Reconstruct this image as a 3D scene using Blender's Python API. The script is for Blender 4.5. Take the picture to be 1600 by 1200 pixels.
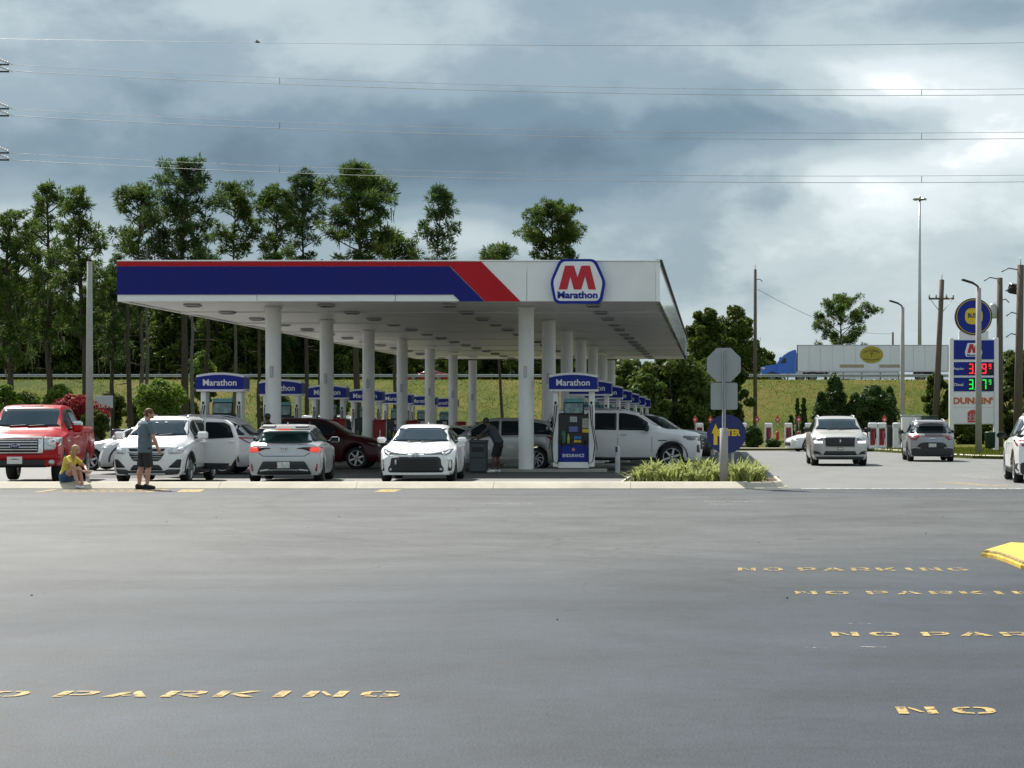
import bpy, bmesh, math, random
import numpy as np
from mathutils import Vector, Matrix, Euler
from mathutils.bvhtree import BVHTree
from mathutils.geometry import delaunay_2d_cdt

for o in list(bpy.data.objects):
    bpy.data.objects.remove(o)
SC = bpy.context.scene
COL = SC.collection
R = math.radians
PI = math.pi

# ------------------------------------------------------------------ camera
# focal length 3000 px on a 1600 px wide frame; the frame is an off-centre crop, so the lens is shifted
FPX, PX, PY, EYE = 3000.0, 1115.0, 650.0, 1.62
cam_d = bpy.data.cameras.new('camera')
cam_d.sensor_fit = 'HORIZONTAL'
cam_d.sensor_width = 36.0
cam_d.lens = FPX / 1600.0 * 36.0
cam_d.shift_x = -(PX - 800.0) / 1600.0
cam_d.shift_y = (PY - 600.0) / 1600.0
cam_d.clip_start = 0.5
cam_d.clip_end = 6000.0
cam = bpy.data.objects.new('camera', cam_d)
COL.objects.link(cam)
cam.location = (0, 0, EYE)
cam.rotation_euler = (R(90), 0, 0)
SC.camera = cam

# ------------------------------------------------------------------ light
SUN_DIR = Vector((0.51, -0.77, -1.0)).normalized()       # the way the light travels
SUN_EL = math.asin(-SUN_DIR.z)
SUN_AZ = math.atan2(-SUN_DIR.x, -SUN_DIR.y)              # compass angle of the sun, from +Y towards +X
sun_d = bpy.data.lights.new('sun', 'SUN')
sun_d.energy = 5.0
sun_d.angle = R(0.55)
sun_d.color = (1.0, 0.955, 0.88)
sun = bpy.data.objects.new('sun', sun_d)
COL.objects.link(sun)
sun.location = (-60, 90, 120)
sun.rotation_euler = SUN_DIR.to_track_quat('-Z', 'Y').to_euler()

SC.view_settings.view_transform = 'Standard'
SC.view_settings.look = 'None'
SC.view_settings.exposure = 0.58
SC.view_settings.gamma = 1.0
SC.view_settings.use_curve_mapping = False
SC.render.engine = 'CYCLES'
SC.cycles.max_bounces = 8
SC.cycles.transparent_max_bounces = 8
SC.cycles.caustics_reflective = False
SC.cycles.caustics_refractive = False

def build_world():
    w = bpy.data.worlds.new('World')
    SC.world = w
    w.use_nodes = True
    nt = w.node_tree
    nt.nodes.clear()
    N, L = nt.nodes.new, nt.links.new
    out = N('ShaderNodeOutputWorld')
    bg = N('ShaderNodeBackground')
    bg.inputs['Strength'].default_value = 0.1
    L(bg.outputs[0], out.inputs[0])
    sky = N('ShaderNodeTexSky')
    sky.sky_type = 'NISHITA'
    sky.sun_disc = False
    sky.sun_elevation = SUN_EL
    sky.sun_rotation = SUN_AZ
    sky.air_density = 1.0
    sky.dust_density = 1.5
    tc = N('ShaderNodeTexCoord')
    sep = N('ShaderNodeSeparateXYZ')
    L(tc.outputs['Generated'], sep.inputs[0])

    def M(op, a, b=None, c=None, clamp=False):
        n = N('ShaderNodeMath')
        n.operation = op
        n.use_clamp = clamp
        for i, v in enumerate((a, b, c)):
            if v is None:
                continue
            if isinstance(v, (int, float)):
                n.inputs[i].default_value = v
            else:
                L(v, n.inputs[i])
        return n.outputs[0]
    az = M('ARCTAN2', sep.outputs[0], sep.outputs[1])
    el = M('ARCSINE', sep.outputs[2])

    def noise(scale, detail, rough, dist, zs=2.0, off=(0, 0, 0)):
        mp = N('ShaderNodeMapping')
        mp.inputs['Scale'].default_value = (1, 1, zs)
        mp.inputs['Location'].default_value = off
        L(tc.outputs['Generated'], mp.inputs[0])
        n = N('ShaderNodeTexNoise')
        n.inputs['Scale'].default_value = scale
        n.inputs['Detail'].default_value = detail
        n.inputs['Roughness'].default_value = rough
        n.inputs['Distortion'].default_value = dist
        L(mp.outputs[0], n.inputs['Vector'])
        return n.outputs['Fac']
    n1 = noise(6.0, 9, 0.54, 0.15, 2.0, SKY_OFF)
    n2 = noise(2.2, 4, 0.5, 0.0, 1.5, (3.1, 0.4, 1.7))
    n3 = noise(17.0, 9, 0.58, 0.1, 2.0, (1.3, 2.2, 0.2))
    # lumpy cloud edges: fold the finer noise so that it makes rounded billows
    bil = M('SUBTRACT', 1.0, M('ABSOLUTE', M('MULTIPLY_ADD', n3, 3.2, -1.6)))
    b = M('MULTIPLY_ADD', M('SUBTRACT', n1, 0.5), 1.15, 0.62)
    b = M('ADD', b, M('MULTIPLY', M('SUBTRACT', n2, 0.5), 0.45))
    b = M('ADD', b, M('MULTIPLY', M('SUBTRACT', bil, 0.6), 0.10))
    # a broad dimming against the raised fill level, the large dark bank to the north-west and the brighter breaks to the north-east
    wob_a = M('MULTIPLY', M('SUBTRACT', n1, 0.5), 0.10)
    for (px, py, sx, sy, amp) in SKY_BLOBS:
        a0, e0 = math.atan((px - PX) / FPX), math.atan((PY - py) / FPX)
        da = M('DIVIDE', M('SUBTRACT', M('ADD', az, wob_a), a0), sx / FPX)
        de = M('DIVIDE', M('SUBTRACT', M('ADD', el, M('MULTIPLY', wob_a, 0.5)), e0), sy / FPX)
        q = M('ADD', M('MULTIPLY', da, da), M('MULTIPLY', de, de))
        g = M('MULTIPLY', M('EXPONENT', M('MULTIPLY', q, -1.0)), amp)
        b = M('ADD', b, g)
    ramp = N('ShaderNodeValToRGB')
    cr = ramp.color_ramp
    cr.interpolation = 'EASE'
    stops = [(0.0, (0.064, 0.112, 0.158)), (0.25, (0.112, 0.177, 0.230)), (0.45, (0.200, 0.270, 0.314)),
             (0.65, (0.350, 0.415, 0.442)), (0.85, (0.52, 0.58, 0.60)), (1.0, (0.76, 0.785, 0.775))]
    while len(cr.elements) < len(stops):
        cr.elements.new(0.5)
    for e, (p, c) in zip(cr.elements, stops):
        e.position = p
        e.color = (*c, 1)
    L(b, ramp.inputs[0])
    sc_ = N('ShaderNodeVectorMath')
    sc_.operation = 'SCALE'
    sc_.inputs['Scale'].default_value = 10.0
    L(ramp.outputs[0], sc_.inputs[0])
    mix = N('ShaderNodeMix')
    mix.data_type = 'RGBA'
    mix.inputs['Factor'].default_value = 0.93
    L(sky.outputs[0], mix.inputs['A'])
    L(sc_.outputs[0], mix.inputs['B'])
    L(mix.outputs['Result'], bg.inputs['Color'])

SKY_OFF = (0.0, 0.0, 0.0)
SKY_BLOBS = [
    (800, 260, 1500, 800, -0.20),  # dims the sky ahead, offsetting the base brightness raised as added fill
    (560, 300, 520, 95, -0.20), (880, 240, 330, 60, -0.16), (160, 250, 330, 70, -0.14), (1150, 190, 180, 45, -0.06),
    (1410, 120, 130, 50, 0.27), (1580, 180, 100, 80, 0.32), (1290, 290, 150, 55, 0.32), (1480, 300, 300, 110, 0.16), (1180, 330, 200, 70, 0.10),
    (700, 360, 130, 50, 0.22), (60, 350, 130, 40, 0.14), (420, 20, 340, 60, 0.12), (1120, 260, 90, 40, .12),
    (1250, 420, 520, 110, 0.10), (1080, 440, 90, 40, -0.16), (1560, 400, 130, 50, -0.14), (1560, 10, 120, 36, -0.24), (1300, 490, 500, 70, .19), (1230, 400, 260, 45, .15), (760, 370, 120, 40, .10),
]
build_world()

# ------------------------------------------------------------------ helpers
def at(px, py, Y):
    """the point at depth Y seen through photo pixel (px, py)"""
    return Vector(((px - PX) * Y / FPX, Y, EYE - (py - PY) * Y / FPX))

def ax(px, Y):
    return (px - PX) * Y / FPX

def gz(Y):
    return -0.006 * (min(Y, 140.0) - 45.0) if Y > 45.0 else 0.0

def tag(o, label=None, cat=None, group=None, kind=None):
    if label: o['label'] = label
    if cat: o['category'] = cat
    if group: o['group'] = group
    if kind: o['kind'] = kind
    return o

def thing(name, label, cat, loc=(0, 0, 0), rz=0.0, group=None):
    o = bpy.data.objects.new(name, None)
    o.empty_display_size = 0.2
    COL.objects.link(o)
    o.location = loc
    o.rotation_euler = (0, 0, rz)
    return tag(o, label, cat, group)

def link(name, me, parent=None, loc=None, rot=None, label=None):
    o = bpy.data.objects.new(name, me)
    COL.objects.link(o)
    if parent: o.parent = parent
    if loc is not None: o.location = loc
    if rot is not None: o.rotation_euler = rot
    if label: o['label'] = label
    return o

KIDS = {}
def children(o):
    return list(o.children)

def dup(root, loc, rz=None, label=None):
    r = root.copy()
    COL.objects.link(r)
    r.location = loc
    if rz is not None: r.rotation_euler = (0, 0, rz)
    if label: r['label'] = label
    for ch in children(root):
        c = ch.copy()
        COL.objects.link(c)
        c.parent = r
        for g in children(ch):
            d = g.copy()
            COL.objects.link(d)
            d.parent = c
    return r

# ------------------------------------------------------------------ materials
def new_mat(name):
    m = bpy.data.materials.new(name)
    m.use_nodes = True
    nt = m.node_tree
    return m, nt, nt.nodes['Principled BSDF']

def mat(name, col, rough=0.5, metal=0.0, var=0.0, vscale=3.0, bump=0.0, bscale=40.0, coat=0.0, emis=None, estr=1.0, spec=None, stretch=None):
    m, nt, p = new_mat(name)
    N, L = nt.nodes.new, nt.links.new
    p.inputs['Base Color'].default_value = (*col, 1)
    p.inputs['Roughness'].default_value = rough
    p.inputs['Metallic'].default_value = metal
    if coat:
        p.inputs['Coat Weight'].default_value = coat
        p.inputs['Coat Roughness'].default_value = 0.04
    if spec is not None:
        p.inputs['Specular IOR Level'].default_value = spec
    if emis:
        p.inputs['Emission Color'].default_value = (*emis, 1)
        p.inputs['Emission Strength'].default_value = estr
    tc = None
    if var or bump:
        tc = N('ShaderNodeTexCoord')
    if var:
        src = tc.outputs['Object']
        if stretch:
            mp = N('ShaderNodeMapping')
            mp.inputs['Scale'].default_value = stretch
            L(src, mp.inputs[0])
            src = mp.outputs[0]
        n = N('ShaderNodeTexNoise')
        n.inputs['Scale'].default_value = vscale
        n.inputs['Detail'].default_value = 7
        n.inputs['Roughness'].default_value = 0.62
        L(src, n.inputs['Vector'])
        r = N('ShaderNodeValToRGB')
        r.color_ramp.elements[0].position = 0.28
        r.color_ramp.elements[1].position = 0.72
        r.color_ramp.elements[0].color = (*[max(0, c * (1 - var)) for c in col], 1)
        r.color_ramp.elements[1].color = (*[min(1, c * (1 + var)) for c in col], 1)
        L(n.outputs['Fac'], r.inputs[0])
        L(r.outputs[0], p.inputs['Base Color'])
        rr = N('ShaderNodeMapRange')
        rr.inputs['To Min'].default_value = max(0.02, rough - 0.12 * min(1, var * 4))
        rr.inputs['To Max'].default_value = min(1, rough + 0.12 * min(1, var * 4))
        L(n.outputs['Fac'], rr.inputs['Value'])
        L(rr.outputs[0], p.inputs['Roughness'])
    if bump:
        n2 = N('ShaderNodeTexNoise')
        n2.inputs['Scale'].default_value = bscale
        n2.inputs['Detail'].default_value = 4
        L(tc.outputs['Object'], n2.inputs['Vector'])
        b = N('ShaderNodeBump')
        b.inputs['Strength'].default_value = bump
        b.inputs['Distance'].default_value = 0.02
        L(n2.outputs['Fac'], b.inputs['Height'])
        L(b.outputs[0], p.inputs['Normal'])
    return m

def leaf_mat(name, dark, light, scale=0.6, trans=0.35, rough=0.6):
    m, nt, p = new_mat(name)
    N, L = nt.nodes.new, nt.links.new
    geo = N('ShaderNodeNewGeometry')
    n = N('ShaderNodeTexNoise')
    n.inputs['Scale'].default_value = scale
    n.inputs['Detail'].default_value = 5
    n.inputs['Roughness'].default_value = 0.7
    L(geo.outputs['Position'], n.inputs['Vector'])
    r = N('ShaderNodeValToRGB')
    r.color_ramp.elements[0].position = 0.33
    r.color_ramp.elements[1].position = 0.68
    r.color_ramp.elements[0].color = (*dark, 1)
    r.color_ramp.elements[1].color = (*light, 1)
    L(n.outputs['Fac'], r.inputs[0])
    L(r.outputs[0], p.inputs['Base Color'])
    p.inputs['Roughness'].default_value = rough
    p.inputs['Specular IOR Level'].default_value = 0.25
    t = N('ShaderNodeBsdfTranslucent')
    L(r.outputs[0], t.inputs['Color'])
    mx = N('ShaderNodeMixShader')
    mx.inputs[0].default_value = trans
    L(p.outputs[0], mx.inputs[1])
    L(t.outputs[0], mx.inputs[2])
    L(mx.outputs[0], nt.nodes['Material Output'].inputs[0])
    return m

# ------------------------------------------------------------------ mesh builder
class MB:
    def __init__(s):
        s.v, s.f, s.m, s.s = [], [], [], []

    def add(s, vs, fs, mi=0, smooth=False):
        o = len(s.v)
        s.v.extend([tuple(p) for p in vs])
        for f in fs:
            s.f.append([o + i for i in f])
            s.m.append(mi)
            s.s.append(smooth)
        return s

    def box(s, c, d, bev=0.0, mi=0, rot=None):
        x, y, z = d[0] / 2, d[1] / 2, d[2] / 2
        if bev <= 0:
            vs = [(i * x, j * y, k * z) for i in (-1, 1) for j in (-1, 1) for k in (-1, 1)]
            fs = [(0, 1, 3, 2), (4, 6, 7, 5), (0, 4, 5, 1), (2, 3, 7, 6), (0, 2, 6, 4), (1, 5, 7, 3)]
        else:
            b = min(bev, x * .95, y * .95, z * .95)
            vs, idx = [], {}
            for i in (-1, 1):
                for j in (-1, 1):
                    for k in (-1, 1):
                        for a in range(3):
                            p = [i * x, j * y, k * z]
                            for q in range(3):
                                if q != a:
                                    p[q] -= (i, j, k)[q] * b
                            idx[(i, j, k, a)] = len(vs)
                            vs.append(p)
            fs = []
            for a in range(3):
                u, w = (a + 1) % 3, (a + 2) % 3
                for sg in (-1, 1):
                    q = []
                    for (e, g) in ((-1, -1), (1, -1), (1, 1), (-1, 1)):
                        key = [0, 0, 0]
                        key[a], key[u], key[w] = sg, e, g
                        q.append(idx[(*key, a)])
                    fs.append(q if sg > 0 else q[::-1])
            for a in range(3):
                u, w = (a + 1) % 3, (a + 2) % 3
                for e in (-1, 1):
                    for g in (-1, 1):
                        k0, k1 = [0, 0, 0], [0, 0, 0]
                        k0[a], k1[a] = -1, 1
                        for kk in (k0, k1):
                            kk[u], kk[w] = e, g
                        q = [idx[(*k0, u)], idx[(*k1, u)], idx[(*k1, w)], idx[(*k0, w)]]
                        fs.append(q if e * g < 0 else q[::-1])
            for i in (-1, 1):
                for j in (-1, 1):
                    for k in (-1, 1):
                        t = [idx[(i, j, k, a)] for a in range(3)]
                        fs.append(t if i * j * k > 0 else t[::-1])
        if rot is not None:
            Mx = rot if isinstance(rot, Matrix) else Euler(rot).to_matrix()
            vs = [Mx @ Vector(p) for p in vs]
        vs = [(p[0] + c[0], p[1] + c[1], p[2] + c[2]) for p in vs]
        return s.add(vs, fs, mi)

    def tube(s, pts, r, n=8, mi=0, caps=True, smooth=True, flat=1.0):
        pts = [Vector(p) for p in pts]
        rs = r if isinstance(r, (list, tuple)) else [r] * len(pts)
        vs, fs = [], []
        up = None
        for i, p in enumerate(pts):
            if i == 0: t = pts[1] - p
            elif i == len(pts) - 1: t = p - pts[i - 1]
            else: t = pts[i + 1] - pts[i - 1]
            t = t.normalized() if t.length > 1e-9 else Vector((0, 0, 1))
            if up is None:
                up = Vector((0, 0, 1)) if abs(t.z) < 0.9 else Vector((1, 0, 0))
            a = t.cross(up)
            if a.length < 1e-6:
                a = t.orthogonal()
            a.normalize()
            b = a.cross(t).normalized()
            up = b
            for k in range(n):
                an = 2 * PI * k / n
                vs.append(p + a * (math.cos(an) * rs[i]) + b * (math.sin(an) * rs[i] * flat))
        for i in range(len(pts) - 1):
            for k in range(n):
                k2 = (k + 1) % n
                fs.append((i * n + k, i * n + k2, (i + 1) * n + k2, (i + 1) * n + k))
        s.add(vs, fs, mi, smooth)
        if caps:
            o = len(s.v) - len(vs)
            s.f.append([o + k for k in range(n)][::-1]); s.m.append(mi); s.s.append(False)
            e = o + (len(pts) - 1) * n
            s.f.append([e + k for k in range(n)]); s.m.append(mi); s.s.append(False)
        return s

    def prism(s, poly, y0, y1, mi=0, plane='XZ', hole=None):
        """polygon (counter-clockwise as (a, b)) extruded between y0 and y1 along the third axis"""
        ar = sum(poly[i][0] * poly[(i + 1) % len(poly)][1] - poly[(i + 1) % len(poly)][0] * poly[i][1] for i in range(len(poly)))
        if ar < 0:
            poly = poly[::-1]
        n = len(poly)
        def P(a, b, c):
            if plane == 'XZ': return (a, c, b)
            if plane == 'XY': return (a, b, c)
            return (c, a, b)          # YZ
        vs = [P(a, b, y0) for a, b in poly] + [P(a, b, y1) for a, b in poly]
        flip = (plane == 'XZ')
        lo, hi = list(range(n)), list(range(n, 2 * n))
        fs = [lo if flip else lo[::-1], hi[::-1] if flip else hi]
        if y1 < y0:
            flip = not flip
            fs = [f[::-1] for f in fs]
        for i in range(n):
            j = (i + 1) % n
            q = (i, j, n + j, n + i)
            fs.append(q[::-1] if flip else q)
        return s.add(vs, fs, mi)

    def lathe(s, prof, n=24, mi=0, axis='Z', c=(0, 0, 0), smooth=True, closed=False):
        vs, fs = [], []
        for (r, h) in prof:
            for k in range(n):
                a = 2 * PI * k / n
                x, y = r * math.cos(a), r * math.sin(a)
                p = (x, y, h) if axis == 'Z' else ((x, -h, y) if axis == 'Y' else (h, x, y))
                vs.append((p[0] + c[0], p[1] + c[1], p[2] + c[2]))
        m = len(prof)
        for i in range(m if closed else m - 1):
            i2 = (i + 1) % m
            for k in range(n):
                k2 = (k + 1) % n
                fs.append((i * n + k, i * n + k2, i2 * n + k2, i2 * n + k))
        return s.add(vs, fs, mi, smooth)

    def sphere(s, c, r, n=12, m=8, mi=0):
        rx, ry, rz = (r, r, r) if isinstance(r, (int, float)) else r
        vs, fs = [(c[0], c[1], c[2] - rz)], []
        for i in range(1, m):
            t = -PI / 2 + PI * i / m
            for k in range(n):
                a = 2 * PI * k / n
                vs.append((c[0] + rx * math.cos(t) * math.cos(a), c[1] + ry * math.cos(t) * math.sin(a), c[2] + rz * math.sin(t)))
        vs.append((c[0], c[1], c[2] + rz))
        for k in range(n):
            fs.append((0, 1 + (k + 1) % n, 1 + k))
            fs.append((len(vs) - 1, 1 + (m - 2) * n + k, 1 + (m - 2) * n + (k + 1) % n))
        for i in range(m - 2):
            for k in range(n):
                k2 = (k + 1) % n
                fs.append((1 + i * n + k, 1 + i * n + k2, 1 + (i + 1) * n + k2, 1 + (i + 1) * n + k))
        return s.add(vs, fs, mi, True)

    def xform(s, M4):
        s.v = [tuple(M4 @ Vector(p)) for p in s.v]
        return s

    def mesh(s, name, mats):
        me = bpy.data.meshes.new(name)
        me.from_pydata(s.v, [], s.f)
        for m in (mats if isinstance(mats, (list, tuple)) else [mats]):
            me.materials.append(m)
        me.polygons.foreach_set('material_index', s.m)
        me.polygons.foreach_set('use_smooth', s.s)
        me.update()
        return me

    def build(s, name, mats, parent=None, loc=None, rot=None, label=None):
        return link(name, s.mesh(name, mats), parent, loc, rot, label)

def np_mesh(name, V, F, mats, mi=None, smooth=False):
    """V (n,3), F (m,k) arrays"""
    me = bpy.data.meshes.new(name)
    n, (m, k) = len(V), F.shape
    me.vertices.add(n)
    me.vertices.foreach_set('co', np.asarray(V, dtype=np.float32).ravel())
    me.loops.add(m * k)
    me.loops.foreach_set('vertex_index', np.asarray(F, dtype=np.int32).ravel())
    me.polygons.add(m)
    me.polygons.foreach_set('loop_start', np.arange(0, m * k, k, dtype=np.int32))
    me.polygons.foreach_set('loop_total', np.full(m, k, dtype=np.int32))
    for mm in (mats if isinstance(mats, (list, tuple)) else [mats]):
        me.materials.append(mm)
    if mi is not None:
        me.polygons.foreach_set('material_index', np.asarray(mi, dtype=np.int32))
    if smooth:
        me.polygons.foreach_set('use_smooth', np.ones(m, dtype=bool))
    me.update(calc_edges=True)
    return me

TXT = {}
def text_mesh(txt, mt, bold=0.02, shear=0.0, extrude=0.02, spacing=1.0):
    cu = bpy.data.curves.new('lettering', 'FONT')
    cu.body = txt
    cu.offset = bold
    cu.shear = shear
    cu.extrude = extrude
    cu.space_character = spacing
    cu.resolution_u = 3
    o = bpy.data.objects.new('lettering', cu)
    COL.objects.link(o)
    dg = bpy.context.evaluated_depsgraph_get()
    me = bpy.data.meshes.new_from_object(o.evaluated_get(dg))
    bpy.data.objects.remove(o)
    bpy.data.curves.remove(cu)
    me.name = 'lettering'
    me.materials.clear()
    me.materials.append(mt)
    V = np.empty(len(me.vertices) * 3, dtype=np.float32)
    me.vertices.foreach_get('co', V)
    return me, V.reshape(-1, 3)

def text(name, txt, mt, parent, c, w, h, facing='S', depth=0.012, bold=0.02, shear=0.0, spacing=1.0, label=None, curve=None):
    """lettering w wide and h tall centred at c; facing S = towards -Y, N = +Y, U = up (top towards +Y)"""
    me, V = text_mesh(txt, mt, bold, shear, 0.02, spacing)
    lo, hi = V.min(0), V.max(0)
    V = (V - (lo + hi) / 2) / np.maximum(hi - lo, 1e-6)
    x, y, z = V[:, 0] * w, V[:, 1] * h, V[:, 2] * depth
    if curve:
        y = y + curve(x)
    if facing == 'S': P = np.stack([x, -z, y], 1)
    elif facing == 'N': P = np.stack([-x, z, y], 1)
    elif facing == 'E': P = np.stack([z, x, y], 1)
    else: P = np.stack([x, y, z], 1)
    P = P + np.array(c)
    me.vertices.foreach_set('co', P.astype(np.float32).ravel())
    me.update()
    return link(name, me, parent, label=label)

def rounded(poly, r, n=5):
    out = []
    m = len(poly)
    for i in range(m):
        p = Vector(poly[i]).to_2d(); a = Vector(poly[i - 1]).to_2d(); b = Vector(poly[(i + 1) % m]).to_2d()
        d1, d2 = (a - p), (b - p)
        k = min(r, d1.length * .45, d2.length * .45)
        p1, p2 = p + d1.normalized() * k, p + d2.normalized() * k
        for j in range(n + 1):
            t = j / n
            q = p1 * (1 - t) ** 2 + p * 2 * t * (1 - t) + p2 * t * t
            out.append((q.x, q.y))
    return out

def circle(cx, cy, r, n=32, ry=None):
    return [(cx + r * math.cos(2 * PI * k / n), cy + (ry or r) * math.sin(2 * PI * k / n)) for k in range(n)]
# ------------------------------------------------------------------ shared materials
MT = {}
MT['white_paint'] = mat('white_paint', (.84, .85, .83), .35, var=.04, vscale=1.5)
MT['white_gloss'] = mat('white_gloss', (.80, .81, .80), .12, var=.05, vscale=1.2, bump=.35, bscale=1.3, coat=.6)
MT['soffit'] = mat('soffit', (.80, .80, .78), .35, var=.10, vscale=.8, stretch=(.3, 3, 1))
MT['blue_panel'] = mat('blue_panel', (.004, .008, .165), .20, var=.08, vscale=.7, bump=.10, bscale=.8, spec=.25)
MT['red_panel'] = mat('red_panel', (.44, .004, .012), .25, var=.06, vscale=.8, bump=.08, bscale=.9, spec=.25)
MT['sign_blue'] = mat('sign_blue', (.008, .024, .27), .32, var=.05, vscale=2, spec=.25)
MT['sign_white'] = mat('sign_white', (.80, .80, .82), .3, var=.03, vscale=2)
MT['sign_red'] = mat('sign_red', (.50, .008, .02), .3)
MT['sign_yellow'] = mat('sign_yellow', (.75, .52, .03), .45, var=.06, vscale=3)
MT['steel'] = mat('steel', (.42, .43, .43), .42, .75, var=.12, vscale=4)
MT['galv'] = mat('galvanised', (.44, .46, .46), .5, .45, var=.12, vscale=5)
MT['sign_back'] = mat('sign_back', (.38, .40, .39), .55, .3, var=.06, vscale=3)
MT['dark'] = mat('dark_plastic', (.016, .017, .018), .45, var=.2, vscale=6)
MT['black'] = mat('black_rubber', (.010, .010, .011), .65, var=.25, vscale=8)
MT['concrete'] = mat('concrete', (.36, .345, .30), .85, var=.16, vscale=1.6, bump=.25, bscale=30)
MT['kerb'] = mat('kerb_concrete', (.50, .46, .375), .88, var=.20, vscale=1.3, bump=.3, bscale=26)
MT['post_concrete'] = mat('post_concrete', (.36, .345, .315), .85, var=.12, vscale=2.5, bump=.2, bscale=30)
MT['wood'] = mat('pole_wood', (.115, .095, .075), .9, var=.30, vscale=2.0, bump=.4, bscale=18, stretch=(6, 6, .6))
MT['red_plastic'] = mat('red_plastic', (.30, .012, .02), .4, var=.08, vscale=4)
MT['bin'] = mat('bin_plastic', (.035, .048, .052), .5, var=.12, vscale=5)
MT['teal'] = mat('teal_print', (.10, .32, .34), .3, var=.1, vscale=5)
MT['mulch'] = mat('mulch', (.075, .05, .03), .95, var=.4, vscale=14, bump=.8, bscale=30)

def paint_mat(name, col, wear=0.45, scale=9.0):
    """road paint worn through to the asphalt in patches (alpha by noise)"""
    m, nt, p = new_mat(name)
    N, L = nt.nodes.new, nt.links.new
    tc = N('ShaderNodeTexCoord')
    n = N('ShaderNodeTexNoise')
    n.inputs['Scale'].default_value = scale
    n.inputs['Detail'].default_value = 8
    n.inputs['Roughness'].default_value = .7
    L(tc.outputs['Object'], n.inputs['Vector'])
    r = N('ShaderNodeMapRange')
    r.inputs['From Min'].default_value = wear - .06
    r.inputs['From Max'].default_value = wear + .06
    L(n.outputs['Fac'], r.inputs['Value'])
    L(r.outputs[0], p.inputs['Alpha'])
    n2 = N('ShaderNodeTexNoise')
    n2.inputs['Scale'].default_value = scale * .4
    L(tc.outputs['Object'], n2.inputs['Vector'])
    c = N('ShaderNodeValToRGB')
    c.color_ramp.elements[0].color = (*[x * .72 for x in col], 1)
    c.color_ramp.elements[1].color = (*[min(1, x * 1.12) for x in col], 1)
    L(n2.outputs['Fac'], c.inputs[0])
    L(c.outputs[0], p.inputs['Base Color'])
    p.inputs['Roughness'].default_value = .75
    return m
MT['yellow_paint'] = paint_mat('yellow_road_paint', (.47, .33, .11), .44, 15)
MT['yellow_worn'] = paint_mat('worn_yellow_paint', (.46, .32, .10), .483, 16)
MT['white_line'] = paint_mat('white_road_paint', (.60, .60, .57), .42)
MT['white_worn'] = paint_mat('worn_white_paint', (.52, .52, .50), .48, 6)
MT['faint_line'] = paint_mat('worn_road_paint', (.45, .44, .42), .55, 14)

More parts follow.
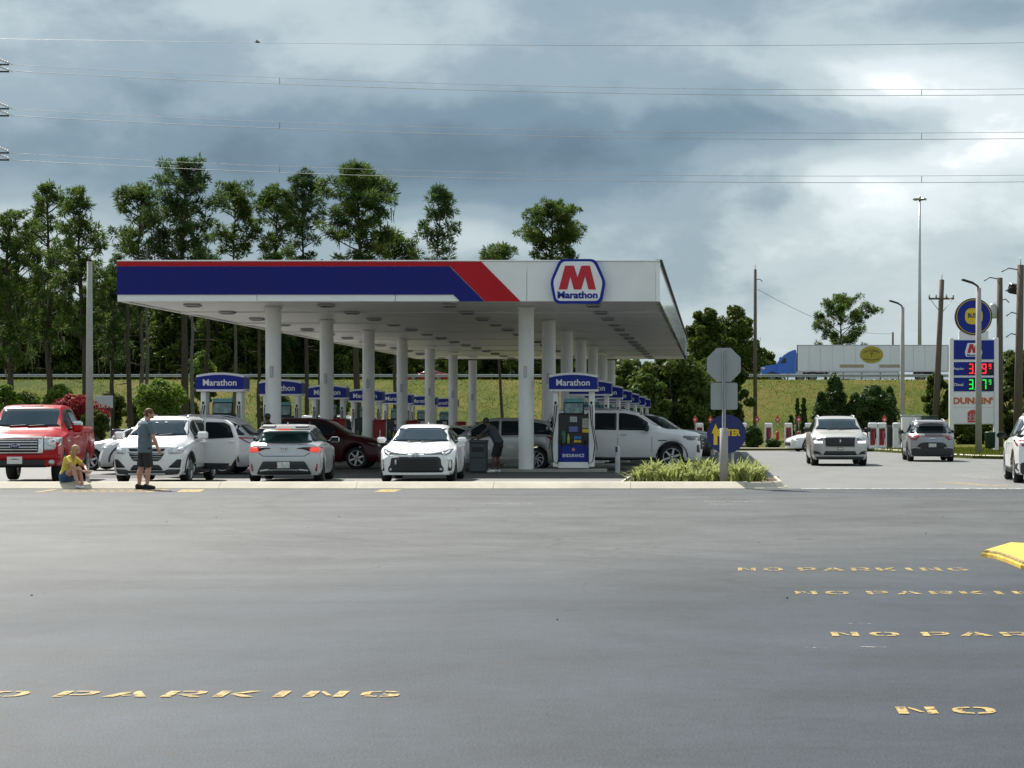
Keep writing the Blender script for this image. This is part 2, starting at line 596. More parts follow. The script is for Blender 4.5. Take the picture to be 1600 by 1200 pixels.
def asphalt_mat():
    m, nt, p = new_mat('asphalt')
    N, L = nt.nodes.new, nt.links.new
    geo = N('ShaderNodeNewGeometry')
    sep = N('ShaderNodeSeparateXYZ')
    L(geo.outputs['Position'], sep.inputs[0])
    def noise(scale, detail=6, rough=.6, vec=None, stretch=None, dist=0):
        n = N('ShaderNodeTexNoise')
        n.inputs['Scale'].default_value = scale
        n.inputs['Detail'].default_value = detail
        n.inputs['Roughness'].default_value = rough
        n.inputs['Distortion'].default_value = dist
        src = geo.outputs['Position']
        if stretch:
            mp = N('ShaderNodeMapping')
            mp.inputs['Scale'].default_value = stretch
            L(src, mp.inputs[0])
            src = mp.outputs[0]
        L(src, n.inputs['Vector'])
        return n.outputs['Fac']
    def M(op, a, b=None, c=None, clamp=False):
        n = N('ShaderNodeMath')
        n.operation = op
        n.use_clamp = clamp
        for i, v in enumerate((a, b, c)):
            if v is None: continue
            if isinstance(v, (int, float)): n.inputs[i].default_value = v
            else: L(v, n.inputs[i])
        return n.outputs[0]
    big = noise(.16, 6, .6, dist=.6)
    strk = noise(1.0, 5, .65, stretch=(.05, .9, 1), dist=.4)
    mid = noise(1.1, 6, .65)
    grit = noise(55, 3, .7)
    # darker, bluer tone near the shop, paler tone across the drive lane
    yy = M('ADD', sep.outputs[1], M('MULTIPLY', M('SUBTRACT', big, .5), 9.0))
    yy = M('ADD', yy, M('MULTIPLY', sep.outputs[0], -.35))
    t = M('SMOOTH_MIN', M('MAXIMUM', M('MULTIPLY', M('SUBTRACT', yy, 17.0), 1 / 7.0), 0.0), 1.0, .2)
    t2 = M('MULTIPLY', M('MAXIMUM', M('MULTIPLY', M('SUBTRACT', sep.outputs[1], 37.0), 1 / 4.0), 0.0, clamp=True), .35)
    t = M('SUBTRACT', t, t2, clamp=True)
    fine = noise(9, 5, .75)
    v = M('ADD', M('MULTIPLY', M('SUBTRACT', strk, .5), .7), M('MULTIPLY', M('SUBTRACT', mid, .5), .9))
    v = M('ADD', v, M('MULTIPLY', M('SUBTRACT', fine, .5), 1.1))
    v = M('ADD', v, M('MULTIPLY', M('SUBTRACT', grit, .5), 2.6))
    v = M('ADD', v, M('MULTIPLY', M('SUBTRACT', noise(.30, 8, .64, dist=1.4), .5), 1.6))
    v = M('ADD', v, 1.0)
    spots = noise(1.9, 3, .55)
    v = M('MULTIPLY', v, M('SUBTRACT', 1.0, M('MULTIPLY', M('MULTIPLY', M('SUBTRACT', spots, .66), 9.0, clamp=True), .38)))
    for (ax0, ay0, rad, wd) in ((-14.0, 9.0, 17.5, .16), (-14.0, 9.0, 19.1, .16), (12.0, 40.0, 21.0, .18), (12.0, 40.0, 22.7, .18), (-2.0, -6.0, 23.0, .17), (-2.0, -6.0, 24.6, .17)):
        dx_ = M('SUBTRACT', sep.outputs[0], ax0)
        dy_ = M('SUBTRACT', sep.outputs[1], ay0)
        rr_ = M('SQRT', M('ADD', M('MULTIPLY', dx_, dx_), M('MULTIPLY', dy_, dy_)))
        q = M('SUBTRACT', 1.0, M('MULTIPLY', M('ABSOLUTE', M('SUBTRACT', M('ADD', rr_, M('MULTIPLY', big, .5)), rad)), 1 / wd), clamp=True)
        v = M('MULTIPLY', v, M('SUBTRACT', 1.0, M('MULTIPLY', M('MULTIPLY', q, M('GREATER_THAN', mid, .40)), .16)))
    mix = N('ShaderNodeMix')
    mix.data_type = 'RGBA'
    mix.inputs['A'].default_value = (.0225, .0315, .0435, 1)
    mix.inputs['B'].default_value = (.064, .068, .070, 1)
    L(t, mix.inputs['Factor'])
    sc = N('ShaderNodeVectorMath')
    sc.operation = 'SCALE'
    L(mix.outputs['Result'], sc.inputs[0])
    L(v, sc.inputs['Scale'])
    # hairline cracks and a few tyre marks
    vo = N('ShaderNodeTexVoronoi')
    vo.feature = 'DISTANCE_TO_EDGE'
    vo.inputs['Scale'].default_value = .13
    mp = N('ShaderNodeMapping')
    wn = N('ShaderNodeTexNoise')
    wn.inputs['Scale'].default_value = .9
    wn.inputs['Detail'].default_value = 6
    L(geo.outputs['Position'], wn.inputs['Vector'])
    ad = N('ShaderNodeVectorMath')
    ad.operation = 'MULTIPLY_ADD'
    ad.inputs[1].default_value = (1.6, 1.6, 0)
    L(wn.outputs['Color'], ad.inputs[0])
    L(geo.outputs['Position'], ad.inputs[2])
    L(ad.outputs[0], vo.inputs['Vector'])
    crack = M('LESS_THAN', vo.outputs['Distance'], .0022)
    crack = M('MULTIPLY', crack, M('GREATER_THAN', mid, .5))
    mx2 = N('ShaderNodeMix')
    mx2.data_type = 'RGBA'
    mx2.inputs['B'].default_value = (.028, .029, .031, 1)
    L(M('MULTIPLY', crack, .75), mx2.inputs['Factor'])
    L(sc.outputs[0], mx2.inputs['A'])
    L(mx2.outputs['Result'], p.inputs['Base Color'])
    p.inputs['Roughness'].default_value = .62
    rg = N('ShaderNodeMapRange')
    rg.inputs['To Min'].default_value = .55
    rg.inputs['To Max'].default_value = .8
    L(big, rg.inputs['Value'])
    L(rg.outputs[0], p.inputs['Roughness'])
    p.inputs['Specular IOR Level'].default_value = .32
    b = N('ShaderNodeBump')
    b.inputs['Strength'].default_value = .5
    b.inputs['Distance'].default_value = .01
    L(grit, b.inputs['Height'])
    L(b.outputs[0], p.inputs['Normal'])
    return m
MT['asphalt'] = asphalt_mat()
MT['road'] = mat('worn_road', (.15, .152, .148), .75, var=.16, vscale=.9, bump=.3, bscale=60, stretch=(1, .25, 1))
MT['forecourt'] = mat('forecourt_concrete', (.145, .143, .136), .75, var=.22, vscale=.5, bump=.2, bscale=40)
MT['highway'] = mat('highway_asphalt', (.12, .12, .118), .8, var=.15, vscale=.5)

def grass_mat(name, a, b, c):
    m, nt, p = new_mat(name)
    N, L = nt.nodes.new, nt.links.new
    geo = N('ShaderNodeNewGeometry')
    def noise(scale, detail, rough, stretch):
        mp = N('ShaderNodeMapping')
        mp.inputs['Scale'].default_value = stretch
        L(geo.outputs['Position'], mp.inputs[0])
        n = N('ShaderNodeTexNoise')
        n.inputs['Scale'].default_value = scale
        n.inputs['Detail'].default_value = detail
        n.inputs['Roughness'].default_value = rough
        L(mp.outputs[0], n.inputs['Vector'])
        return n.outputs['Fac']
    n1 = noise(.12, 8, .7, (1, .6, 1))
    n2 = noise(1.6, 6, .7, (1, .5, 1))
    add = N('ShaderNodeMath')
    add.operation = 'MULTIPLY_ADD'
    add.inputs[1].default_value = .55
    L(n2, add.inputs[0])
    L(n1, add.inputs[2])
    r = N('ShaderNodeValToRGB')
    e = r.color_ramp.elements
    e[0].position, e[1].position = .64, .90
    e[0].color, e[1].color = (*a, 1), (*c, 1)
    k = e.new(.76)
    k.color = (*b, 1)
    L(add.outputs[0], r.inputs[0])
    L(r.outputs[0], p.inputs['Base Color'])
    p.inputs['Roughness'].default_value = .95
    p.inputs['Specular IOR Level'].default_value = .1
    bp = N('ShaderNodeBump')
    bp.inputs['Strength'].default_value = .45
    bp.inputs['Distance'].default_value = .12
    L(noise(6, 5, .75, (1, 1, 1)), bp.inputs['Height'])
    L(bp.outputs[0], p.inputs['Normal'])
    return m
MT['grass'] = grass_mat('bank_grass', (.040, .058, .003), (.070, .084, .005), (.118, .096, .020))
MT['blade'] = leaf_mat('grass_blade', (.060, .082, .006), (.100, .108, .012), .25, .6)

# ------------------------------------------------------------------ the ground
CX0_ = -19.0
MT['shade_slab'] = mat('shade_dark_slab', (.048, .046, .043), .8, var=.35, vscale=.6, bump=.2, bscale=40)  # colour darkened to deepen the shade under the canopy
def sheet(name, xs, ys, zf, mt, kind='structure', dz=0.0):
    V = np.array([(x, y, zf(x, y) + dz) for y in ys for x in xs], dtype=np.float32)
    nx = len(xs)
    F = np.array([(j * nx + i, j * nx + i + 1, (j + 1) * nx + i + 1, (j + 1) * nx + i) for j in range(len(ys) - 1) for i in range(nx - 1)])
    o = link(name, np_mesh(name, V, F, mt, smooth=True))
    o['kind'] = kind
    return o

KX = 1.75         # where the forecourt kerb ends and the side road begins
zg = lambda x, y: gz(y)
sheet('ground', (-3000, -400, 400, 3000), (-3000, -200, 600, 4000), lambda x, y: -1.6, MT['grass'])
sheet('parking_lot', (-160, -40, 0, 40, 160), (-70, -20, 0, 20, 42.85), zg, MT['asphalt'])
sheet('forecourt', (-160, -60, -20, KX), (42.85, 45, 60, 80, 116), zg, MT['forecourt'])
sheet('canopy_shade_slab', (CX0_ + 1.2, KX - .3), (51.2, 60, 80, 110), zg, MT['shade_slab'], dz=.004)  # dark sheet laid where the canopy's shadow falls, painting it deeper
sheet('road', (KX, 20, 60, 160), (42.85, 45, 60, 80, 116), zg, MT['road'])

BANK = [(115.6, -.45), (115.9, -.32), (140, -.42), (163, -.35), (167, .1), (192, 4.95), (195, 5.28), (198, 5.35), (228, 5.35), (235, 4.6), (262, -.9), (300, -1.2), (700, -1.3)]
_by, _bz = [b[0] for b in BANK], [b[1] for b in BANK]
def bank_z(x, y):
    z = float(np.interp(y, _by, _bz))
    if 120 < y < 192:
        z += .10 * math.sin(x * .21 + y * .13) + .07 * math.sin(x * .53 - y * .31)
    return z
sheet('embankment', list(np.linspace(-260, 220, 160)), [115.6, 115.9, 118, 124, 130, 136, 142, 148, 154, 160, 163, 165, 167, 171, 175, 179, 183, 187, 190, 192, 193.5, 195, 198, 228, 235, 248, 262, 300, 700], bank_z, MT['grass'])
sheet('highway', (-260, 220), (199.2, 226), lambda x, y: 5.354, MT['highway'])

# grass blades: rough turf on the bank and on the verge by the pylon sign
def blades(name, pts, h, w, seed, mt):
    rng = np.random.default_rng(seed)
    P = np.asarray(pts)
    n = len(P)
    an = rng.uniform(0, 2 * PI, n)
    hh = h * rng.uniform(.5, 1.3, n)
    ww = w * rng.uniform(.6, 1.3, n)
    dx, dy = np.cos(an) * ww, np.sin(an) * ww
    lean = rng.normal(0, .45, (n, 2)) * hh[:, None]
    A = P + np.stack([-dx, -dy, -0.02 * np.ones(n)], 1)
    B = P + np.stack([dx, dy, -0.02 * np.ones(n)], 1)
    T = P + np.stack([lean[:, 0], lean[:, 1], hh], 1)
    V = np.stack([A, B, T], 1).reshape(-1, 3)
    F = np.arange(3 * n).reshape(-1, 3)
    o = link(name, np_mesh(name, V, F, mt))
    o['kind'] = 'stuff'
    return o
rng = np.random.default_rng(5)
bx = rng.uniform(-95, 45, 40000)
byy = 163 + 34 * rng.uniform(0, 1, 40000)
blades('bank_grass', [(x, y, bank_z(x, y)) for x, y in zip(bx, byy)], .13, .05, 6, MT['blade'])

# verge on the far side of the road, with its kerb
VERGE = [(-1.5, 112.0), (7.2, 112.2), (9.0, 107.5), (9.9, 100), (10.4, 88), (11.2, 83), (13.2, 80.4), (16, 79.6), (70, 79.6), (70, 115.9), (-1.5, 115.9)]
mb = MB()
vv = [(x, y, gz(y) + .13) for x, y in VERGE] + [(x, y, gz(y) - .1) for x, y in VERGE]
n = len(VERGE)
mb.add(vv, [list(range(n))] + [(i, n + i, n + (i + 1) % n, (i + 1) % n) for i in range(n)])
o = mb.build('verge_grass', MT['grass']); o['kind'] = 'structure'
def inpoly(x, y, P):
    c = False
    for i in range(len(P)):
        (x1, y1), (x2, y2) = P[i - 1], P[i]
        if (y1 > y) != (y2 > y) and x < (x2 - x1) * (y - y1) / (y2 - y1) + x1:
            c = not c
    return c
pts = [(x, y, gz(y) + .13) for x, y in zip(rng.uniform(6, 34, 30000), rng.uniform(79.8, 115, 30000)) if inpoly(x, y, VERGE)]
blades('verge_turf', pts, .10, .035, 7, MT['blade'])

def kerb_run(parent, path, w=.16, h=.15, seg=3.05, mt=None, inward=1):
    """kerb stones laid end to end along a path, each a block of its own"""
    mt = mt or MT['kerb']
    P = [Vector((x, y)) for x, y in path]
    acc = []
    for i in range(len(P) - 1):
        d = (P[i + 1] - P[i]).length
        k = max(1, round(d / seg))
        for j in range(k):
            acc.append((P[i].lerp(P[i + 1], j / k), P[i].lerp(P[i + 1], (j + 1) / k)))
    for a, b in acc:
        t = (b - a).normalized()
        nrm = Vector((-t.y, t.x)) * inward
        a2, b2 = a + t * .004, b - t * .004
        mb = MB()
        sl = min(.30, w * .72)
        prof = [(0, -.12), (0, .012), (.03, .028), (sl * .75, h - .028), (sl * .9, h - .008), (sl, h), (w, h), (w, -.12)]
        vs = []
        for q in (a2, b2):
            for (o_, z) in prof:
                p = q + nrm * o_
                vs.append((p.x, p.y, gz(p.y) + z))
        m = len(prof)
        fs = [tuple(range(m)), tuple(range(2 * m - 1, m - 1, -1))]
        for i in range(m):
            j = (i + 1) % m
            fs.append((i, m + i, m + j, j))
        mb.add(vs, fs)
        mb.build('kerb_stone', mt, parent)

def structure_empty(name):
    o = bpy.data.objects.new(name, None)
    COL.objects.link(o)
    o['kind'] = 'structure'
    return o
kerb = structure_empty('kerb')
x0 = -11.0 - 3.05 * 12
xs = [x0 + 3.05 * k for k in range(16)]
kerb_run(kerb, [(x, 42.62) for x in xs if x < -1.8] + [(-1.85, 42.62)], w=.46)
kerb_run(kerb, [(-1.85, 42.62), (.75, 42.62)], w=.46)
kerb_run(kerb, [(.75, 42.62), (1.15, 42.70), (1.45, 42.92), (1.62, 43.3), (1.68, 43.8), (1.68, 47.4)], w=.2, seg=1.6)
kerb_run(kerb, [(1.68, 47.4), (1.3, 47.75), (-2.2, 47.75)], w=.16)
kerb_run(kerb, [(-2.2, 47.75), (-2.2, 43.1)], w=.16)
vk = structure_empty('verge_kerb')
kerb_run(vk, [(p[0], p[1]) for p in VERGE[:8]] + [(40, 79.6)], w=.3, h=.17)
far_k = structure_empty('far_kerb')
kerb_run(far_k, [(-60 + 3.05 * k, 115.3) for k in range(20)], w=.3, h=.17)
mb = MB()
mb.prism([(-2.04, 43.05), (.9, 43.05), (1.3, 43.2), (1.49, 43.6), (1.49, 47.3), (1.2, 47.6), (-2.04, 47.6)], -.1, .10, plane='XY')
o = mb.build('planting_bed', MT['mulch']); o['kind'] = 'structure'

# ------------------------------------------------------------------ road markings
def flat(name, polys, mt, z=.004, parent=None):
    mb = MB()
    for p in polys:
        mb.add([(x, y, gz(y) + z) for x, y in p], [tuple(range(len(p)))])
    o = mb.build(name, mt, parent)
    if not parent: o['kind'] = 'structure'
    return o
def line(x0, y0, x1, y1, w):
    d = Vector((x1 - x0, y1 - y0)).normalized()
    n_ = Vector((-d.y, d.x)) * w / 2
    return [(x0 - n_.x, y0 - n_.y), (x1 - n_.x, y1 - n_.y), (x1 + n_.x, y1 + n_.y), (x0 + n_.x, y0 + n_.y)]
flat('stop_line', [line(1.95, 42.75, 40, 42.75, .38)], MT['white_worn'])
YA = (43.9, 48.0)
flat('yellow_centre_line', [line(5.55, 47.6, 6.55, 44.0, .12), line(5.80, 47.6, 6.80, 44.0, .12)], MT['yellow_paint'])
flat('lane_arrow', [[(6.9, 50.4), (7.4, 50.4), (7.4, 52.4), (7.9, 52.4), (7.15, 54), (6.4, 52.4), (6.9, 52.4)]], MT['faint_line'])
flat('faded_arrow', [line(4.2, 54.5, 5.0, 54.6, .9)], MT['faint_line'])
flat('crossing_marks', [line(7.2 + .5 * k, 92 + .8 * k, 7.6 + .5 * k, 96 + .8 * k, .3) for k in range(6)], MT['faint_line'])
flat('faded_line', [line(ax(760, 35.4), 35.4, ax(832, 35.4), 35.4, .22), line(ax(1100, 36.2), 36.2, ax(1195, 36.2), 36.2, .3), line(ax(1105, 35.2), 35.2, ax(1150, 35.2), 35.2, .2)], MT['faint_line'])
flat('scuff_line', [line(ax(1258, 13.4), 13.4, ax(1306, 13.4), 13.4, .03), line(ax(1345, 13.45), 13.45, ax(1393, 13.42), 13.42, .03), line(ax(1320, 14.95), 14.95, ax(1362, 14.95), 14.95, .03)], MT['faint_line'])
# yellow box by the kerb
def yb(px, py):
    Y = FPX * EYE / (py - PY)
    return ((px - PX) * Y / FPX, Y)
bxs = []
a0, a1, b0, b1 = yb(88, 764.6), yb(262, 764.6), yb(58, 769.2), yb(226, 769.4)
bxs += [line(*a0, *b0, .14), line(*a1, *b1, .14), line(*a0, *a1, .12), line(*b0, *b1, .12)]
flat('yellow_hatched_box', bxs, MT['yellow_paint'])
kb = []
for (row, (ya_, yb__)) in enumerate(((765.5, 766.6), (767.3, 768.5))):
    for k in range(9):
        x0_ = 112 + k * 14.5 - row * 12
        kb.append([yb(x0_ - 2.5, yb__), yb(x0_ + 7.5, yb__), yb(x0_ + 10, ya_), yb(x0_, ya_)])
flat('yellow_dashes', kb, MT['yellow_worn'])
for (qa, qb, qc, qd) in ((285, 320, 312, 276), (596, 628, 616, 584)):
    flat('yellow_tick', [[yb(qd, 769), yb(qc, 769), yb(qb, 765), yb(qa, 765)]], MT['yellow_paint'])
# NO PARKING lettering on the lot, in stencil strokes with the bridges left open
GL = {
 'N': [[(0, 0), (.26, 0), (.26, 1), (0, 1)], [(.31, .80), (.56, .22), (.69, .20), (.44, .80), (.31, 1)], [(.74, 0), (1, 0), (1, 1), (.74, 1)]],
 'O': [[(.02, .30), (.16, .08), (.46, 0), (.46, .16), (.30, .22), (.24, .34), (.24, .66), (.30, .78), (.46, .84), (.46, 1), (.16, .92), (.02, .70)],
       [(.98, .30), (.84, .08), (.54, 0), (.54, .16), (.70, .22), (.76, .34), (.76, .66), (.70, .78), (.54, .84), (.54, 1), (.84, .92), (.98, .70)]],
 'P': [[(0, 0), (.26, 0), (.26, 1), (0, 1)], [(.33, .40), (.62, .40), (.74, .50), (.76, .70), (.72, .84), (.33, .86), (.33, 1), (.80, 1), (.97, .88), (1, .66), (.93, .40), (.76, .28), (.33, .27)]],
 'A': [[(0, 0), (.26, 0), (.46, .62), (.46, 1), (.38, 1)], [(1, 0), (.74, 0), (.54, .62), (.54, 1), (.62, 1)], [(.38, .18), (.62, .18), (.58, .32), (.42, .32)]],
 'R': [[(0, 0), (.26, 0), (.26, 1), (0, 1)], [(.33, .46), (.64, .46), (.74, .56), (.74, .76), (.66, .86), (.33, .86), (.33, 1), (.80, 1), (.97, .88), (.98, .60), (.86, .42), (.33, .34)], [(.44, .30), (.70, .30), (1, 0), (.72, 0)]],
 'K': [[(0, 0), (.26, 0), (.26, 1), (0, 1)], [(.32, .50), (.70, 1), (1, 1), (.58, .52)], [(.34, .42), (.60, .46), (1, 0), (.70, 0)]],
 'I': [[(.2, 0), (.8, 0), (.8, 1), (.2, 1)]],
 'G': [[(.02, .30), (.16, .08), (.46, 0), (.46, .16), (.30, .22), (.24, .34), (.24, .66), (.30, .78), (.46, .84), (.46, 1), (.16, .92), (.02, .70)],
       [(.54, 1), (.54, .84), (.72, .76), (.95, .76), (.84, .93)], [(.54, 0), (.54, .16), (.72, .20), (.72, .36), (.56, .36), (.56, .50), (.97, .50), (.97, .14), (.80, .03)]],
}
LAY = [('N', 0, .82), ('O', .98, .92), ('P', 2.35, .86), ('A', 3.3, 1.0), ('R', 4.42, .90), ('K', 5.42, .92), ('I', 6.5, .42), ('N', 7.15, .90), ('G', 8.2, .92)]
def noparking(x0, Y, w=2.5, h=.30, mt='yellow_paint'):
    mb = MB()
    k = w / 9.12
    for ch, x, cw in LAY:
        for poly in GL[ch]:
            mb.add([(x0 + (x + .86 * cw * a) * k, Y + b * h, gz(Y) + .005) for a, b in poly], [tuple(range(len(poly)))])
    o = mb.build('ground_lettering', MT[mt])
    bm = bmesh.new(); bm.from_mesh(o.data)
    bmesh.ops.triangulate(bm, faces=bm.faces, ngon_method='EAR_CLIP')
    bmesh.ops.recalc_face_normals(bm, faces=bm.faces)
    for f in bm.faces:
        if f.normal.z < 0: f.normal_flip()
    bm.to_mesh(o.data); bm.free()
    o['kind'] = 'structure'
    return o
noparking(ax(635, 11.1) - 2.74, 11.05, 2.74, .235)
noparking(ax(1153, 20.2), 20.05, 2.46, .40, 'yellow_worn')
noparking(ax(1243, 17.5), 17.4, 2.54, .32, 'yellow_worn')
noparking(ax(1300, 14.15), 14.1, 2.6, .26)
noparking(ax(1405, 10.42), 10.42, 2.8, .25)

# small litter: leaves and pebbles lying about the lot
mb = MB()
rr = random.Random(3)
for k in range(14):
    y = rr.uniform(7.5, 40); x = ax(rr.uniform(0, 1600), y); s = rr.uniform(.004, .009)
    mb.box((x, y, .006), (s * 2, s * 1.3, .008), rot=(rr.uniform(-.3, .3), rr.uniform(-.3, .3), rr.uniform(0, 3)))
o = mb.build('litter', MT['mulch']); o['kind'] = 'stuff'

# yellow painted island nose at the right edge
t_isl = thing('traffic_island', 'yellow painted concrete island nose with a scuffed dark edge', 'traffic island', (0, 0, 0))
def isl(px, py, z):
    Y = FPX * (EYE - z) / (py - PY)
    return ((px - PX) * Y / FPX, Y)
NOSE = [isl(1536, 860, .075), isl(1541, 857.5, .085), isl(1556, 853, .085), isl(1577, 846.8, .085), (4.5, 22.6), (9, 22.6), (9, 18.2), (4.4, 18.6), isl(1597, 876, .085), isl(1580, 869, .085), isl(1560, 862, .085), isl(1545, 859.5, .085)]
NOSE = [tuple(p) for p in NOSE]
def nose_ring(k, z):
    c = Vector((4.6, 20.6))
    return [((Vector(p) - c) * k + c).to_tuple() + (z,) for p in NOSE]
mb = MB()
rings = [nose_ring(1.012, -.05), nose_ring(1.012, .035), nose_ring(1.004, .055), nose_ring(1.0, .072), nose_ring(.985, .085)]
n = len(NOSE)
vs = [p for r_ in rings for p in r_]
for r_ in range(4):
    for i in range(n):
        j = (i + 1) % n
        mb.m.append(0 if r_ in (0, 1) else 1); mb.s.append(False)
        mb.f.append([r_ * n + i, (r_ + 1) * n + i, (r_ + 1) * n + j, r_ * n + j])
mb.v.extend(vs)
mb.f.append([4 * n + i for i in range(n)][::-1]); mb.m.append(0); mb.s.append(False)
MT['isl_yellow'] = mat('island_yellow', (.66, .45, .06), .8, var=.30, vscale=5, bump=.2, bscale=20)
MT['isl_edge'] = mat('island_edge', (.30, .21, .06), .85, var=.75, vscale=7)
mb.build('painted_kerb', [MT['isl_yellow'], MT['isl_edge']], t_isl)

# ------------------------------------------------------------------ the canopy
CY0, CY1 = 55.5, 111.6
CX0, CX1 = -17.24, -1.55
CZ0, CZ1 = 4.86, 6.0
SOF = 4.98
canopy = thing('fuel_canopy', 'long white, blue and red canopy on white round columns over the fuel pumps', 'canopy', (0, 0, 0))
def fp(px, py):
    return ((px - PX) * CY0 / FPX, EYE - (py - PY) * CY0 / FPX)
ZT, ZB = fp(0, 408.5)[1], fp(0, 471)[1]
# white front panels, butted
edges = [CX0, -13.2, -9.2, -5.4, CX1 - .12]
for i in range(4):
    MB().box(((edges[i] + edges[i + 1]) / 2, CY0 + .06, (ZT + ZB) / 2), (edges[i + 1] - edges[i] - .012, .12, ZT - ZB), .008).build('fascia_panel', MT['white_paint'], canopy)
# rounded corner
mb = MB()
pr = [(CX1 - .12 + .12 * math.sin(a), CY0 + .12 - .12 * math.cos(a)) for a in np.linspace(0, PI / 2, 7)] + [(CX1 - .12, CY0 + .12)]
mb.prism(pr, ZB, ZT, plane='XY')
mb.build('corner_panel', MT['white_gloss'], canopy)
# coloured sheets a little proud of the white
def strip(name, pxs, mt, d, th=.02):
    return MB().prism([fp(*p) for p in pxs], CY0 - d, CY0 - d - th).build(name, mt, canopy)
strip('red_stripe', [(183, 409), (752, 409), (813.5, 471), (758, 471), (703.5, 416), (183, 416)], MT['red_panel'], .004)
be = [183, 350, 508, 661]
for i in range(3):
    x0_, x1_ = be[i] + (.1 if i else 0), be[i + 1] - .1
    if i < 2: strip('blue_panel', [(x0_, 416.4), (x1_, 416.4), (x1_, 460.5), (x0_, 460.5)], MT['blue_panel'], .006)
    else: strip('blue_panel', [(x0_, 416.4), (662.5, 416.4), (709.8, 460.5), (x0_, 460.5)], MT['blue_panel'], .006)
strip('blue_band', [(661.2, 416.4), (702.6, 416.4), (757, 471), (719, 471), (708.4, 460.5)], MT['blue_panel'], .010)
MB().box(((CX0 + CX1) / 2, CY0 + .05, ZT + .02), (CX1 - CX0, .16, .035), .006).build('coping', MT['white_paint'], canopy)
# sides and back
ny = 14
for i in range(ny):
    ya, yb_ = CY0 + .12 + (CY1 - CY0 - .24) * i / ny, CY0 + .12 + (CY1 - CY0 - .24) * (i + 1) / ny
    last = i >= ny - 2
    MB().box((CX1 - .06, (ya + yb_) / 2, (ZT + ZB) / 2), (.12, yb_ - ya - .015, ZT - ZB), .01).build('fascia_panel', MT['blue_panel'] if last else MT['white_gloss'], canopy)
    MB().box((CX0 + .06, (ya + yb_) / 2, (ZT + ZB) / 2), (.12, yb_ - ya - .015, ZT - ZB), .01).build('fascia_panel', MT['white_paint'], canopy)
MB().box((CX1 - .03, (CY0 + CY1) / 2, ZT + .03), (.2, CY1 - CY0, .05), .008).build('coping', MT['dark'], canopy)
MB().box(((CX0 + CX1) / 2, CY1 - .06, (ZT + ZB) / 2), (CX1 - CX0 - .26, .12, ZT - ZB), .01).build('fascia_panel', MT['white_paint'], canopy)
MB().box(((CX0 + CX1) / 2, (CY0 + CY1) / 2, ZT - .25), (CX1 - CX0 - .3, CY1 - CY0 - .3, .06)).build('roof_deck', MT['concrete'], canopy)
# soffit of white metal pans
npan = 46
for i in range(npan):
    ya = CY0 + .14 + (CY1 - CY0 - .28) * i / npan
    w_ = (CY1 - CY0 - .28) / npan
    dz = .035 if i % 6 == 5 else 0
    MB().box(((CX0 + CX1) / 2, ya + w_ / 2, SOF + .02 - dz), (CX1 - CX0 - .27, w_ - .03, .05), .008).build('soffit_panel', MT['soffit'], canopy)
MB().box(((CX0 + CX1) / 2, (CY0 + CY1) / 2, SOF + .08), (CX1 - CX0 - .28, CY1 - CY0 - .28, .03)).build('soffit_backing', MT['soffit'], canopy)
lm = MB().box((0, 0, 0), (.46, .46, .07), .02).mesh('canopy_light', [MT['galv']])
ld = MB().box((0, 0, -.04), (.34, .34, .02), .004).mesh('lens', [MT['dark']])
for k in range(14):
    for X in (-15.6, -11.6, -7.9, -3.6):
        l_ = link('canopy_light', lm, canopy, (X, CY0 + 2.0 + 4.05 * k, SOF - .05))
        link('lens', ld, l_)
# fourteen columns
COLX = (-13.46, -5.73)
ROWY = [58.7 + 8.1 * k for k in range(7)]
cm = MB()
cm.lathe([(.235, -.3), (.235, 5.1)], 28)
cm.lathe([(.245, -.3), (.245, .02), (.235, .03)], 28)
cme = cm.mesh('column', [MT['white_paint']])
cb = MB().box((0, 0, 0), (.10, .06, .34), .012).mesh('junction_box', [MT['steel']])
cap = MB().lathe([(.29, 0), (.29, .05), (.235, .07)], 28).mesh('column_collar', [MT['white_paint']])
for Y in ROWY:
    for X in COLX:
        c = link('column', cme, canopy, (X, Y, gz(Y)))
        link('junction_box', cb, c, (0, -.255, 3.05))
        link('column_collar', cap, c, (0, 0, SOF - gz(Y) - .09))
# the six-sided brand sign on the fascia
bs = MB()
OUT = [(875.5, 405.5), (931.5, 405.5), (947, 441), (940.5, 475), (867, 475), (860.5, 441)]
INN = [(879, 409.5), (928, 409.5), (942.5, 441), (936.8, 470.8), (870.6, 470.8), (865, 441)]
bs.prism(rounded([fp(*p) for p in OUT], .16), CY0 - .02, CY0 - .22)
sg = bs.build('brand_sign', MT['sign_blue'], canopy)
MB().prism(rounded([fp(*p) for p in INN], .13), CY0 - .221, CY0 - .232).build('sign_face', MT['sign_white'], sg)
EM = [(185, 290), (240, 88), (315, 88), (345, 186), (378, 88), (450, 88), (502, 290), (438, 290), (410, 178), (376, 290), (314, 290), (284, 180), (258, 290)]
MB().prism([fp(840 + a / 5.454, 400 + b / 5.454) for a, b in EM], CY0 - .233, CY0 - .243).build('emblem', MT['sign_red'], sg)
c0 = fp(903.3, 461.6)
text('lettering', 'Marathon', MT['sign_blue'], sg, (c0[0], CY0 - .240, c0[1]), 62.5 * CY0 / FPX, 11.2 * CY0 / FPX, 'S', .012, .035, .0)

# ------------------------------------------------------------------ pump islands and pumps
PUMPX = (-15.0, -4.27)
im = MB().prism(rounded([(-1.0, -.62), (3.0, -.62), (3.0, .62), (-1.0, .62)], .3), -.25, .10, plane='XY').mesh('pump_island', [MT['concrete']])
for k, Y in enumerate(ROWY):
    for s_, X in enumerate(PUMPX):
        o = link('pump_island', im, None, (X if s_ == 0 else X, Y, gz(Y) - .02))
        if s_: o.rotation_euler = (0, 0, PI)
        o['kind'] = 'structure'

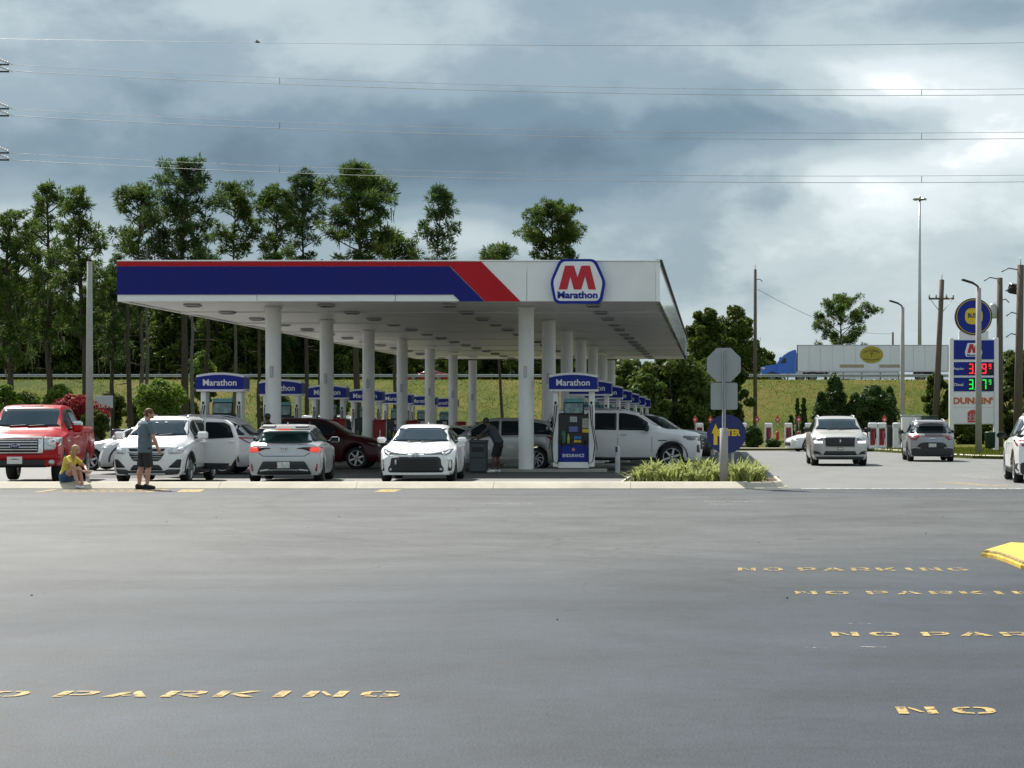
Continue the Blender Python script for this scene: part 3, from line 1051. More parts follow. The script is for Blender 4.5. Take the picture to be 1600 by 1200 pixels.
def make_pump():
    r = thing('fuel_pump', 'x', 'fuel pump', (0, 0, 0), group='fuel pumps under the canopy')
    W2 = .725
    arc = lambda x: .085 * (1 - (x / W2) ** 2)
    n = 14
    top = [(W2 - 2 * W2 * i / n, 2.86 + arc(W2 - 2 * W2 * i / n)) for i in range(n + 1)]
    hd = MB().prism([(-W2, 2.37), (W2, 2.37)] + top, -.36, .36).build('header', MT['sign_white'], r)
    top2 = [(W2 - 2 * W2 * i / n, 2.79 + arc(W2 - 2 * W2 * i / n)) for i in range(n + 1)]
    for sg_ in (-1, 1):
        MB().prism([(-W2, 2.435), (W2, 2.435)] + top2, sg_ * .362, sg_ * .375).build('header_face', MT['sign_blue'], hd)
    for sx in (-1, 1):
        MB().box((sx * (W2 + .004), 0, 2.63), (.012, .70, .36), .003).build('header_side', MT['sign_blue'], hd)
    text('lettering', 'Marathon', MT['sign_white'], hd, (0, -.381, 2.64), 1.02, .20, 'S', .010, .018)
    for sx in (-1, 1):
        p = MB().box((sx * .545, 0, 1.22), (.16, .44, 2.30), .02).build('pylon', MT['white_paint'], r)
        MB().box((sx * .545, -.222, 2.02), (.07, .012, .09), .004).build('camera_eye', MT['black'], p)
        MB().tube([(sx * .50, -.24, 1.95), (sx * .54, -.30, 1.5), (sx * .66, -.36, .75), (sx * .60, -.36, .25), (sx * .48, -.32, .16), (sx * .40, -.28, .5), (sx * .36, -.26, .85)], .017, 6).build('hose', MT['black'], p)
        MB().tube([(sx * .57, -.24, 1.95), (sx * .60, -.32, 1.4), (sx * .74, -.36, .6)], .013, 6).build('hose', MT['black'], p)
        MB().tube([(sx * .36, -.27, .78), (sx * .36, -.33, .92), (sx * .33, -.30, 1.02)], [.028, .034, .02], 7).build('nozzle', MT['dark'], p)
    MB().box((0, .02, .93), (.92, .40, 1.50), .02).build('cabinet', MT['dark'], r)
    sc = MB().box((0, -.19, 1.52), (.22, .04, .17), .008).build('display', MT['steel'], r)
    MB().box((0, -.213, 1.52), (.17, .012, .11), .003).build('screen', mat('lcd', (.33, .38, .36), .2), sc)
    kp = MB().box((0, -.19, 1.22), (.40, .04, .20), .008).build('keypad', MT['dark'], r)
    MB().box((0, -.214, 1.22), (.27, .012, .17), .003).build('key_panel', mat('key_blue', (.10, .13, .36), .3, var=.2, vscale=20), kp)
    MB().box((.37, -.19, 1.40), (.20, .03, .30), .006).build('notice', mat('notice', (.35, .36, .30), .5, var=.55, vscale=14), r)
    MB().box((.37, -.19, 1.17), (.20, .03, .11), .006).build('notice', MT['sign_yellow'], r)
    MB().lathe([(.0, .78), (.07, .78), (.075, .82), (.075, 1.10), (.04, 1.17), (.0, 1.18)], 12, c=(-.30, -.25, 0)).build('squeegee_bucket', mat('green_plastic', (.02, .13, .06), .4), r)
    MB().lathe([(.0, .78), (.04, .78), (.042, .98), (.018, 1.03), (.02, 1.08), (.0, 1.08)], 10, c=(-.15, -.25, 0)).build('spray_bottle', mat('bottle', (.45, .42, .10), .3, var=.5, vscale=8), r)
    for i in range(3):
        g = MB().box((.05 + .075 * i, -.20, .96), (.066, .05, .10), .006).build('grade_button', mat('grade_blue', (.04, .20, .50), .3), r)
        MB().box((.05 + .075 * i, -.20, .85), (.066, .05, .07), .006).build('price_tab', MT['sign_yellow'], g)
    lp = MB().box((0, -.20, .47), (.93, .05, .52), .012).build('lower_panel', MT['sign_blue'], r)
    text('lettering', 'ENDURANCE', MT['sign_white'], lp, (0, -.230, .42), .66, .10, 'S', .008, .02)
    MB().prism([(.055 * math.cos(PI / 6 + k * PI / 3), .60 + .055 * math.sin(PI / 6 + k * PI / 3)) for k in range(6)], -.226, -.236).build('emblem', mat('emblem_orange', (.62, .22, .10), .4), lp)
    MB().box((0, -.05, .13), (.94, .36, .20), .02).build('base', MT['white_paint'], r)
    tp = MB().box((0, -.02, 1.86), (.62, .10, .36), .015).build('advert_frame', MT['dark'], r)
    MB().box((0, -.076, 1.86), (.56, .012, .30), .003).build('advert_print', mat('advert', (.20, .30, .30), .3, var=.85, vscale=5), tp)
    MB().box((0, -.02, 2.10), (.60, .06, .12), .01).build('advert_header', MT['teal'], tp)
    return r
ordn = ['nearest the kerb', 'second from the kerb', 'third from the kerb', 'fourth from the kerb', 'fifth from the kerb', 'sixth from the kerb', 'farthest from the kerb']
pump0 = make_pump()
for s_, X in enumerate(PUMPX):
    for k, Y in enumerate(ROWY):
        lab = 'blue and white fuel pump of the %s row, %s' % (('left', 'right')[s_], ordn[k])
        if s_ == 0 and k == 0:
            pump0.location = (X, Y, gz(Y) + .08); pump0['label'] = lab
        else:
            dup(pump0, (X, Y, gz(Y) + .08), 0, lab)

# red cabinets beside the columns of the left row
rc = thing('red_cabinet', 'x', 'cabinet', group='red cabinets beside the canopy columns')
MB().box((0, 0, .80), (.40, .40, 1.42), .025).build('body', MT['red_plastic'], rc)
MB().box((0, 0, 1.54), (.44, .44, .09), .03).build('lid', MT['red_plastic'], rc)
MB().box((.02, -.203, 1.0), (.035, .006, .36)).build('label_strip', MT['sign_white'], rc)
for i, k in enumerate((1, 2, 3, 5, 6)):
    loc = (COLX[0] + .47, ROWY[k] - .05, gz(ROWY[k]) + .08)
    lab = 'red cabinet beside the left-row column %s' % ordn[k].replace('kerb', 'kerb end of the canopy')
    if i == 0: rc.location = loc; rc['label'] = lab
    else: dup(rc, loc, 0, lab)

bl = thing('bollard', 'steel bollard between the nearest right pump and the grasses', 'bollard', (ax(965, 57.2), 57.2, gz(57.2)))
MB().lathe([(.075, -.1), (.075, .74), (.06, .80), (0, .83)], 14).build('pipe', MT['galv'], bl)
MB().box((-.03, -.078, .70), (.06, .01, .16), .002).build('plate', MT['dark'], bl)

tb = thing('litter_bin', 'dark grey plastic litter bin beside the person leaning into the silver car', 'litter bin', (ax(748, 57.3), 57.3, gz(57.3)))
MB().box((0, 0, .46), (.50, .50, .88), .03).build('body', MT['bin'], tb)
MB().box((0, 0, .93), (.54, .54, .10), .03).build('lid', MT['bin'], tb)
MB().box((0, -.252, .70), (.36, .012, .14), .004).build('opening', MT['black'], tb)
MB().box((0, -.252, .45), (.50, .012, .02), .003).build('band', MT['black'], tb)
# ------------------------------------------------------------------ trees
MT['needle'] = leaf_mat('pine_needles', (.030, .068, .014), (.125, .185, .032), .7, .45)
MT['needle2'] = leaf_mat('pine_needles_blue', (.028, .066, .022), (.100, .160, .042), .7, .45)
MT['oak'] = leaf_mat('oak_leaves', (.036, .068, .010), (.120, .155, .026), .6, .45)
MT['fresh'] = leaf_mat('fresh_leaves', (.065, .125, .016), (.185, .27, .04), 1.2, .5)
MT['cedar'] = leaf_mat('cedar_leaves', (.022, .056, .010), (.070, .125, .022), .8, .2)
MT['redleaf'] = leaf_mat('red_leaves', (.13, .010, .014), (.34, .030, .034), 1.6, .35)
MT['moss'] = leaf_mat('hanging_moss', (.06, .062, .04), (.12, .118, .08), 1.2, .3)
MT['bark'] = mat('pine_bark', (.062, .047, .036), .95, var=.4, vscale=2.2, bump=.6, bscale=9, stretch=(3, 3, .6))
MT['bark_grey'] = mat('grey_bark', (.125, .112, .095), .95, var=.3, vscale=2.5, bump=.5, bscale=10, stretch=(3, 3, .6))

def puff_tris(C, Rr, m, wid, rng, up=.25, inner=.15):
    """needle-like triangles bursting out of puff centres C (n,3) with radii Rr (n,)"""
    n = len(C)
    C = np.repeat(C, m, 0)
    Rr = np.repeat(Rr, m)
    d = rng.normal(0, 1, (n * m, 3))
    d[:, 2] = d[:, 2] * .75 + up
    d /= np.linalg.norm(d, axis=1)[:, None]
    u0 = rng.uniform(inner, .62, n * m) * Rr
    u1 = u0 + rng.uniform(.34, .55, n * m) * Rr
    side = np.cross(d, rng.normal(0, 1, (n * m, 3)))
    side /= np.linalg.norm(side, axis=1)[:, None] + 1e-9
    w = wid * rng.uniform(.6, 1.4, n * m)[:, None]
    A = C + d * u0[:, None]
    T = C + d * u1[:, None] + rng.normal(0, .05, (n * m, 3))
    V = np.stack([A - side * w, A + side * w, T + side * w * .5, T - side * w * .5], 1)
    return V.reshape(-1, 3)

def leaf_quads(C, Rr, m, size, rng, flat=.8):
    n = len(C)
    C = np.repeat(C, m, 0)
    Rr = np.repeat(Rr, m)
    d = rng.normal(0, 1, (n * m, 3))
    d /= np.linalg.norm(d, axis=1)[:, None]
    P = C + d * (Rr * rng.uniform(.25, 1, n * m) ** .45)[:, None] * np.array([1, 1, flat])
    nrm = d + rng.normal(0, .8, (n * m, 3)) + np.array([0, 0, .3])
    nrm /= np.linalg.norm(nrm, axis=1)[:, None]
    a = np.cross(nrm, rng.normal(0, 1, (n * m, 3)))
    a /= np.linalg.norm(a, axis=1)[:, None] + 1e-9
    b = np.cross(nrm, a)
    s = size * rng.uniform(.6, 1.35, n * m)[:, None]
    V = np.stack([P - a * s, P - b * s * .55, P + a * s, P + b * s * .55], 1)
    return V.reshape(-1, 3)

def quads_mesh(name, V, mt):
    return np_mesh(name, V, np.arange(len(V)).reshape(-1, 4), mt)

def moss_strands(C, n, rng):
    idx = rng.integers(0, len(C), n)
    P = C[idx] + rng.normal(0, .5, (n, 3))
    L = rng.uniform(.5, 1.6, n)
    w = rng.uniform(.03, .09, n)
    an = rng.uniform(0, PI, n)
    dx = np.stack([np.cos(an) * w, np.sin(an) * w, 0 * w], 1)
    dn = np.stack([rng.normal(0, .08, n), rng.normal(0, .08, n), -L], 1)
    return np.stack([P - dx, P + dx, P + dn + dx * .3, P + dn - dx * .3], 1).reshape(-1, 3)

def pine_geo(h, cb, cw, seed, tr=.24, limbs=34, lean=(0, 0), m=84, puff=.64, gap=.10, top_heavy=.5, wid=.036, dead=3):
    """pine h metres tall, crown from cb*h up, half width cw; returns trunk builder, puff centres, radii"""
    rr = random.Random(seed)
    rng = np.random.default_rng(seed)
    mb = MB()
    N = 9
    wob = [(0, 0)]
    for i in range(N):
        wob.append((wob[-1][0] * .8 + rr.uniform(-.16, .16), wob[-1][1] * .8 + rr.uniform(-.16, .16)))
    def axis(t):
        i = min(int(t * N), N - 1); f = t * N - i
        wx = wob[i][0] * (1 - f) + wob[i + 1][0] * f
        wy = wob[i][1] * (1 - f) + wob[i + 1][1] * f
        return Vector((lean[0] * h * t ** 1.4 + wx, lean[1] * h * t ** 1.4 + wy, h * t))
    ts = [0, .01, .03] + [i / 18 for i in range(1, 19)]
    mb.tube([axis(t) - (Vector((0, 0, .3)) if t == 0 else Vector((0, 0, 0))) for t in ts],
            [tr * (1.45 if t == 0 else 1.25 if t < .02 else 1.08 if t < .04 else (1 - .82 * t)) for t in ts], 9)
    C, Rr = [], []
    for i in range(limbs):
        u = (i + rr.uniform(0, 1)) / limbs
        t = cb + (1 - cb) * u ** .9 * .985
        if rr.random() < gap:
            continue
        prof = (math.sin(PI * min(1, (u * .82 + .16)) ** (1.0 + top_heavy * .4))) ** .7
        ln = max(.5, cw * prof * rr.uniform(.55, 1.12))
        a = i * 2.4 + rr.uniform(-.6, .6)
        sl = rr.uniform(.05, .55) + .5 * u
        base = axis(t)
        dirv = Vector((math.cos(a), math.sin(a), sl)).normalized()
        pts = [base]
        for k in range(1, 5):
            q = base + dirv * (ln * k / 4) + Vector((rr.uniform(-.12, .12), rr.uniform(-.12, .12), .10 * ln * (k / 4) ** 2))
            pts.append(q)
        mb.tube(pts, [.07 * (1 - u * .5) + .02, .055, .04, .028, .015], 5)
        ns = max(3, int(ln * 2.7))
        for k in range(ns):
            f = 1.0 - .62 * rr.random() ** 1.6 if k else 1.0
            j = min(3, int(f * 4)); q = pts[j].lerp(pts[j + 1], f * 4 - j) if f < 1 else pts[4]
            off = Vector((rr.gauss(0, .40), rr.gauss(0, .40), rr.gauss(.16, .20))) * (.45 + .40 * ln / max(cw, .1)) * 1.3
            q2 = q + off
            mb.tube([q, q.lerp(q2, .6), q2], [.022, .016, .008], 4, caps=False)
            C.append(q2); Rr.append(puff * rr.uniform(.6, 1.15) * (.75 + .25 * prof))
    tip = axis(1)
    for k in range(4):
        C.append(tip + Vector((rr.gauss(0, .3), rr.gauss(0, .3), rr.uniform(-.4, .3)))); Rr.append(puff * .75)
    for k in range(dead):
        t = rr.uniform(cb * .5, cb * .95); a = rr.uniform(0, 6.28)
        b = axis(t); d = Vector((math.cos(a), math.sin(a), rr.uniform(-.3, .25))) * rr.uniform(.6, 1.8)
        mb.tube([b, b + d * .5 + Vector((0, 0, .05)), b + d], [.035, .022, .008], 4)
    C = np.array(C); Rr = np.array(Rr)
    return mb, C, Rr, puff_tris(C, Rr, m, wid, rng), rng

def pine(label, px, top, Y, cbpy, hw, seed, base=None, mt='needle', moss=0, bark='bark', group='pines in front of the highway bank', **kw):
    z0 = base if base is not None else bank_z(0, Y)
    s = FPX / Y
    h = EYE - (top - PY) / s - z0 - .35
    cbz = EYE - (cbpy - PY) / s - z0
    r = thing('pine_tree', label, 'tree', (ax(px, Y), Y, z0), 0, group)
    mb, C, Rr, V, rng = pine_geo(h, cbz / h, hw / s * .92, seed, **kw)
    mb.build('trunk', MT[bark], r)
    link('crown', quads_mesh('crown', V, MT[mt]), r)
    if moss:
        link('hanging_moss', quads_mesh('hanging_moss', moss_strands(C[:max(8, len(C) // 2)], moss, rng), MT['moss']), r)['kind'] = 'stuff'
    return r

def broad_geo(h, w, seed, cb=.25, nc=46, m=170, size=.17, tr=.22, cr=.30, squash=1.0, shape='oak'):
    rr = random.Random(seed)
    rng = np.random.default_rng(seed)
    mb = MB()
    sp = Vector((rr.uniform(-.2, .2), rr.uniform(-.2, .2), h * max(cb, .18)))
    mb.tube([Vector((0, 0, -.3)), Vector((0, 0, .15)), sp * .55, sp], [tr * 1.4, tr * 1.1, tr * .9, tr * .75], 9)
    C, Rr = [], []
    for i in range(nc):
        u = (i + .5) / nc
        z = cb + (1 - cb) * u
        if shape == 'cone':
            pr = (1 - u) ** .85 * (.55 + .45 * min(1, u * 5))
        elif shape == 'column':
            pr = (math.sin(PI * (u * .8 + .12))) ** .6 * (1 - .55 * u)
        else:
            pr = max(.12, math.sin(PI * (u * .86 + .10))) ** .62
        a = i * 2.39996 + rr.uniform(-.5, .5)
        rad = w * pr * math.sqrt(rr.uniform(.12, 1.0)) * rr.uniform(.8, 1.08)
        r_ = cr * w * rr.uniform(.6, 1.1) * (.55 + .45 * pr)
        c = Vector((math.cos(a) * max(0, rad - r_ * .5), math.sin(a) * max(0, rad - r_ * .5), h * z - r_ * .6 * (u > .8)))
        C.append(c); Rr.append(r_)
        if i % 2 == 0:
            mb.tube([sp * rr.uniform(.6, 1), sp.lerp(c, .55) + Vector((0, 0, .1 * h * .2)), c], [tr * .32, tr * .2, tr * .06], 5, caps=False)
    C = np.array(C); Rr = np.array(Rr)
    return mb, C, Rr, leaf_quads(C, Rr, m, size, rng, .82 * squash), rng

def broad(name, label, cat, px, top, Y, hw, seed, base=None, mt='oak', group=None, basepy=None, moss=0, **kw):
    z0 = base if base is not None else (EYE - (basepy - PY) * Y / FPX if basepy else bank_z(0, Y))
    s = FPX / Y
    h = EYE - (top - PY) / s - z0
    r = thing(name, label, cat, (ax(px, Y), Y, z0), 0, group)
    mb, C, Rr, V, rng = broad_geo(h, hw / s, seed, **kw)
    mb.build('trunk', MT['bark_grey'], r)
    link('crown', quads_mesh('crown', V, MT[mt]), r)
    if moss:
        link('hanging_moss', quads_mesh('hanging_moss', moss_strands(C, moss, rng), MT['moss']), r)['kind'] = 'stuff'
    return r

# pines on the left, in front of the bank
pine('dense pine branching low at the left edge behind the red pickup', 14, 338, 132, 585, 72, 11, moss=70, limbs=46, m=90, tr=.26)
pine('tall pine with an open tiered crown, left of the concrete lamp post', 78, 288, 146, 555, 58, 12, moss=60, limbs=44, gap=.12, tr=.28)
pine('leaning bushy pine right behind the concrete lamp post', 128, 296, 140, 545, 50, 23, moss=50, limbs=42, gap=.06, tr=.24)
pine('short dark pine between the lamp post and the canopy corner', 176, 420, 150, 580, 58, 14, moss=60, limbs=30, mt='needle2', tr=.22)
pine('rounded pine above the left end of the red stripe', 219, 296, 150, 425, 52, 25, limbs=30, m=90, tr=.20, bark='bark_grey')
pine('tallest pine on the left, with a heavy dark crown', 290, 250, 148, 470, 60, 16, limbs=46, m=92, puff=.68, tr=.33, mt='needle2', moss=80)
pine('pine with a thin straight trunk touching the tallest pine', 364, 290, 152, 410, 42, 17, limbs=30, tr=.17, bark='bark_grey')
pine('slim pine with a leaning crown over the blue panel', 430, 293, 152, 420, 38, 18, limbs=28, gap=.1, tr=.18)
pine('pine with a bare spike beside its top, over the blue panel', 478, 274, 154, 430, 44, 19, limbs=32, gap=.10, tr=.20, mt='needle2')
pine('broadest pine, round crown with limbs showing, over the middle of the canopy', 560, 259, 150, 440, 72, 30, limbs=52, m=92, puff=.68, tr=.30, moss=60)
pine('low bushy pine at the foot of the broadest pine', 618, 372, 156, 470, 44, 21, limbs=26, tr=.18)
pine('thin leaning pine standing alone left of the red chevron', 668, 294, 155, 430, 30, 22, limbs=26, gap=.15, lean=(.045, 0), tr=.15, bark='bark_grey', mt='needle2', puff=.75)
pine('pine rising behind the six-sided sign on the canopy', 858, 322, 160, 440, 60, 33, limbs=40, m=90, tr=.26)
pine('small pine top showing over the white fascia', 783, 388, 165, 450, 32, 24, limbs=20, tr=.16)
pine('spreading flat-topped pine behind the white lorry trailer', 1312, 467, 262, 600, 66, 41, base=-.9, limbs=30, gap=.12, m=70, puff=.75, wid=.05, group=None, tr=.26)

# thinner trunks standing among the pines
for i, (px, Y, hgt, lx) in enumerate(((228, 144, 15, .01), (204, 141, 12, -.03), (300, 139, 13, .0), (322, 158, 13, .02), (405, 150, 14, -.01), (500, 146, 14, .01), (668, 150, 11, .03), (848, 150, 12, .02))):
    t = thing('bare_trunk', ['grey bare trunk left of the first left pump sign', 'dark crooked trunk behind the standing man', 'pale thin trunk beside the tallest pine trunk', 'dark trunk right of the leftmost pump sign', 'thin trunk behind the left front column', 'dark trunk behind the second left column', 'thin dark trunk under the canopy, left of the gap in the trees', 'crooked brown trunk just right of the right front column'][i], 'tree trunk', (ax(px, Y), Y, bank_z(0, Y)), 0, 'bare trunks under the pines')
    rr = random.Random(60 + i)
    pts = [Vector((lx * hgt * (k / 8) ** 1.3 + rr.uniform(-.08, .08), rr.uniform(-.08, .08), hgt * k / 8 - (.3 if k == 0 else 0))) for k in range(9)]
    mb = MB()
    mb.tube(pts, [.22 * (1 - .6 * k / 8) * (.75 if i in (0, 2, 4) else 1) for k in range(9)], 9)
    mb.build('trunk', MT['bark_grey' if i in (0, 2) else 'bark'], t)
    mb = MB()
    for k in range(7):
        b = pts[rr.randint(3, 7)]; a = rr.uniform(0, 6.28); d = Vector((math.cos(a), math.sin(a), rr.uniform(-.2, .5))) * rr.uniform(.6, 1.7)
        mb.tube([b, b + d * .5, b + d], [.04, .025, .008], 4)
    mb.build('limbs', MT['bark'], t)

# wood beyond the highway: a few grown trees, copied
protos = []
for i in range(3):
    r = thing('wood_tree', 'dark tree in the dense wood beyond the highway', 'tree', (0, 0, 0), 0, 'trees of the wood beyond the highway')
    mb, C, Rr, V, rng = broad_geo(15.5 + i * 1.5, 5.2, 70 + i, cb=.02, nc=80, m=130, size=.30, tr=.25, cr=.27)
    mb.build('trunk', MT['bark'], r)
    link('crown', quads_mesh('crown', V, MT['oak']), r)
    link('hanging_moss', quads_mesh('hanging_moss', moss_strands(C, 90, rng), MT['moss']), r)['kind'] = 'stuff'
    protos.append(r)
for i in range(2):
    r = thing('wood_tree', 'dark tree in the dense wood beyond the highway', 'tree', (0, 0, 0), 0, 'trees of the wood beyond the highway')
    mb, C, Rr, V, rng = pine_geo(21 + i * 2, .12, 3.6, 80 + i, limbs=40, m=50, puff=.9, wid=.06)
    mb.build('trunk', MT['bark'], r)
    link('crown', quads_mesh('crown', V, MT['needle2']), r)
    protos.append(r)
rr = random.Random(8)
used = set()
def wood(px, Y, k, sc=1.0):
    loc = (ax(px, Y), Y, bank_z(0, Y))
    p = protos[k]
    if k not in used:
        used.add(k); o = p; o.location = loc
    else:
        o = dup(p, loc)
    o.rotation_euler = (0, 0, rr.uniform(0, 6.28))
    o.scale = (sc * rr.uniform(.9, 1.1),) * 2 + (sc * rr.uniform(.9, 1.1),)
for i in range(104):
    px = -330 + 1300 * (i + rr.uniform(-.4, .4)) / 104
    Y = rr.choice((246, 252, 262, 275)) + rr.uniform(-5, 5)
    big = 1.0 if px < 250 else (.92 if px < 560 else .68)
    wood(px, Y, rr.choice((0, 1, 2, 0, 1, 2, 3, 4)) if px < 560 else rr.choice((0, 1, 2)), big)
for px, Y, k, sc in ((1170, 262, 0, .84), (1200, 272, 1, .70), (1148, 256, 2, .80), (1120, 258, 2, .75), (1225, 290, 1, .42), (1085, 262, 1, .8), (1045, 265, 0, .7), (1620, 262, 0, .8), (1660, 270, 2, .85), (1580, 275, 1, .72), (1720, 262, 2, .9)):
    wood(px, Y, k, sc)

# thicket right of the canopy, between the forecourt and the bank
G = 'broadleaf trees right of the canopy'
broad('oak_tree', 'dark dense oak low behind the right pump row', 'tree', 985, 560, 128, 62, 101, group=G, cb=.03, nc=60, m=230, size=.15, basepy=690)
broad('oak_tree', 'widest dark oak between the canopy corner and the octagonal sign', 'tree', 1052, 545, 126, 78, 102, group=G, cb=.03, nc=80, m=240, size=.15, basepy=695)
broad('oak_tree', 'dark oak filling the gap behind the octagonal sign', 'tree', 1108, 560, 131, 56, 103, group=G, cb=.03, nc=60, m=220, size=.15, basepy=690)
broad('oak_tree', 'taller green tree with an uneven top right of the canopy corner', 'tree', 1105, 481, 150, 46, 104, group=G, cb=.2, nc=54, m=200, size=.18, basepy=670)
broad('oak_tree', 'dark oak just left of the plain wooden pole', 'tree', 1142, 553, 134, 34, 140, group=G, cb=.03, nc=50, m=200, size=.15, basepy=688)
broad('oak_tree', 'small yellowish tree at the foot of the canopy corner', 'tree', 1010, 585, 121, 42, 105, group=G, cb=.05, nc=40, m=170, size=.14, mt='needle', basepy=692)
broad('oak_tree', 'dark leafy tree right of the pylon sign by the wooden poles', 'tree', 1585, 556, 132, 40, 106, group='trees by the pylon sign', cb=.04, nc=50, m=200, size=.16, basepy=692)
broad('oak_tree', 'leafy tree behind the foot of the pylon sign', 'tree', 1518, 612, 128, 46, 107, group='trees by the pylon sign', cb=.04, nc=44, m=190, size=.15, basepy=696)
broad('oak_tree', 'dark tree behind the leaning wooden pole left of the pylon sign', 'tree', 1463, 582, 160, 26, 108, group='trees by the pylon sign', cb=.04, nc=36, m=190, size=.16, basepy=665)
broad('oak_tree', 'thick dark tree at the right edge beyond the white crossover', 'tree', 1655, 545, 126, 70, 109, group='trees by the pylon sign', cb=.03, nc=50, m=200, size=.16, basepy=696)
# cedars and hedge on the bank behind the chargers
G = 'dark cedars at the foot of the bank'
broad('cedar_shrub', 'tallest dark cedar directly behind the silver SUV on the road', 'cedar', 1304, 585, 136, 33, 111, group=G, cb=.0, nc=80, m=200, size=.10, mt='cedar', shape='column', cr=.40, basepy=692)
broad('cedar_shrub', 'lower cedar leaning against the left of the tallest cedar', 'cedar', 1284, 612, 135, 24, 141, group=G, cb=.0, nc=50, m=160, size=.10, mt='cedar', shape='column', cr=.45, basepy=692)
broad('cedar_shrub', 'dark cedar between the tallest cedar and the wide one', 'cedar', 1336, 614, 135.5, 28, 142, group=G, cb=.0, nc=50, m=160, size=.10, mt='cedar', shape='column', cr=.45, basepy=690)
broad('cedar_shrub', 'cedar closing the right end of the dark row, left of the lamp post', 'cedar', 1390, 604, 138, 18, 143, group=G, cb=.0, nc=50, m=160, size=.10, mt='cedar', shape='column', cr=.45, basepy=684)
broad('cedar_shrub', 'wide cedar right of the tallest cedar, sunlit top', 'cedar', 1366, 602, 137, 42, 112, group=G, cb=.0, nc=80, m=210, size=.10, mt='cedar', shape='oak', cr=.32, basepy=688)
broad('cedar_shrub', 'narrow young cedar spike above the white electric car', 'cedar', 1256, 621, 134, 9, 113, group=G, cb=.0, nc=36, m=130, size=.08, mt='cedar', shape='column', cr=.5, basepy=692)
broad('cedar_shrub', 'second narrow cedar spike, just left of the first', 'cedar', 1246, 621, 139, 7, 114, group=G, cb=.0, nc=30, m=120, size=.08, mt='cedar', shape='column', cr=.5, basepy=690)
broad('cedar_shrub', 'small low cedar beside the white charger posts', 'cedar', 1236, 648, 132, 8, 115, group=G, cb=.0, nc=24, m=110, size=.08, mt='cedar', shape='column', cr=.5, basepy=694)
broad('clipped_shrub', 'rounded dark green shrub right of the round blue sign', 'shrub', 1177, 664, 117.5, 20, 116, cb=.0, nc=40, m=180, size=.06, mt='cedar', cr=.42, basepy=699)
broad('clipped_shrub', 'low dark shrub under the first white charger', 'shrub', 1208, 686, 118, 14, 117, cb=.0, nc=24, m=130, size=.05, mt='cedar', cr=.45, basepy=699)
# bushes on the left
broad('red_bush', 'red-leaved bush behind the red pickup by the lamp post', 'bush', 118, 616, 99, 52, 121, cb=.05, nc=60, m=190, size=.06, mt='redleaf', basepy=676)
broad('red_bush', 'dark green bush with reddish tips below the red bush', 'bush', 150, 640, 97, 26, 122, cb=.0, nc=36, m=170, size=.06, mt='oak', basepy=682)
broad('green_bush', 'bright green bush behind the standing man', 'bush', 250, 592, 122, 48, 123, cb=.05, nc=60, m=170, size=.10, mt='fresh', basepy=668)
broad('green_bush', 'bright green sapling behind the lamp post and the pickup', 'bush', 92, 600, 125, 34, 124, cb=.1, nc=40, m=130, size=.10, mt='fresh', basepy=668)
broad('green_bush', 'bright green leafy tree left of the leftmost pump sign', 'bush', 318, 548, 170, 30, 125, cb=.15, nc=40, m=150, size=.13, mt='fresh', basepy=640)
broad('green_bush', 'bright green bush at the far left edge', 'bush', 8, 600, 122, 30, 126, cb=.05, nc=36, m=140, size=.10, mt='fresh', basepy=668)

G = 'dark shrubs under the pines'
for i, (px, top, Y, hw, lab) in enumerate(((172, 612, 158, 34, 'low dark shrub under the pines behind the grey sign back'), (40, 612, 155, 40, 'low dark shrub under the leftmost pines'), (428, 600, 158, 26, 'dark shrub glimpsed behind the left front column'), (215, 626, 150, 24, 'small dark shrub left of the bright green bush'), (292, 622, 156, 22, 'dark shrub at the foot of the tallest pine'), (520, 610, 160, 26, 'dark shrub seen between the left pump signs'))):
    broad('dark_shrub', lab, 'shrub', px, top, Y, hw, 150 + i, group=G, cb=.0, nc=44, m=150, size=.13, cr=.36, basepy=668)

# variegated grasses in the kerbed bed
MT['lily'] = leaf_mat('variegated_blades', (.12, .18, .028), (.58, .60, .23), 12, .4)
def clump(x, y, h, seed, label):
    rng = np.random.default_rng(seed)
    r = thing('grass_clump', label, 'ornamental grass', (x, y, .10), 0, 'variegated grasses in the kerbed bed')
    Q = []
    n = 70
    for i in range(n):
        a = rng.uniform(0, 2 * PI)
        L = h * rng.uniform(.65, 1.2)
        out = L * rng.uniform(.25, .95)
        wd = rng.uniform(.020, .040)
        bx, by_ = rng.normal(0, .10, 2)
        d = np.array([math.cos(a), math.sin(a), 0]); sd = np.array([-math.sin(a), math.cos(a), 0])
        prev = None
        for k in range(5):
            t = k / 4
            p = np.array([bx, by_, 0]) + d * out * t ** 1.3 + np.array([0, 0, L * (t * 1.15 - .62 * t ** 2.6 * (out / L + .25))])
            w = wd * (1 - t) ** .6 + .001
            cur = (p - sd * w, p + sd * w)
            if prev is not None:
                Q += [prev[0], prev[1], cur[1], cur[0]]
            prev = cur
    link('leaf_blades', quads_mesh('leaf_blades', np.array(Q), MT['lily']), r)
CL = [(1000, 44.0, .62), (1022, 45.2, .66), (1042, 43.9, .60), (1064, 45.0, .70), (1084, 43.9, .62), (1104, 45.1, .68), (1115, 44.4, .55), (1148, 44.8, .68), (1158, 43.8, .66), (1176, 44.6, .62), (1180, 45.9, .60), (1050, 46.6, .66), (1110, 46.8, .62), (1012, 46.7, .64)]
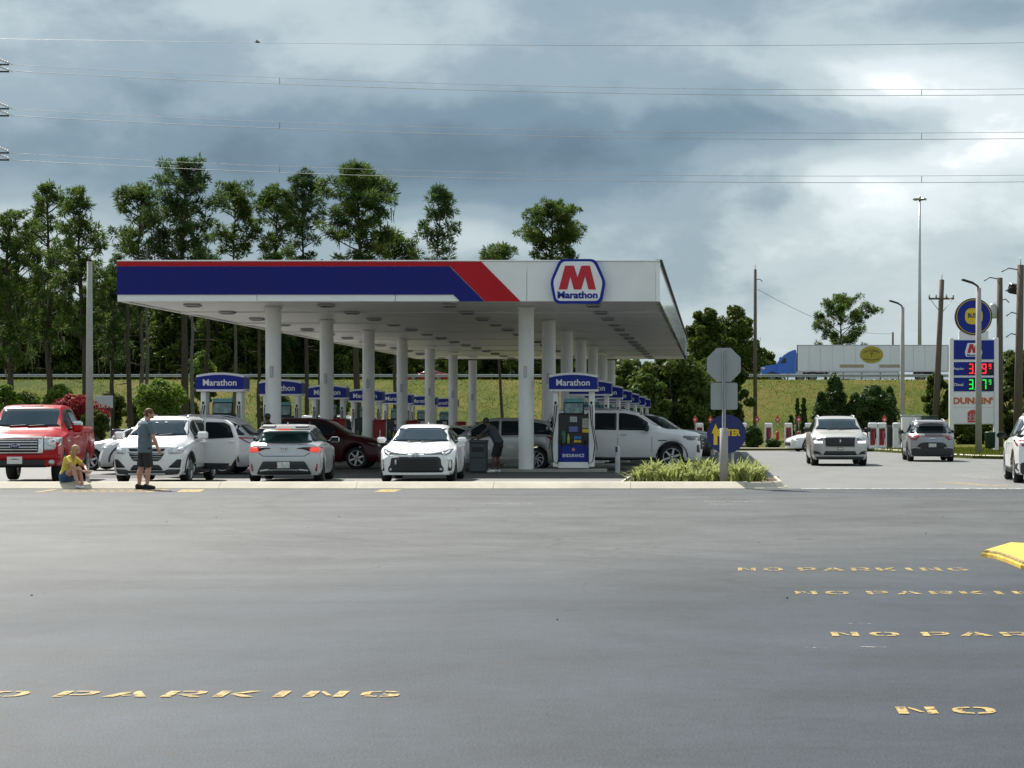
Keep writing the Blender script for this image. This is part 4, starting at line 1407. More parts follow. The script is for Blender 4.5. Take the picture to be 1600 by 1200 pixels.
CLL = ['leftmost variegated grass clump at the kerb edge', 'pale grass clump second from the left end of the bed', 'grass clump in front, below the white SUV wheel', 'tall grass clump left of the middle of the bed', 'grass clump in front, left of the sign post', 'tall grass clump close behind the sign post on its left', 'short grass clump at the left foot of the sign post', 'tall grass clump close behind the sign post on its right', 'big pale grass clump in front, right of the sign post', 'grass clump at the right end of the bed, in front', 'grass clump at the right end of the bed, behind', 'rear grass clump in line with the white SUV wheel', 'rear grass clump below the round blue sign', 'rear grass clump at the left end of the bed']
for i, (px, Y, h) in enumerate(CL):
    clump(ax(px, Y), Y, h * (.72, 1.02, .85, .95, .70, 1.0, .8)[i % 7], 200 + i, CLL[i])
# ------------------------------------------------------------------ guard rail and traffic on the highway
gr = thing('guard_rail', 'long galvanised guard rail along the top of the grass bank', 'guard rail', (0, 0, 0))
pm = MB().box((0, 0, .36), (.12, .16, .80), .01).mesh('post', [MT['wood']])
for k in range(70):
    X = -80 + 1.905 * k
    link('post', pm, gr, (X, 197.6, 5.33))
    if k % 4 == 0 and k < 68:
        mb = MB()
        pr = [(197.50, 5.62), (197.44, 5.66), (197.50, 5.72), (197.50, 5.78), (197.44, 5.84), (197.50, 5.92), (197.53, 5.92), (197.53, 5.62)]
        mb.prism(pr, X, X + 7.61, plane='YZ')
        mb.build('rail', MT['galv'], gr)

# ------------------------------------------------------------------ lamp posts, poles, wires
def lamp_post(label, px, Y, top, base_py, r0, r1, arm):
    z0 = EYE - (base_py - PY) * Y / FPX
    h = EYE - (top - PY) * Y / FPX - z0
    r = thing('lamp_post', label, 'lamp post', (ax(px, Y), Y, z0), 0, 'concrete lamp posts')
    MB().tube([(0, 0, -.3), (0, 0, h * .5), (0, 0, h)], [r0, (r0 + r1) / 2, r1], 8).build('pole', MT['post_concrete'], r)
    if arm:
        MB().tube([(0, 0, h - .05), (-.04, 0, h + .08), (-.16, 0, h + .17), (-.3, 0, h + .24)], .05, 7).build('arm', MT['dark'], r)
        MB().box((-.52, 0, h + .32), (.62, .30, .10), .04, rot=(0, .30, 0)).build('lamp_head', MT['dark'], r)
    return r
lamp_post('tall concrete lamp post behind the red pickup, left of the canopy', 140, 95, 409, 676, .20, .13, False)
lamp_post('concrete lamp post with a dark arm between the cedar and the grey crossover', 1410, 117, 480, 700, .155, .12, True)
lamp_post('thicker concrete lamp post standing in front of the pylon sign', 1529, 92, 450, 714, .165, .125, True)

def util_pole(label, px, Y, top, base_py, r0, r1, lean=0.0, arms=()):
    z0 = EYE - (base_py - PY) * Y / FPX
    h = EYE - (top - PY) * Y / FPX - z0
    r = thing('utility_pole', label, 'utility pole', (ax(px, Y), Y, z0), 0, 'wooden utility poles')
    MB().tube([(0, 0, -.3), (lean * .5, 0, h * .5), (lean, 0, h)], [r0, (r0 + r1) / 2, r1], 10).build('pole', MT['wood'], r)
    for (zf, w, dx, kind) in arms:
        z = h * zf; lx = lean * zf
        if kind == 'cross':
            c = MB().box((lx + dx, -.14, z), (w, .10, .12), .012).build('cross_arm', MT['wood'], r)
            for q in (-.47, -.2, .2, .47):
                MB().lathe([(0, 0), (.05, 0), (.07, .08), (.04, .14), (.055, .2), (0, .24)], 8, c=(lx + dx + q * w, -.14, z + .06)).build('insulator', MT['steel'], c)
            for q in (-1, 1):
                MB().tube([(lx + dx + q * w * .42, -.12, z - .06), (lx, -.12, z - 1.0)], .025, 5).build('brace', MT['galv'], c)
        elif kind == 'can':
            MB().lathe([(0, -.45), (.2, -.45), (.22, -.40), (.22, .35), (.16, .42), (0, .44)], 14, c=(lx + dx, -.1, z)).build('transformer', MT['galv'], r)
        elif kind == 'stub':
            MB().tube([(lx, -.05, z), (lx + dx, -.05, z + .12), (lx + dx * 1.6, -.05, z - .1)], .035, 6).build('bracket', MT['dark'], r)
        elif kind == 'flood':
            MB().box((lx + dx, -.3, z), (.85, .4, .6), .05, rot=(.3, .15, .3)).build('flood_lamp', MT['dark'], r)
        elif kind == 'pin':
            MB().tube([(lx, 0, h - .1), (lx, 0, h + .45)], .03, 6).build('top_pin', MT['steel'], r)
    return r
util_pole('plain wooden pole right of the octagonal sign', 1180, 150, 421, 668, .17, .12, 0, ((1, .3, 0, 'pin'), (.93, .9, .35, 'stub')))
util_pole('leaning wooden pole with a braced cross arm left of the pylon sign', 1461, 128, 437, 676, .24, .16, .46, ((1, .3, 0, 'pin'), (.86, 1.9, 0, 'stub'), (.875, 1.7, 0, 'cross')))
util_pole('wooden pole with a transformer can, just right of the pylon sign', 1561, 116, 434, 694, .26, .17, .05, ((.99, .5, -.6, 'stub'), (.80, .5, -.42, 'can'), (.86, .6, .35, 'stub'), (.93, .6, .9, 'flood')))
util_pole('thick wooden pole at the right edge with several brackets', 1590, 112, 414, 690, .27, .20, .18, ((1, .3, 0, 'pin'), (.97, .5, -.7, 'stub'), (.86, .5, -.55, 'stub'), (.72, .5, -.5, 'stub'), (.60, .5, -.5, 'stub')))
util_pole('short far wooden pole just above the lorry trailer', 1395, 250, 519, 604, .16, .13, 0, ())
t = thing('high_mast_light', 'very tall slim mast with a cluster of lamps above the lorry trailer', 'mast light', (ax(1437, 236), 236, 4.6))
h = EYE - (311 - PY) * 236 / FPX - 4.6
MB().tube([(0, 0, -.3), (0, 0, h * .5), (0, 0, h)], [.26, .20, .12], 10).build('mast', MT['steel'], t)
MB().lathe([(0, 0), (.3, 0), (.3, .25), (.12, .45), (0, .5)], 12, c=(0, 0, h - .1)).build('lamp_ring', MT['steel'], t)
for k in range(6):
    a = k * PI / 3 + .2
    MB().box((.62 * math.cos(a), .62 * math.sin(a), h - .02), (.5, .36, .24), .06, rot=(0, 0, a)).build('lamp_head', MT['steel'], t)

# transmission pole just outside the frame with three twin conductors and a shield wire
MT['wire'] = mat('aluminium_wire', (.34, .35, .35), .6, .3)
MT['wire_thin'] = mat('thin_wire', (.20, .21, .22), .5, .4)
MT['insul'] = mat('insulator', (.72, .73, .72), .35)
YW = 110.0
SW = YW / FPX
tp = thing('transmission_pole', 'pale steel transmission pole just beyond the left edge', 'power pole', (ax(-46, YW), YW, gz(YW)))
hp = EYE - (30 - PY) * SW - gz(YW)
MB().tube([(0, 0, -.5), (0, 0, hp * .5), (0, 0, hp)], [.55, .42, .28], 14).build('pole', MT['galv'], tp)
bund = [([(22, 101), (75, 104.5), (437, 121), (800, 134), (1200, 139.5), (1440, 140), (1660, 138)], [(24, 112), (100, 114.5), (437, 131), (800, 143), (1200, 148.5), (1440, 149), (1660, 147.5)]),
        ([(18, 170), (55, 172.5), (437, 190.5), (800, 202.5), (1200, 207.5), (1440, 207.6), (1660, 206)], [(22, 181), (60, 183), (437, 200.5), (800, 212), (1200, 217.5), (1440, 217.5), (1660, 216)]),
        ([(20, 239), (58, 241.5), (437, 260), (800, 270), (1200, 275), (1440, 275), (1660, 273)], [(22, 250), (60, 253), (437, 269.5), (800, 280), (1200, 285), (1440, 285.3), (1660, 283.5)])]
def smooth_pts(ps, n=60):
    xs_ = np.linspace(ps[0][0], ps[-1][0], n)
    px_, py_ = [p[0] for p in ps], [p[1] for p in ps]
    co = np.polyfit(np.array(px_) / 1600.0, py_, 3)
    return [(x, float(np.polyval(co, x / 1600.0))) for x in xs_]
for i, (u, l) in enumerate(bund):
    t = thing('conductor_pair', ['highest pair of power lines across the sky', 'middle pair of power lines across the sky', 'lowest pair of power lines, passing in front of the pine tops'][i], 'power line', (0, 0, 0), 0, 'twin power lines across the sky')
    for ps, rad in ((u, .012), (l, .016)):
        MB().tube([at(x, y, YW) for x, y in smooth_pts(ps)], rad, 5).build('conductor', MT['wire'], t)
    for px in (437, 1440):
        a, b = [float(np.interp(px, [p[0] for p in smooth_pts(ps)], [p[1] for p in smooth_pts(ps)])) for ps in (u, l)]
        MB().tube([at(px, a, YW), at(px, b, YW)], .018, 5).build('spacer', MT['wire_thin'], t)
    y0, y1 = u[0][1], l[0][1]
    for yy_ in (y0, y1):
        MB().tube([at(-42, yy_ - .5, YW), at(14, yy_, YW)], .05, 6).build('clamp_bar', MT['dark'], t)
        q0, q1 = at(-42, yy_ - 26, YW), at(20, yy_ + .3, YW)
        mb = MB()
        mb.tube([q0, q1], .03, 6)
        for k in range(14):
            c = q0.lerp(q1, (k + 1) / 16)
            mb.lathe([(0, -.03), (.085, -.02), (.07, .03), (0, .04)], 8, axis='X', c=c)
        mb.build('insulator_string', MT['insul'], t)
t = thing('shield_wire', 'single thin wire crossing the top of the sky', 'power line', (0, 0, 0))
MB().tube([at(x, y, YW) for x, y in smooth_pts([(-46, 60), (200, 64), (800, 70.5), (1200, 71), (1660, 65.5)])], .011, 4).build('conductor', MT['wire_thin'], t)
t = thing('service_wire', 'thin wire falling from the plain wooden pole to the short far pole', 'power line', (0, 0, 0))
p0, p1 = at(1184, 452, 150), at(1395, 521, 250)
MB().tube([p0.lerp(p1, k / 20) - Vector((0, 0, 1.1 * (1 - (2 * k / 20 - 1) ** 2))) for k in range(21)], .02, 4).build('wire', MT['wire_thin'], t)
t = thing('service_wire', 'thin wire running from the leaning pole to the transformer pole', 'power line', (0, 0, 0))
p0, p1 = at(1477, 462, 128), at(1563, 470, 116)
MB().tube([p0.lerp(p1, k / 12) - Vector((0, 0, .5 * (1 - (2 * k / 12 - 1) ** 2))) for k in range(13)], .016, 4).build('wire', MT['wire_thin'], t)

# ------------------------------------------------------------------ the pylon sign
YS = 100.0
def sp(px, py):
    return (ax(px, YS), EYE - (py - PY) * YS / FPX)
py_s = thing('pylon_sign', 'tall white pylon price sign with a round blue disc on top', 'pylon sign', (0, 0, 0))
for (xa, xb) in ((1483, 1489.5), (1552.5, 1559.5)):
    a, b = sp(xa, 528), sp(xb, 714)
    MB().box(((a[0] + b[0]) / 2, YS, (a[1] + b[1]) / 2 - .1), (b[0] - a[0], .45, a[1] - b[1] + .2), .03).build('leg', MT['sign_white'], py_s)
a, b = sp(1489.6, 530), sp(1552.4, 663)
MB().box(((a[0] + b[0]) / 2, YS + .02, (a[1] + b[1]) / 2), (b[0] - a[0], .34, a[1] - b[1]), .015).build('cabinet', MT['sign_white'], py_s)
def panel(name, x0_, y0_, x1_, y1_, mt):
    a, b = sp(x0_, y0_), sp(x1_, y1_)
    return MB().box(((a[0] + b[0]) / 2, YS - .165, (a[1] + b[1]) / 2), (b[0] - a[0], .04, a[1] - b[1]), .008).build(name, mt, py_s)
p1_ = panel('brand_panel', 1488.8, 531.8, 1552, 561.6, MT['sign_blue'])
p2_ = panel('price_panel', 1488.8, 565.8, 1552, 586.6, MT['sign_blue'])
p3_ = panel('price_panel', 1488.8, 590, 1552, 611.4, MT['sign_blue'])
p4_ = panel('shop_panel', 1488.8, 615.4, 1552, 637, MT['sign_white'])
p5_ = panel('shop_panel', 1488.8, 638.6, 1552, 662, MT['sign_white'])
YF = YS - .19
for pts, mt, d in (([(1511, 536.2), (1530, 536.2), (1534, 551), (1532.5, 557.4), (1508.6, 557.4), (1506.8, 551)], 'sign_white', .012),):
    MB().prism(rounded([sp(*p) for p in pts], .05), YF, YF - d).build('emblem_plate', MT[mt], p1_)
EMS = [(p[0] * .0685 + 1509.6 - 185 * .0685 + 1.0, p[1] * .0685 + 537.8 - 88 * .0685) for p in EM]
MB().prism([sp(*p) for p in EMS], YF - .013, YF - .022).build('emblem', MT['sign_red'], p1_)
c = sp(1520.5, 555); text('lettering', 'Marathon', MT['sign_blue'], p1_, (c[0], YF - .016, c[1]), .68, .10, 'S', .01, .03)
MT['led_red'] = mat('led_red', (.2, .0, .0), .4, emis=(1.0, .02, .04), estr=1.1)
MT['led_green'] = mat('led_green', (.0, .2, .0), .4, emis=(.02, .80, .10), estr=.8)
SEG = {'3': 'abcdg', '8': 'abcdefg', '9': 'abcdfg', '6': 'acdefg', '7': 'abc'}
def seg_digit(mb, d, x, z, w, h, t):
    for s_ in SEG[d]:
        if s_ in 'adg':
            zz = {'a': h / 2 - t / 2, 'd': -h / 2 + t / 2, 'g': 0}[s_]
            mb.box((x, 0, z + zz), (w - t * .6, .012, t), .003)
        else:
            xx = w / 2 - t / 2 if s_ in 'bc' else -w / 2 + t / 2
            zz = h / 4 if s_ in 'bf' else -h / 4
            mb.box((x + xx, 0, z + zz), (t, .012, h / 2 - t * .5), .003)
for (pp, yc, digs, mt, word) in ((p2_, 576.2, '389', 'led_red', 'Regular'), (p3_, 600.6, '387', 'led_green', 'Diesel')):
    a, b = sp(1512, yc - 9.2), sp(1551, yc + 9.2)
    scr = MB().box(((a[0] + b[0]) / 2, YF - .004, (a[1] + b[1]) / 2), (b[0] - a[0], .014, a[1] - b[1])).build('digit_screen', MT['black'], pp)
    mb = MB()
    for k, d in enumerate(digs):
        c = sp(1516.4 + 10.2 * k, yc)
        seg_digit(mb, d, c[0], c[1], .235, .52, .058)
    c = sp(1521.6, yc + 7.6)
    mb.box((c[0], 0, c[1]), (.045, .012, .045))
    c = sp(1546, yc - 3.6)
    seg_digit(mb, '9', c[0], c[1], .12, .26, .03)
    o = mb.build('price_digits', MT[mt], pp); o.location = (0, YF - .018, 0)
    c = sp(1497.5, yc + .3)
    text('lettering', word, MT['sign_white'], pp, (c[0], YF - .006, c[1]), .54 if word == 'Regular' else .46, .15, 'S', .01, .01)
c = sp(1519.5, 626); text('lettering', "DUNKIN'", mat('orange_print', (.62, .13, .03), .4), p4_, (c[0], YF - .006, c[1]), 2.06, .36, 'S', .012, .045)
MT['bun_red'] = mat('bun_red', (.55, .07, .05), .4)
MT['bk_red'] = mat('print_red', (.42, .03, .03), .4)
cx_, cz_ = sp(1521, 650)
MB().prism([(cx_ - .34, cz_ + .10)] + [(cx_ - .34 * math.cos(a_), cz_ + .13 + .19 * math.sin(a_)) for a_ in np.linspace(0, PI, 12)] + [(cx_ + .34, cz_ + .10)], YF, YF - .012).build('emblem_top', MT['bun_red'], p5_)
MB().prism(rounded([(cx_ - .34, cz_ - .33), (cx_ + .34, cz_ - .33), (cx_ + .34, cz_ - .23), (cx_ - .34, cz_ - .23)], .07), YF, YF - .012).build('emblem_base', MT['bun_red'], p5_)
text('lettering', 'BURGER', MT['bk_red'], p5_, (cx_, YF - .006, cz_ + .03), .64, .12, 'S', .012, .04)
text('lettering', 'KING', MT['bk_red'], p5_, (cx_, YF - .006, cz_ - .13), .66, .17, 'S', .012, .05)
# disc on top: plain blue disc with its yellow ring (the bee figure is left out) on a white foot
a, b = sp(1498, 517), sp(1544, 531)
MB().box(((a[0] + b[0]) / 2, YS, (a[1] + b[1]) / 2), (b[0] - a[0], .3, a[1] - b[1]), .02).build('disc_foot', MT['sign_white'], py_s)
c = sp(1520.8, 495)
ds = MB().prism(circle(c[0], c[1], .965, 40), YS - .17, YS + .17).build('sign_disc', MT['dark'], py_s)
MB().prism(circle(c[0], c[1], .90, 40), YS - .175, YS - .19).build('disc_ring', MT['sign_yellow'], ds)
MB().prism(circle(c[0], c[1], .865, 40), YS - .191, YS - .20).build('disc_face', MT['sign_blue'], ds)
MB().prism(rounded([(c[0] - .46, c[1] - .40), (c[0] + .46, c[1] - .40), (c[0] + .46, c[1] + .44), (c[0] - .46, c[1] + .44)], .38), YS - .201, YS - .212).build('plain_badge', MT['sign_yellow'], ds)
text('lettering', 'BUSY', MT['sign_blue'], ds, (c[0], YS - .216, c[1] + .06), .62, .24, 'S', .01, .03)

# ------------------------------------------------------------------ traffic signs near the kerb
YP = 43.5
sg_ = thing('traffic_sign', 'octagonal and square sign backs on one steel post in the grass bed', 'traffic sign', (ax(1131, YP), YP, .10))
s = FPX / YP
zz = lambda py: EYE - (py - PY) / s - .10
MB().tube([(0, 0, -.2), (0, 0, zz(669))], .095, 14).build('pipe_sleeve', MT['post_concrete'], sg_)
mb = MB()
mb.prism([(-.04, .03), (-.028, -.03), (-.012, -.03), (-.010, .012), (.010, .012), (.012, -.03), (.028, -.03), (.04, .03)], zz(669) - .02, zz(547), plane='XY')
mb.build('post', MT['galv'], sg_)
oc = (zz(543.5) + zz(596.5)) / 2
orad = (596.5 - 543.5) / s / 2 / math.cos(PI / 8)
MB().prism([(orad * math.cos(PI / 8 + k * PI / 4), oc + orad * math.sin(PI / 8 + k * PI / 4)) for k in range(8)], .034, .046).build('octagon_plate', MT['sign_back'], sg_)
MB().prism(rounded([(-20.5 / s, zz(640)), (21.5 / s, zz(640)), (21.5 / s, zz(598)), (-20.5 / s, zz(598))], .05), .034, .046).build('square_plate', MT['sign_back'], sg_)
for z_ in (oc + .2, oc - .2, zz(605), zz(633)):
    MB().lathe([(0, -.01), (.016, -.01), (.016, .012), (0, .014)], 8, axis='Y', c=(0, .012, z_)).build('bolt', MT['steel'], sg_)

YE_ = 48.6
en = thing('enter_sign', 'round dark blue ENTER sign with a yellow arrow behind the sign post', 'sign', (ax(1135, YE_), YE_, gz(YE_)))
s = FPX / YE_
zz = lambda py: EYE - (py - PY) / s - gz(YE_)
MT['navy'] = mat('navy_sign', (.010, .020, .13), .35, var=.08, vscale=2)
MB().prism(circle(0, zz(678), 30.5 / s, 40), -.04, .04).build('disc', MT['navy'], en)
for sx in (-.16, .16):
    MB().box((sx, .06, zz(708) / 2 - .05), (.07, .05, zz(708) + .3), .01).build('leg', MT['galv'], en)
xx = lambda px: (px - 1135) / s
MB().prism([(xx(1115), zz(695)), (xx(1121), zz(695)), (xx(1121), zz(677)), (xx(1124.5), zz(677)), (xx(1118), zz(662)), (xx(1112), zz(677)), (xx(1115), zz(677))], -.041, -.055).build('arrow', MT['sign_yellow'], en)
text('lettering', 'ENTER', MT['sign_yellow'], en, (xx(1139), -.047, zz(676)), 36 / s, 10.5 / s, 'S', .014, .05, label=None)
lf = thing('sign_back', 'grey blank sign back on two thin posts behind the red bush', 'sign', (ax(163, 112), 112, gz(112)))
s = FPX / 112
MB().box((0, 0, EYE - (628 - PY) / s - gz(112)), (27 / s, .04, 19 / s), .01).build('plate', MT['sign_back'], lf)
for sx in (-.32, .32):
    MB().box((sx, .05, .9), (.08, .06, 2.1), .01).build('post', MT['galv'], lf)

# ------------------------------------------------------------------ electric chargers
MT['charger_red'] = mat('charger_red', (.40, .02, .045), .3)
def charger():
    r = thing('car_charger', 'x', 'car charger', (0, 0, 0), group='white and red car chargers')
    W, H = .50, 1.42
    out = rounded([(-W / 2, 0), (W / 2, 0), (W / 2, H), (-W / 2, H)], .10)
    # hollow post: two legs, a head and a foot
    MB().box((-.20, 0, .70), (.10, .30, 1.36), .04).build('side_post', MT['sign_white'], r)
    MB().box((.20, 0, .70), (.10, .30, 1.36), .04).build('side_post', MT['sign_white'], r)
    MB().box((0, 0, 1.27), (.50, .34, .32), .06).build('head', MT['sign_white'], r)
    MB().box((0, 0, .10), (.46, .34, .22), .05).build('foot', MT['sign_white'], r)
    MB().box((-.02, .03, .68), (.24, .10, 1.0), .03).build('inner_panel', MT['charger_red'], r)
    MB().tube([(.10, -.16, 1.12), (.14, -.24, .7), (.05, -.22, .28), (-.06, -.20, .62), (-.04, -.17, 1.05)], .022, 6).build('cable', MT['black'], r)
    return r
ch0 = charger()
CH = [(1201, 119.5, 'car charger in the gap between the two red bollard signs, left end'), (1232, 119.5, 'car charger hidden partly by the nose of the white electric car'), (1264, 119.8, 'car charger behind the roof of the white electric car'), (1093, 121, 'car charger seen just left of the round blue sign'), (1161, 120.5, 'car charger peeping out right of the round blue sign')]
for i, (px, Y, lab) in enumerate(CH):
    loc = (ax(px, Y), Y, -.24)
    if i == 0: ch0.location = loc; ch0['label'] = lab
    else: dup(ch0, loc, 0, lab)
for px, Y, sc, lab in ((1364, 108.5, 1.02, 'large white charger arch with red inside, nearest the silver SUV mirror'), (1378, 108.8, 1.02, 'white charger arch with red inside, second from the silver SUV'), (1401, 109.2, 1.0, 'white charger seen side-on left of the concrete lamp post')):
    o = dup(ch0, (ax(px, Y), Y, gz(Y) + .12), 0 if px < 1390 else 1.2, lab)
    o.scale = (1.05 * sc, 1.1, 1.06)
bs_ = thing('bollard_sign', 'x', 'bollard', group='red bollards with small red signs')
MB().lathe([(.10, -.1), (.10, .92), (.07, .99), (0, 1.0)], 12).build('pipe', mat('bollard_red', (.42, .02, .02), .5), bs_)
MB().tube([(0, 0, .9), (0, 0, 1.6)], .022, 6).build('rod', MT['galv'], bs_)
pl = MB().prism(rounded([(0, 1.42), (.17, 1.72), (0, 2.02), (-.17, 1.72)], .05), -.01, .01).build('plate', mat('sign_pale_red', (.50, .07, .06), .5), bs_)
MB().prism(circle(0, 1.72, .055, 12), -.011, -.016).build('plate_mark', MT['sign_white'], pl)
for i, (px, lab) in enumerate(((1215, 'red bollard with a red diamond sign between the first two chargers'), (1183, 'red bollard with a red sign above the rounded shrub'), (1248, 'red bollard with a red sign above the electric car nose'), (1382, 'red bollard sign behind the large charger arches'), (1086, 'red bollard sign left of the round blue sign'), (1110, 'red bollard sign just over the left rim of the round blue sign'))):
    Y = 118.4 if px < 1300 else 113.6
    loc = (ax(px, Y), Y, -.32 if px < 1300 else gz(Y) + .10)
    if i == 0: bs_.location = loc; bs_['label'] = lab
    else: dup(bs_, loc, 0, lab)
cabn = thing('equipment_cabinet', 'white equipment cabinet behind the grey crossover', 'cabinet', (ax(1424, 113.5), 113.5, gz(113.5) + .12))
MB().box((0, 0, .95), (1.15, .8, 1.9), .03).build('body', MT['sign_white'], cabn)
MB().box((0, 0, 1.94), (1.25, .9, .07), .02).build('lid', MT['galv'], cabn)
for sx in (-.28, .28):
    MB().box((sx, -.41, .95), (.52, .02, 1.7), .006).build('door', MT['sign_white'], cabn)
cab2 = thing('equipment_cabinet', 'dark green transformer box behind the grey crossover roof', 'cabinet', (ax(1452, 113.0), 113.0, gz(113) + .12))
MB().box((0, 0, .93), (.95, .8, 1.86), .03).build('body', mat('dark_green', (.03, .06, .055), .5, var=.1), cab2)
MB().box((0, 0, 1.9), (1.0, .86, .06), .015).build('lid', mat('dark_green_lid', (.035, .07, .06), .5), cab2)
dk = thing('equipment_cabinet', 'black equipment box beside the white charger arches', 'cabinet', (ax(1390, 111.0), 111.0, gz(111) + .12))
MB().box((0, 0, .68), (.42, .5, 1.36), .05).build('body', MT['dark'], dk)
MB().box((.05, -.26, .70), (.22, .02, .9), .006).build('door', MT['black'], dk)
b2 = thing('litter_bin', 'slim dark green bin at the right foot of the pylon sign', 'litter bin', (ax(1547, 96.5), 96.5, gz(96.5) + .13))
MB().lathe([(.20, .18), (.25, .20), (.27, .95), (.28, .97), (.24, 1.0), (0, 1.02)], 16).build('body', mat('bin_green', (.015, .045, .04), .5), b2)
MB().tube([(0, 0, -.1), (0, 0, .2)], .05, 8).build('stand', MT['galv'], b2)
# ------------------------------------------------------------------ vehicles
def paint(name, col, metal=0.0, rough=.32):
    return mat(name, col, rough, metal, var=.03, vscale=2.2, coat=.55)
CP = {
    'white': paint('car_white', (.80, .80, .79)), 'pearl': paint('car_pearl', (.74, .745, .74)),
    'silver': paint('car_silver', (.50, .51, .52), .35, .35), 'champagne': paint('car_champagne', (.52, .51, .48), .35, .35),
    'grey': paint('car_grey', (.30, .32, .34), .35, .35), 'red': paint('car_red', (.40, .002, .006), .0),
    'maroon': paint('car_maroon', (.045, .003, .007), .0), 'black': paint('car_black', (.012, .012, .013), .1),
    'navy': paint('car_navy', (.012, .02, .05), .1), 'blue': paint('lorry_blue', (.012, .13, .56), .0),
    'crimson': paint('car_crimson', (.40, .012, .02), .1), 'dsilver': paint('car_warm_silver', (.42, .42, .41), .4, .35),
}
def glass_mat(name, col, rough=.03, spec=.30):
    m, nt, p = new_mat(name)
    p.inputs['Base Color'].default_value = (*col, 1)
    p.inputs['Roughness'].default_value = rough
    p.inputs['Specular IOR Level'].default_value = spec
    p.inputs['Coat Weight'].default_value = .0
    p.inputs['Coat Roughness'].default_value = .01
    return m
for k_ in ('red', 'maroon', 'crimson'):
    p_ = CP[k_].node_tree.nodes['Principled BSDF']
    p_.inputs['Coat Weight'].default_value = .12
    p_.inputs['Specular IOR Level'].default_value = .25
MT['glass'] = glass_mat('window_glass', (.010, .016, .020))
MT['glass_blue'] = glass_mat('windscreen_glass', (.010, .028, .045), .03, .45)
MT['glass_green'] = glass_mat('tinted_glass', (.020, .045, .045))
MT['tyre'] = mat('tyre', (.013, .013, .014), .8, var=.25, vscale=10)
MT['rim'] = mat('alloy_rim', (.48, .48, .49), .3, .8)
MT['rim_dark'] = mat('dark_rim', (.03, .03, .032), .4, .5)
MT['chrome'] = mat('chrome', (.70, .70, .71), .14, 1.0)
MT['satin'] = mat('satin_trim', (.50, .51, .52), .35, .8)
MT['trim'] = mat('black_trim', (.018, .018, .019), .5, var=.15, vscale=6)
MT['clad'] = mat('plastic_cladding', (.030, .031, .033), .6, var=.15, vscale=6)
MT['lamp'] = mat('headlight_glass', (.52, .54, .56), .12, .3, var=.35, vscale=16, coat=1)
MT['lamp_dark'] = mat('smoked_headlight', (.16, .17, .18), .12, .3, var=.5, vscale=16, coat=1)
MT['lamp_white'] = mat('headlight_element', (.80, .82, .84), .1)
MT['lamp_on'] = mat('headlight_lit', (.8, .8, .8), .2, emis=(1, .98, .94), estr=1.0)
MT['tail'] = mat('tail_light', (.30, .012, .02), .12, coat=1)
MT['tail_on'] = mat('tail_light_lit', (.5, .03, .02), .2, emis=(1.0, .10, .06), estr=.45)
MT['amber'] = mat('amber_lens', (.55, .20, .03), .2)
MT['plate'] = mat('number_plate', (.55, .57, .54), .4, var=.45, vscale=22)
MT['plate_w'] = mat('white_plate', (.74, .74, .70), .4)
MT['ovalblue'] = mat('oval_badge', (.02, .04, .20), .25)
MT['sticker'] = mat('sticker', (.7, .72, .72), .4)

def make_wheel_meshes(rad, wid, style, rim_mt):
    tb = MB()
    w = wid / 2
    r0 = rad * .70
    tb.lathe([(r0, -w * .86), (rad * .86, -w), (rad * .965, -w * .84), (rad, -w * .6), (rad, w * .6), (rad * .965, w * .84), (rad * .86, w), (r0, w * .86)], 28, axis='Y')
    tb.lathe([(r0 * 1.01, -w * .9), (r0 * .96, -w * .35), (.0, -w * .30)], 24, axis='Y')
    tb.lathe([(r0 * 1.01, w * .9), (r0 * .96, w * .35), (.0, w * .30)], 24, axis='Y')
    rb = MB()
    for sg in (-1, 1):
        rb.lathe([(r0 * .99, sg * w * .93), (r0 * 1.03, sg * w * .96), (r0 * .93, sg * w * .97), (r0 * .90, sg * w * .55)], 28, axis='Y')
        rb.lathe([(r0 * .20, sg * w * .5), (r0 * .19, sg * w * .86), (0, sg * w * .90)], 12, axis='Y')
        n = {'five': 5, 'six': 6, 'ten': 10, 'swirl': 9, 'seven': 7}[style]
        for k in range(n):
            a = 2 * PI * k / n + .3
            ln = r0 * .80
            hw = r0 * {'five': .155, 'six': .13, 'ten': .06, 'swirl': .085, 'seven': .11}[style]
            tw = .55 if style == 'swirl' else 0
            vs = []
            for (q, h) in ((.14, 1.0), (.55, .85), (1.0, .72)):
                aa = a + tw * q * sg
                rr_ = r0 * .12 + ln * q
                cx, cz = math.cos(aa) * rr_, math.sin(aa) * rr_
                tx, tz = -math.sin(aa) * hw * h, math.cos(aa) * hw * h
                for s2 in (-1, 1):
                    for dep in (.62, .86):
                        vs.append((cx + s2 * tx, sg * w * (dep if q < 1 else dep), cz + s2 * tz))
            fs = []
            for i in range(2):
                o = i * 4
                fs += [(o, o + 1, o + 5, o + 4), (o + 2, o + 6, o + 7, o + 3), (o + 1, o + 3, o + 7, o + 5), (o, o + 4, o + 6, o + 2)]
            rb.add(vs, fs)
    return tb.mesh('wheel', [MT['tyre']]), rb.mesh('rim', [rim_mt])

def smooth1d(xk, yk, X, sig):
    f = np.linspace(X[0] - .8, X[1] + .8, 900)
    y = np.interp(f, xk, yk)
    if sig > 0:
        dx = f[1] - f[0]
        n = int(3 * sig / dx) + 1
        k = np.exp(-.5 * (np.arange(-n, n + 1) * dx / sig) ** 2)
        k /= k.sum()
        y = np.convolve(np.pad(y, n, mode='edge'), k, mode='valid')
    return lambda x: float(np.interp(x, f, y))

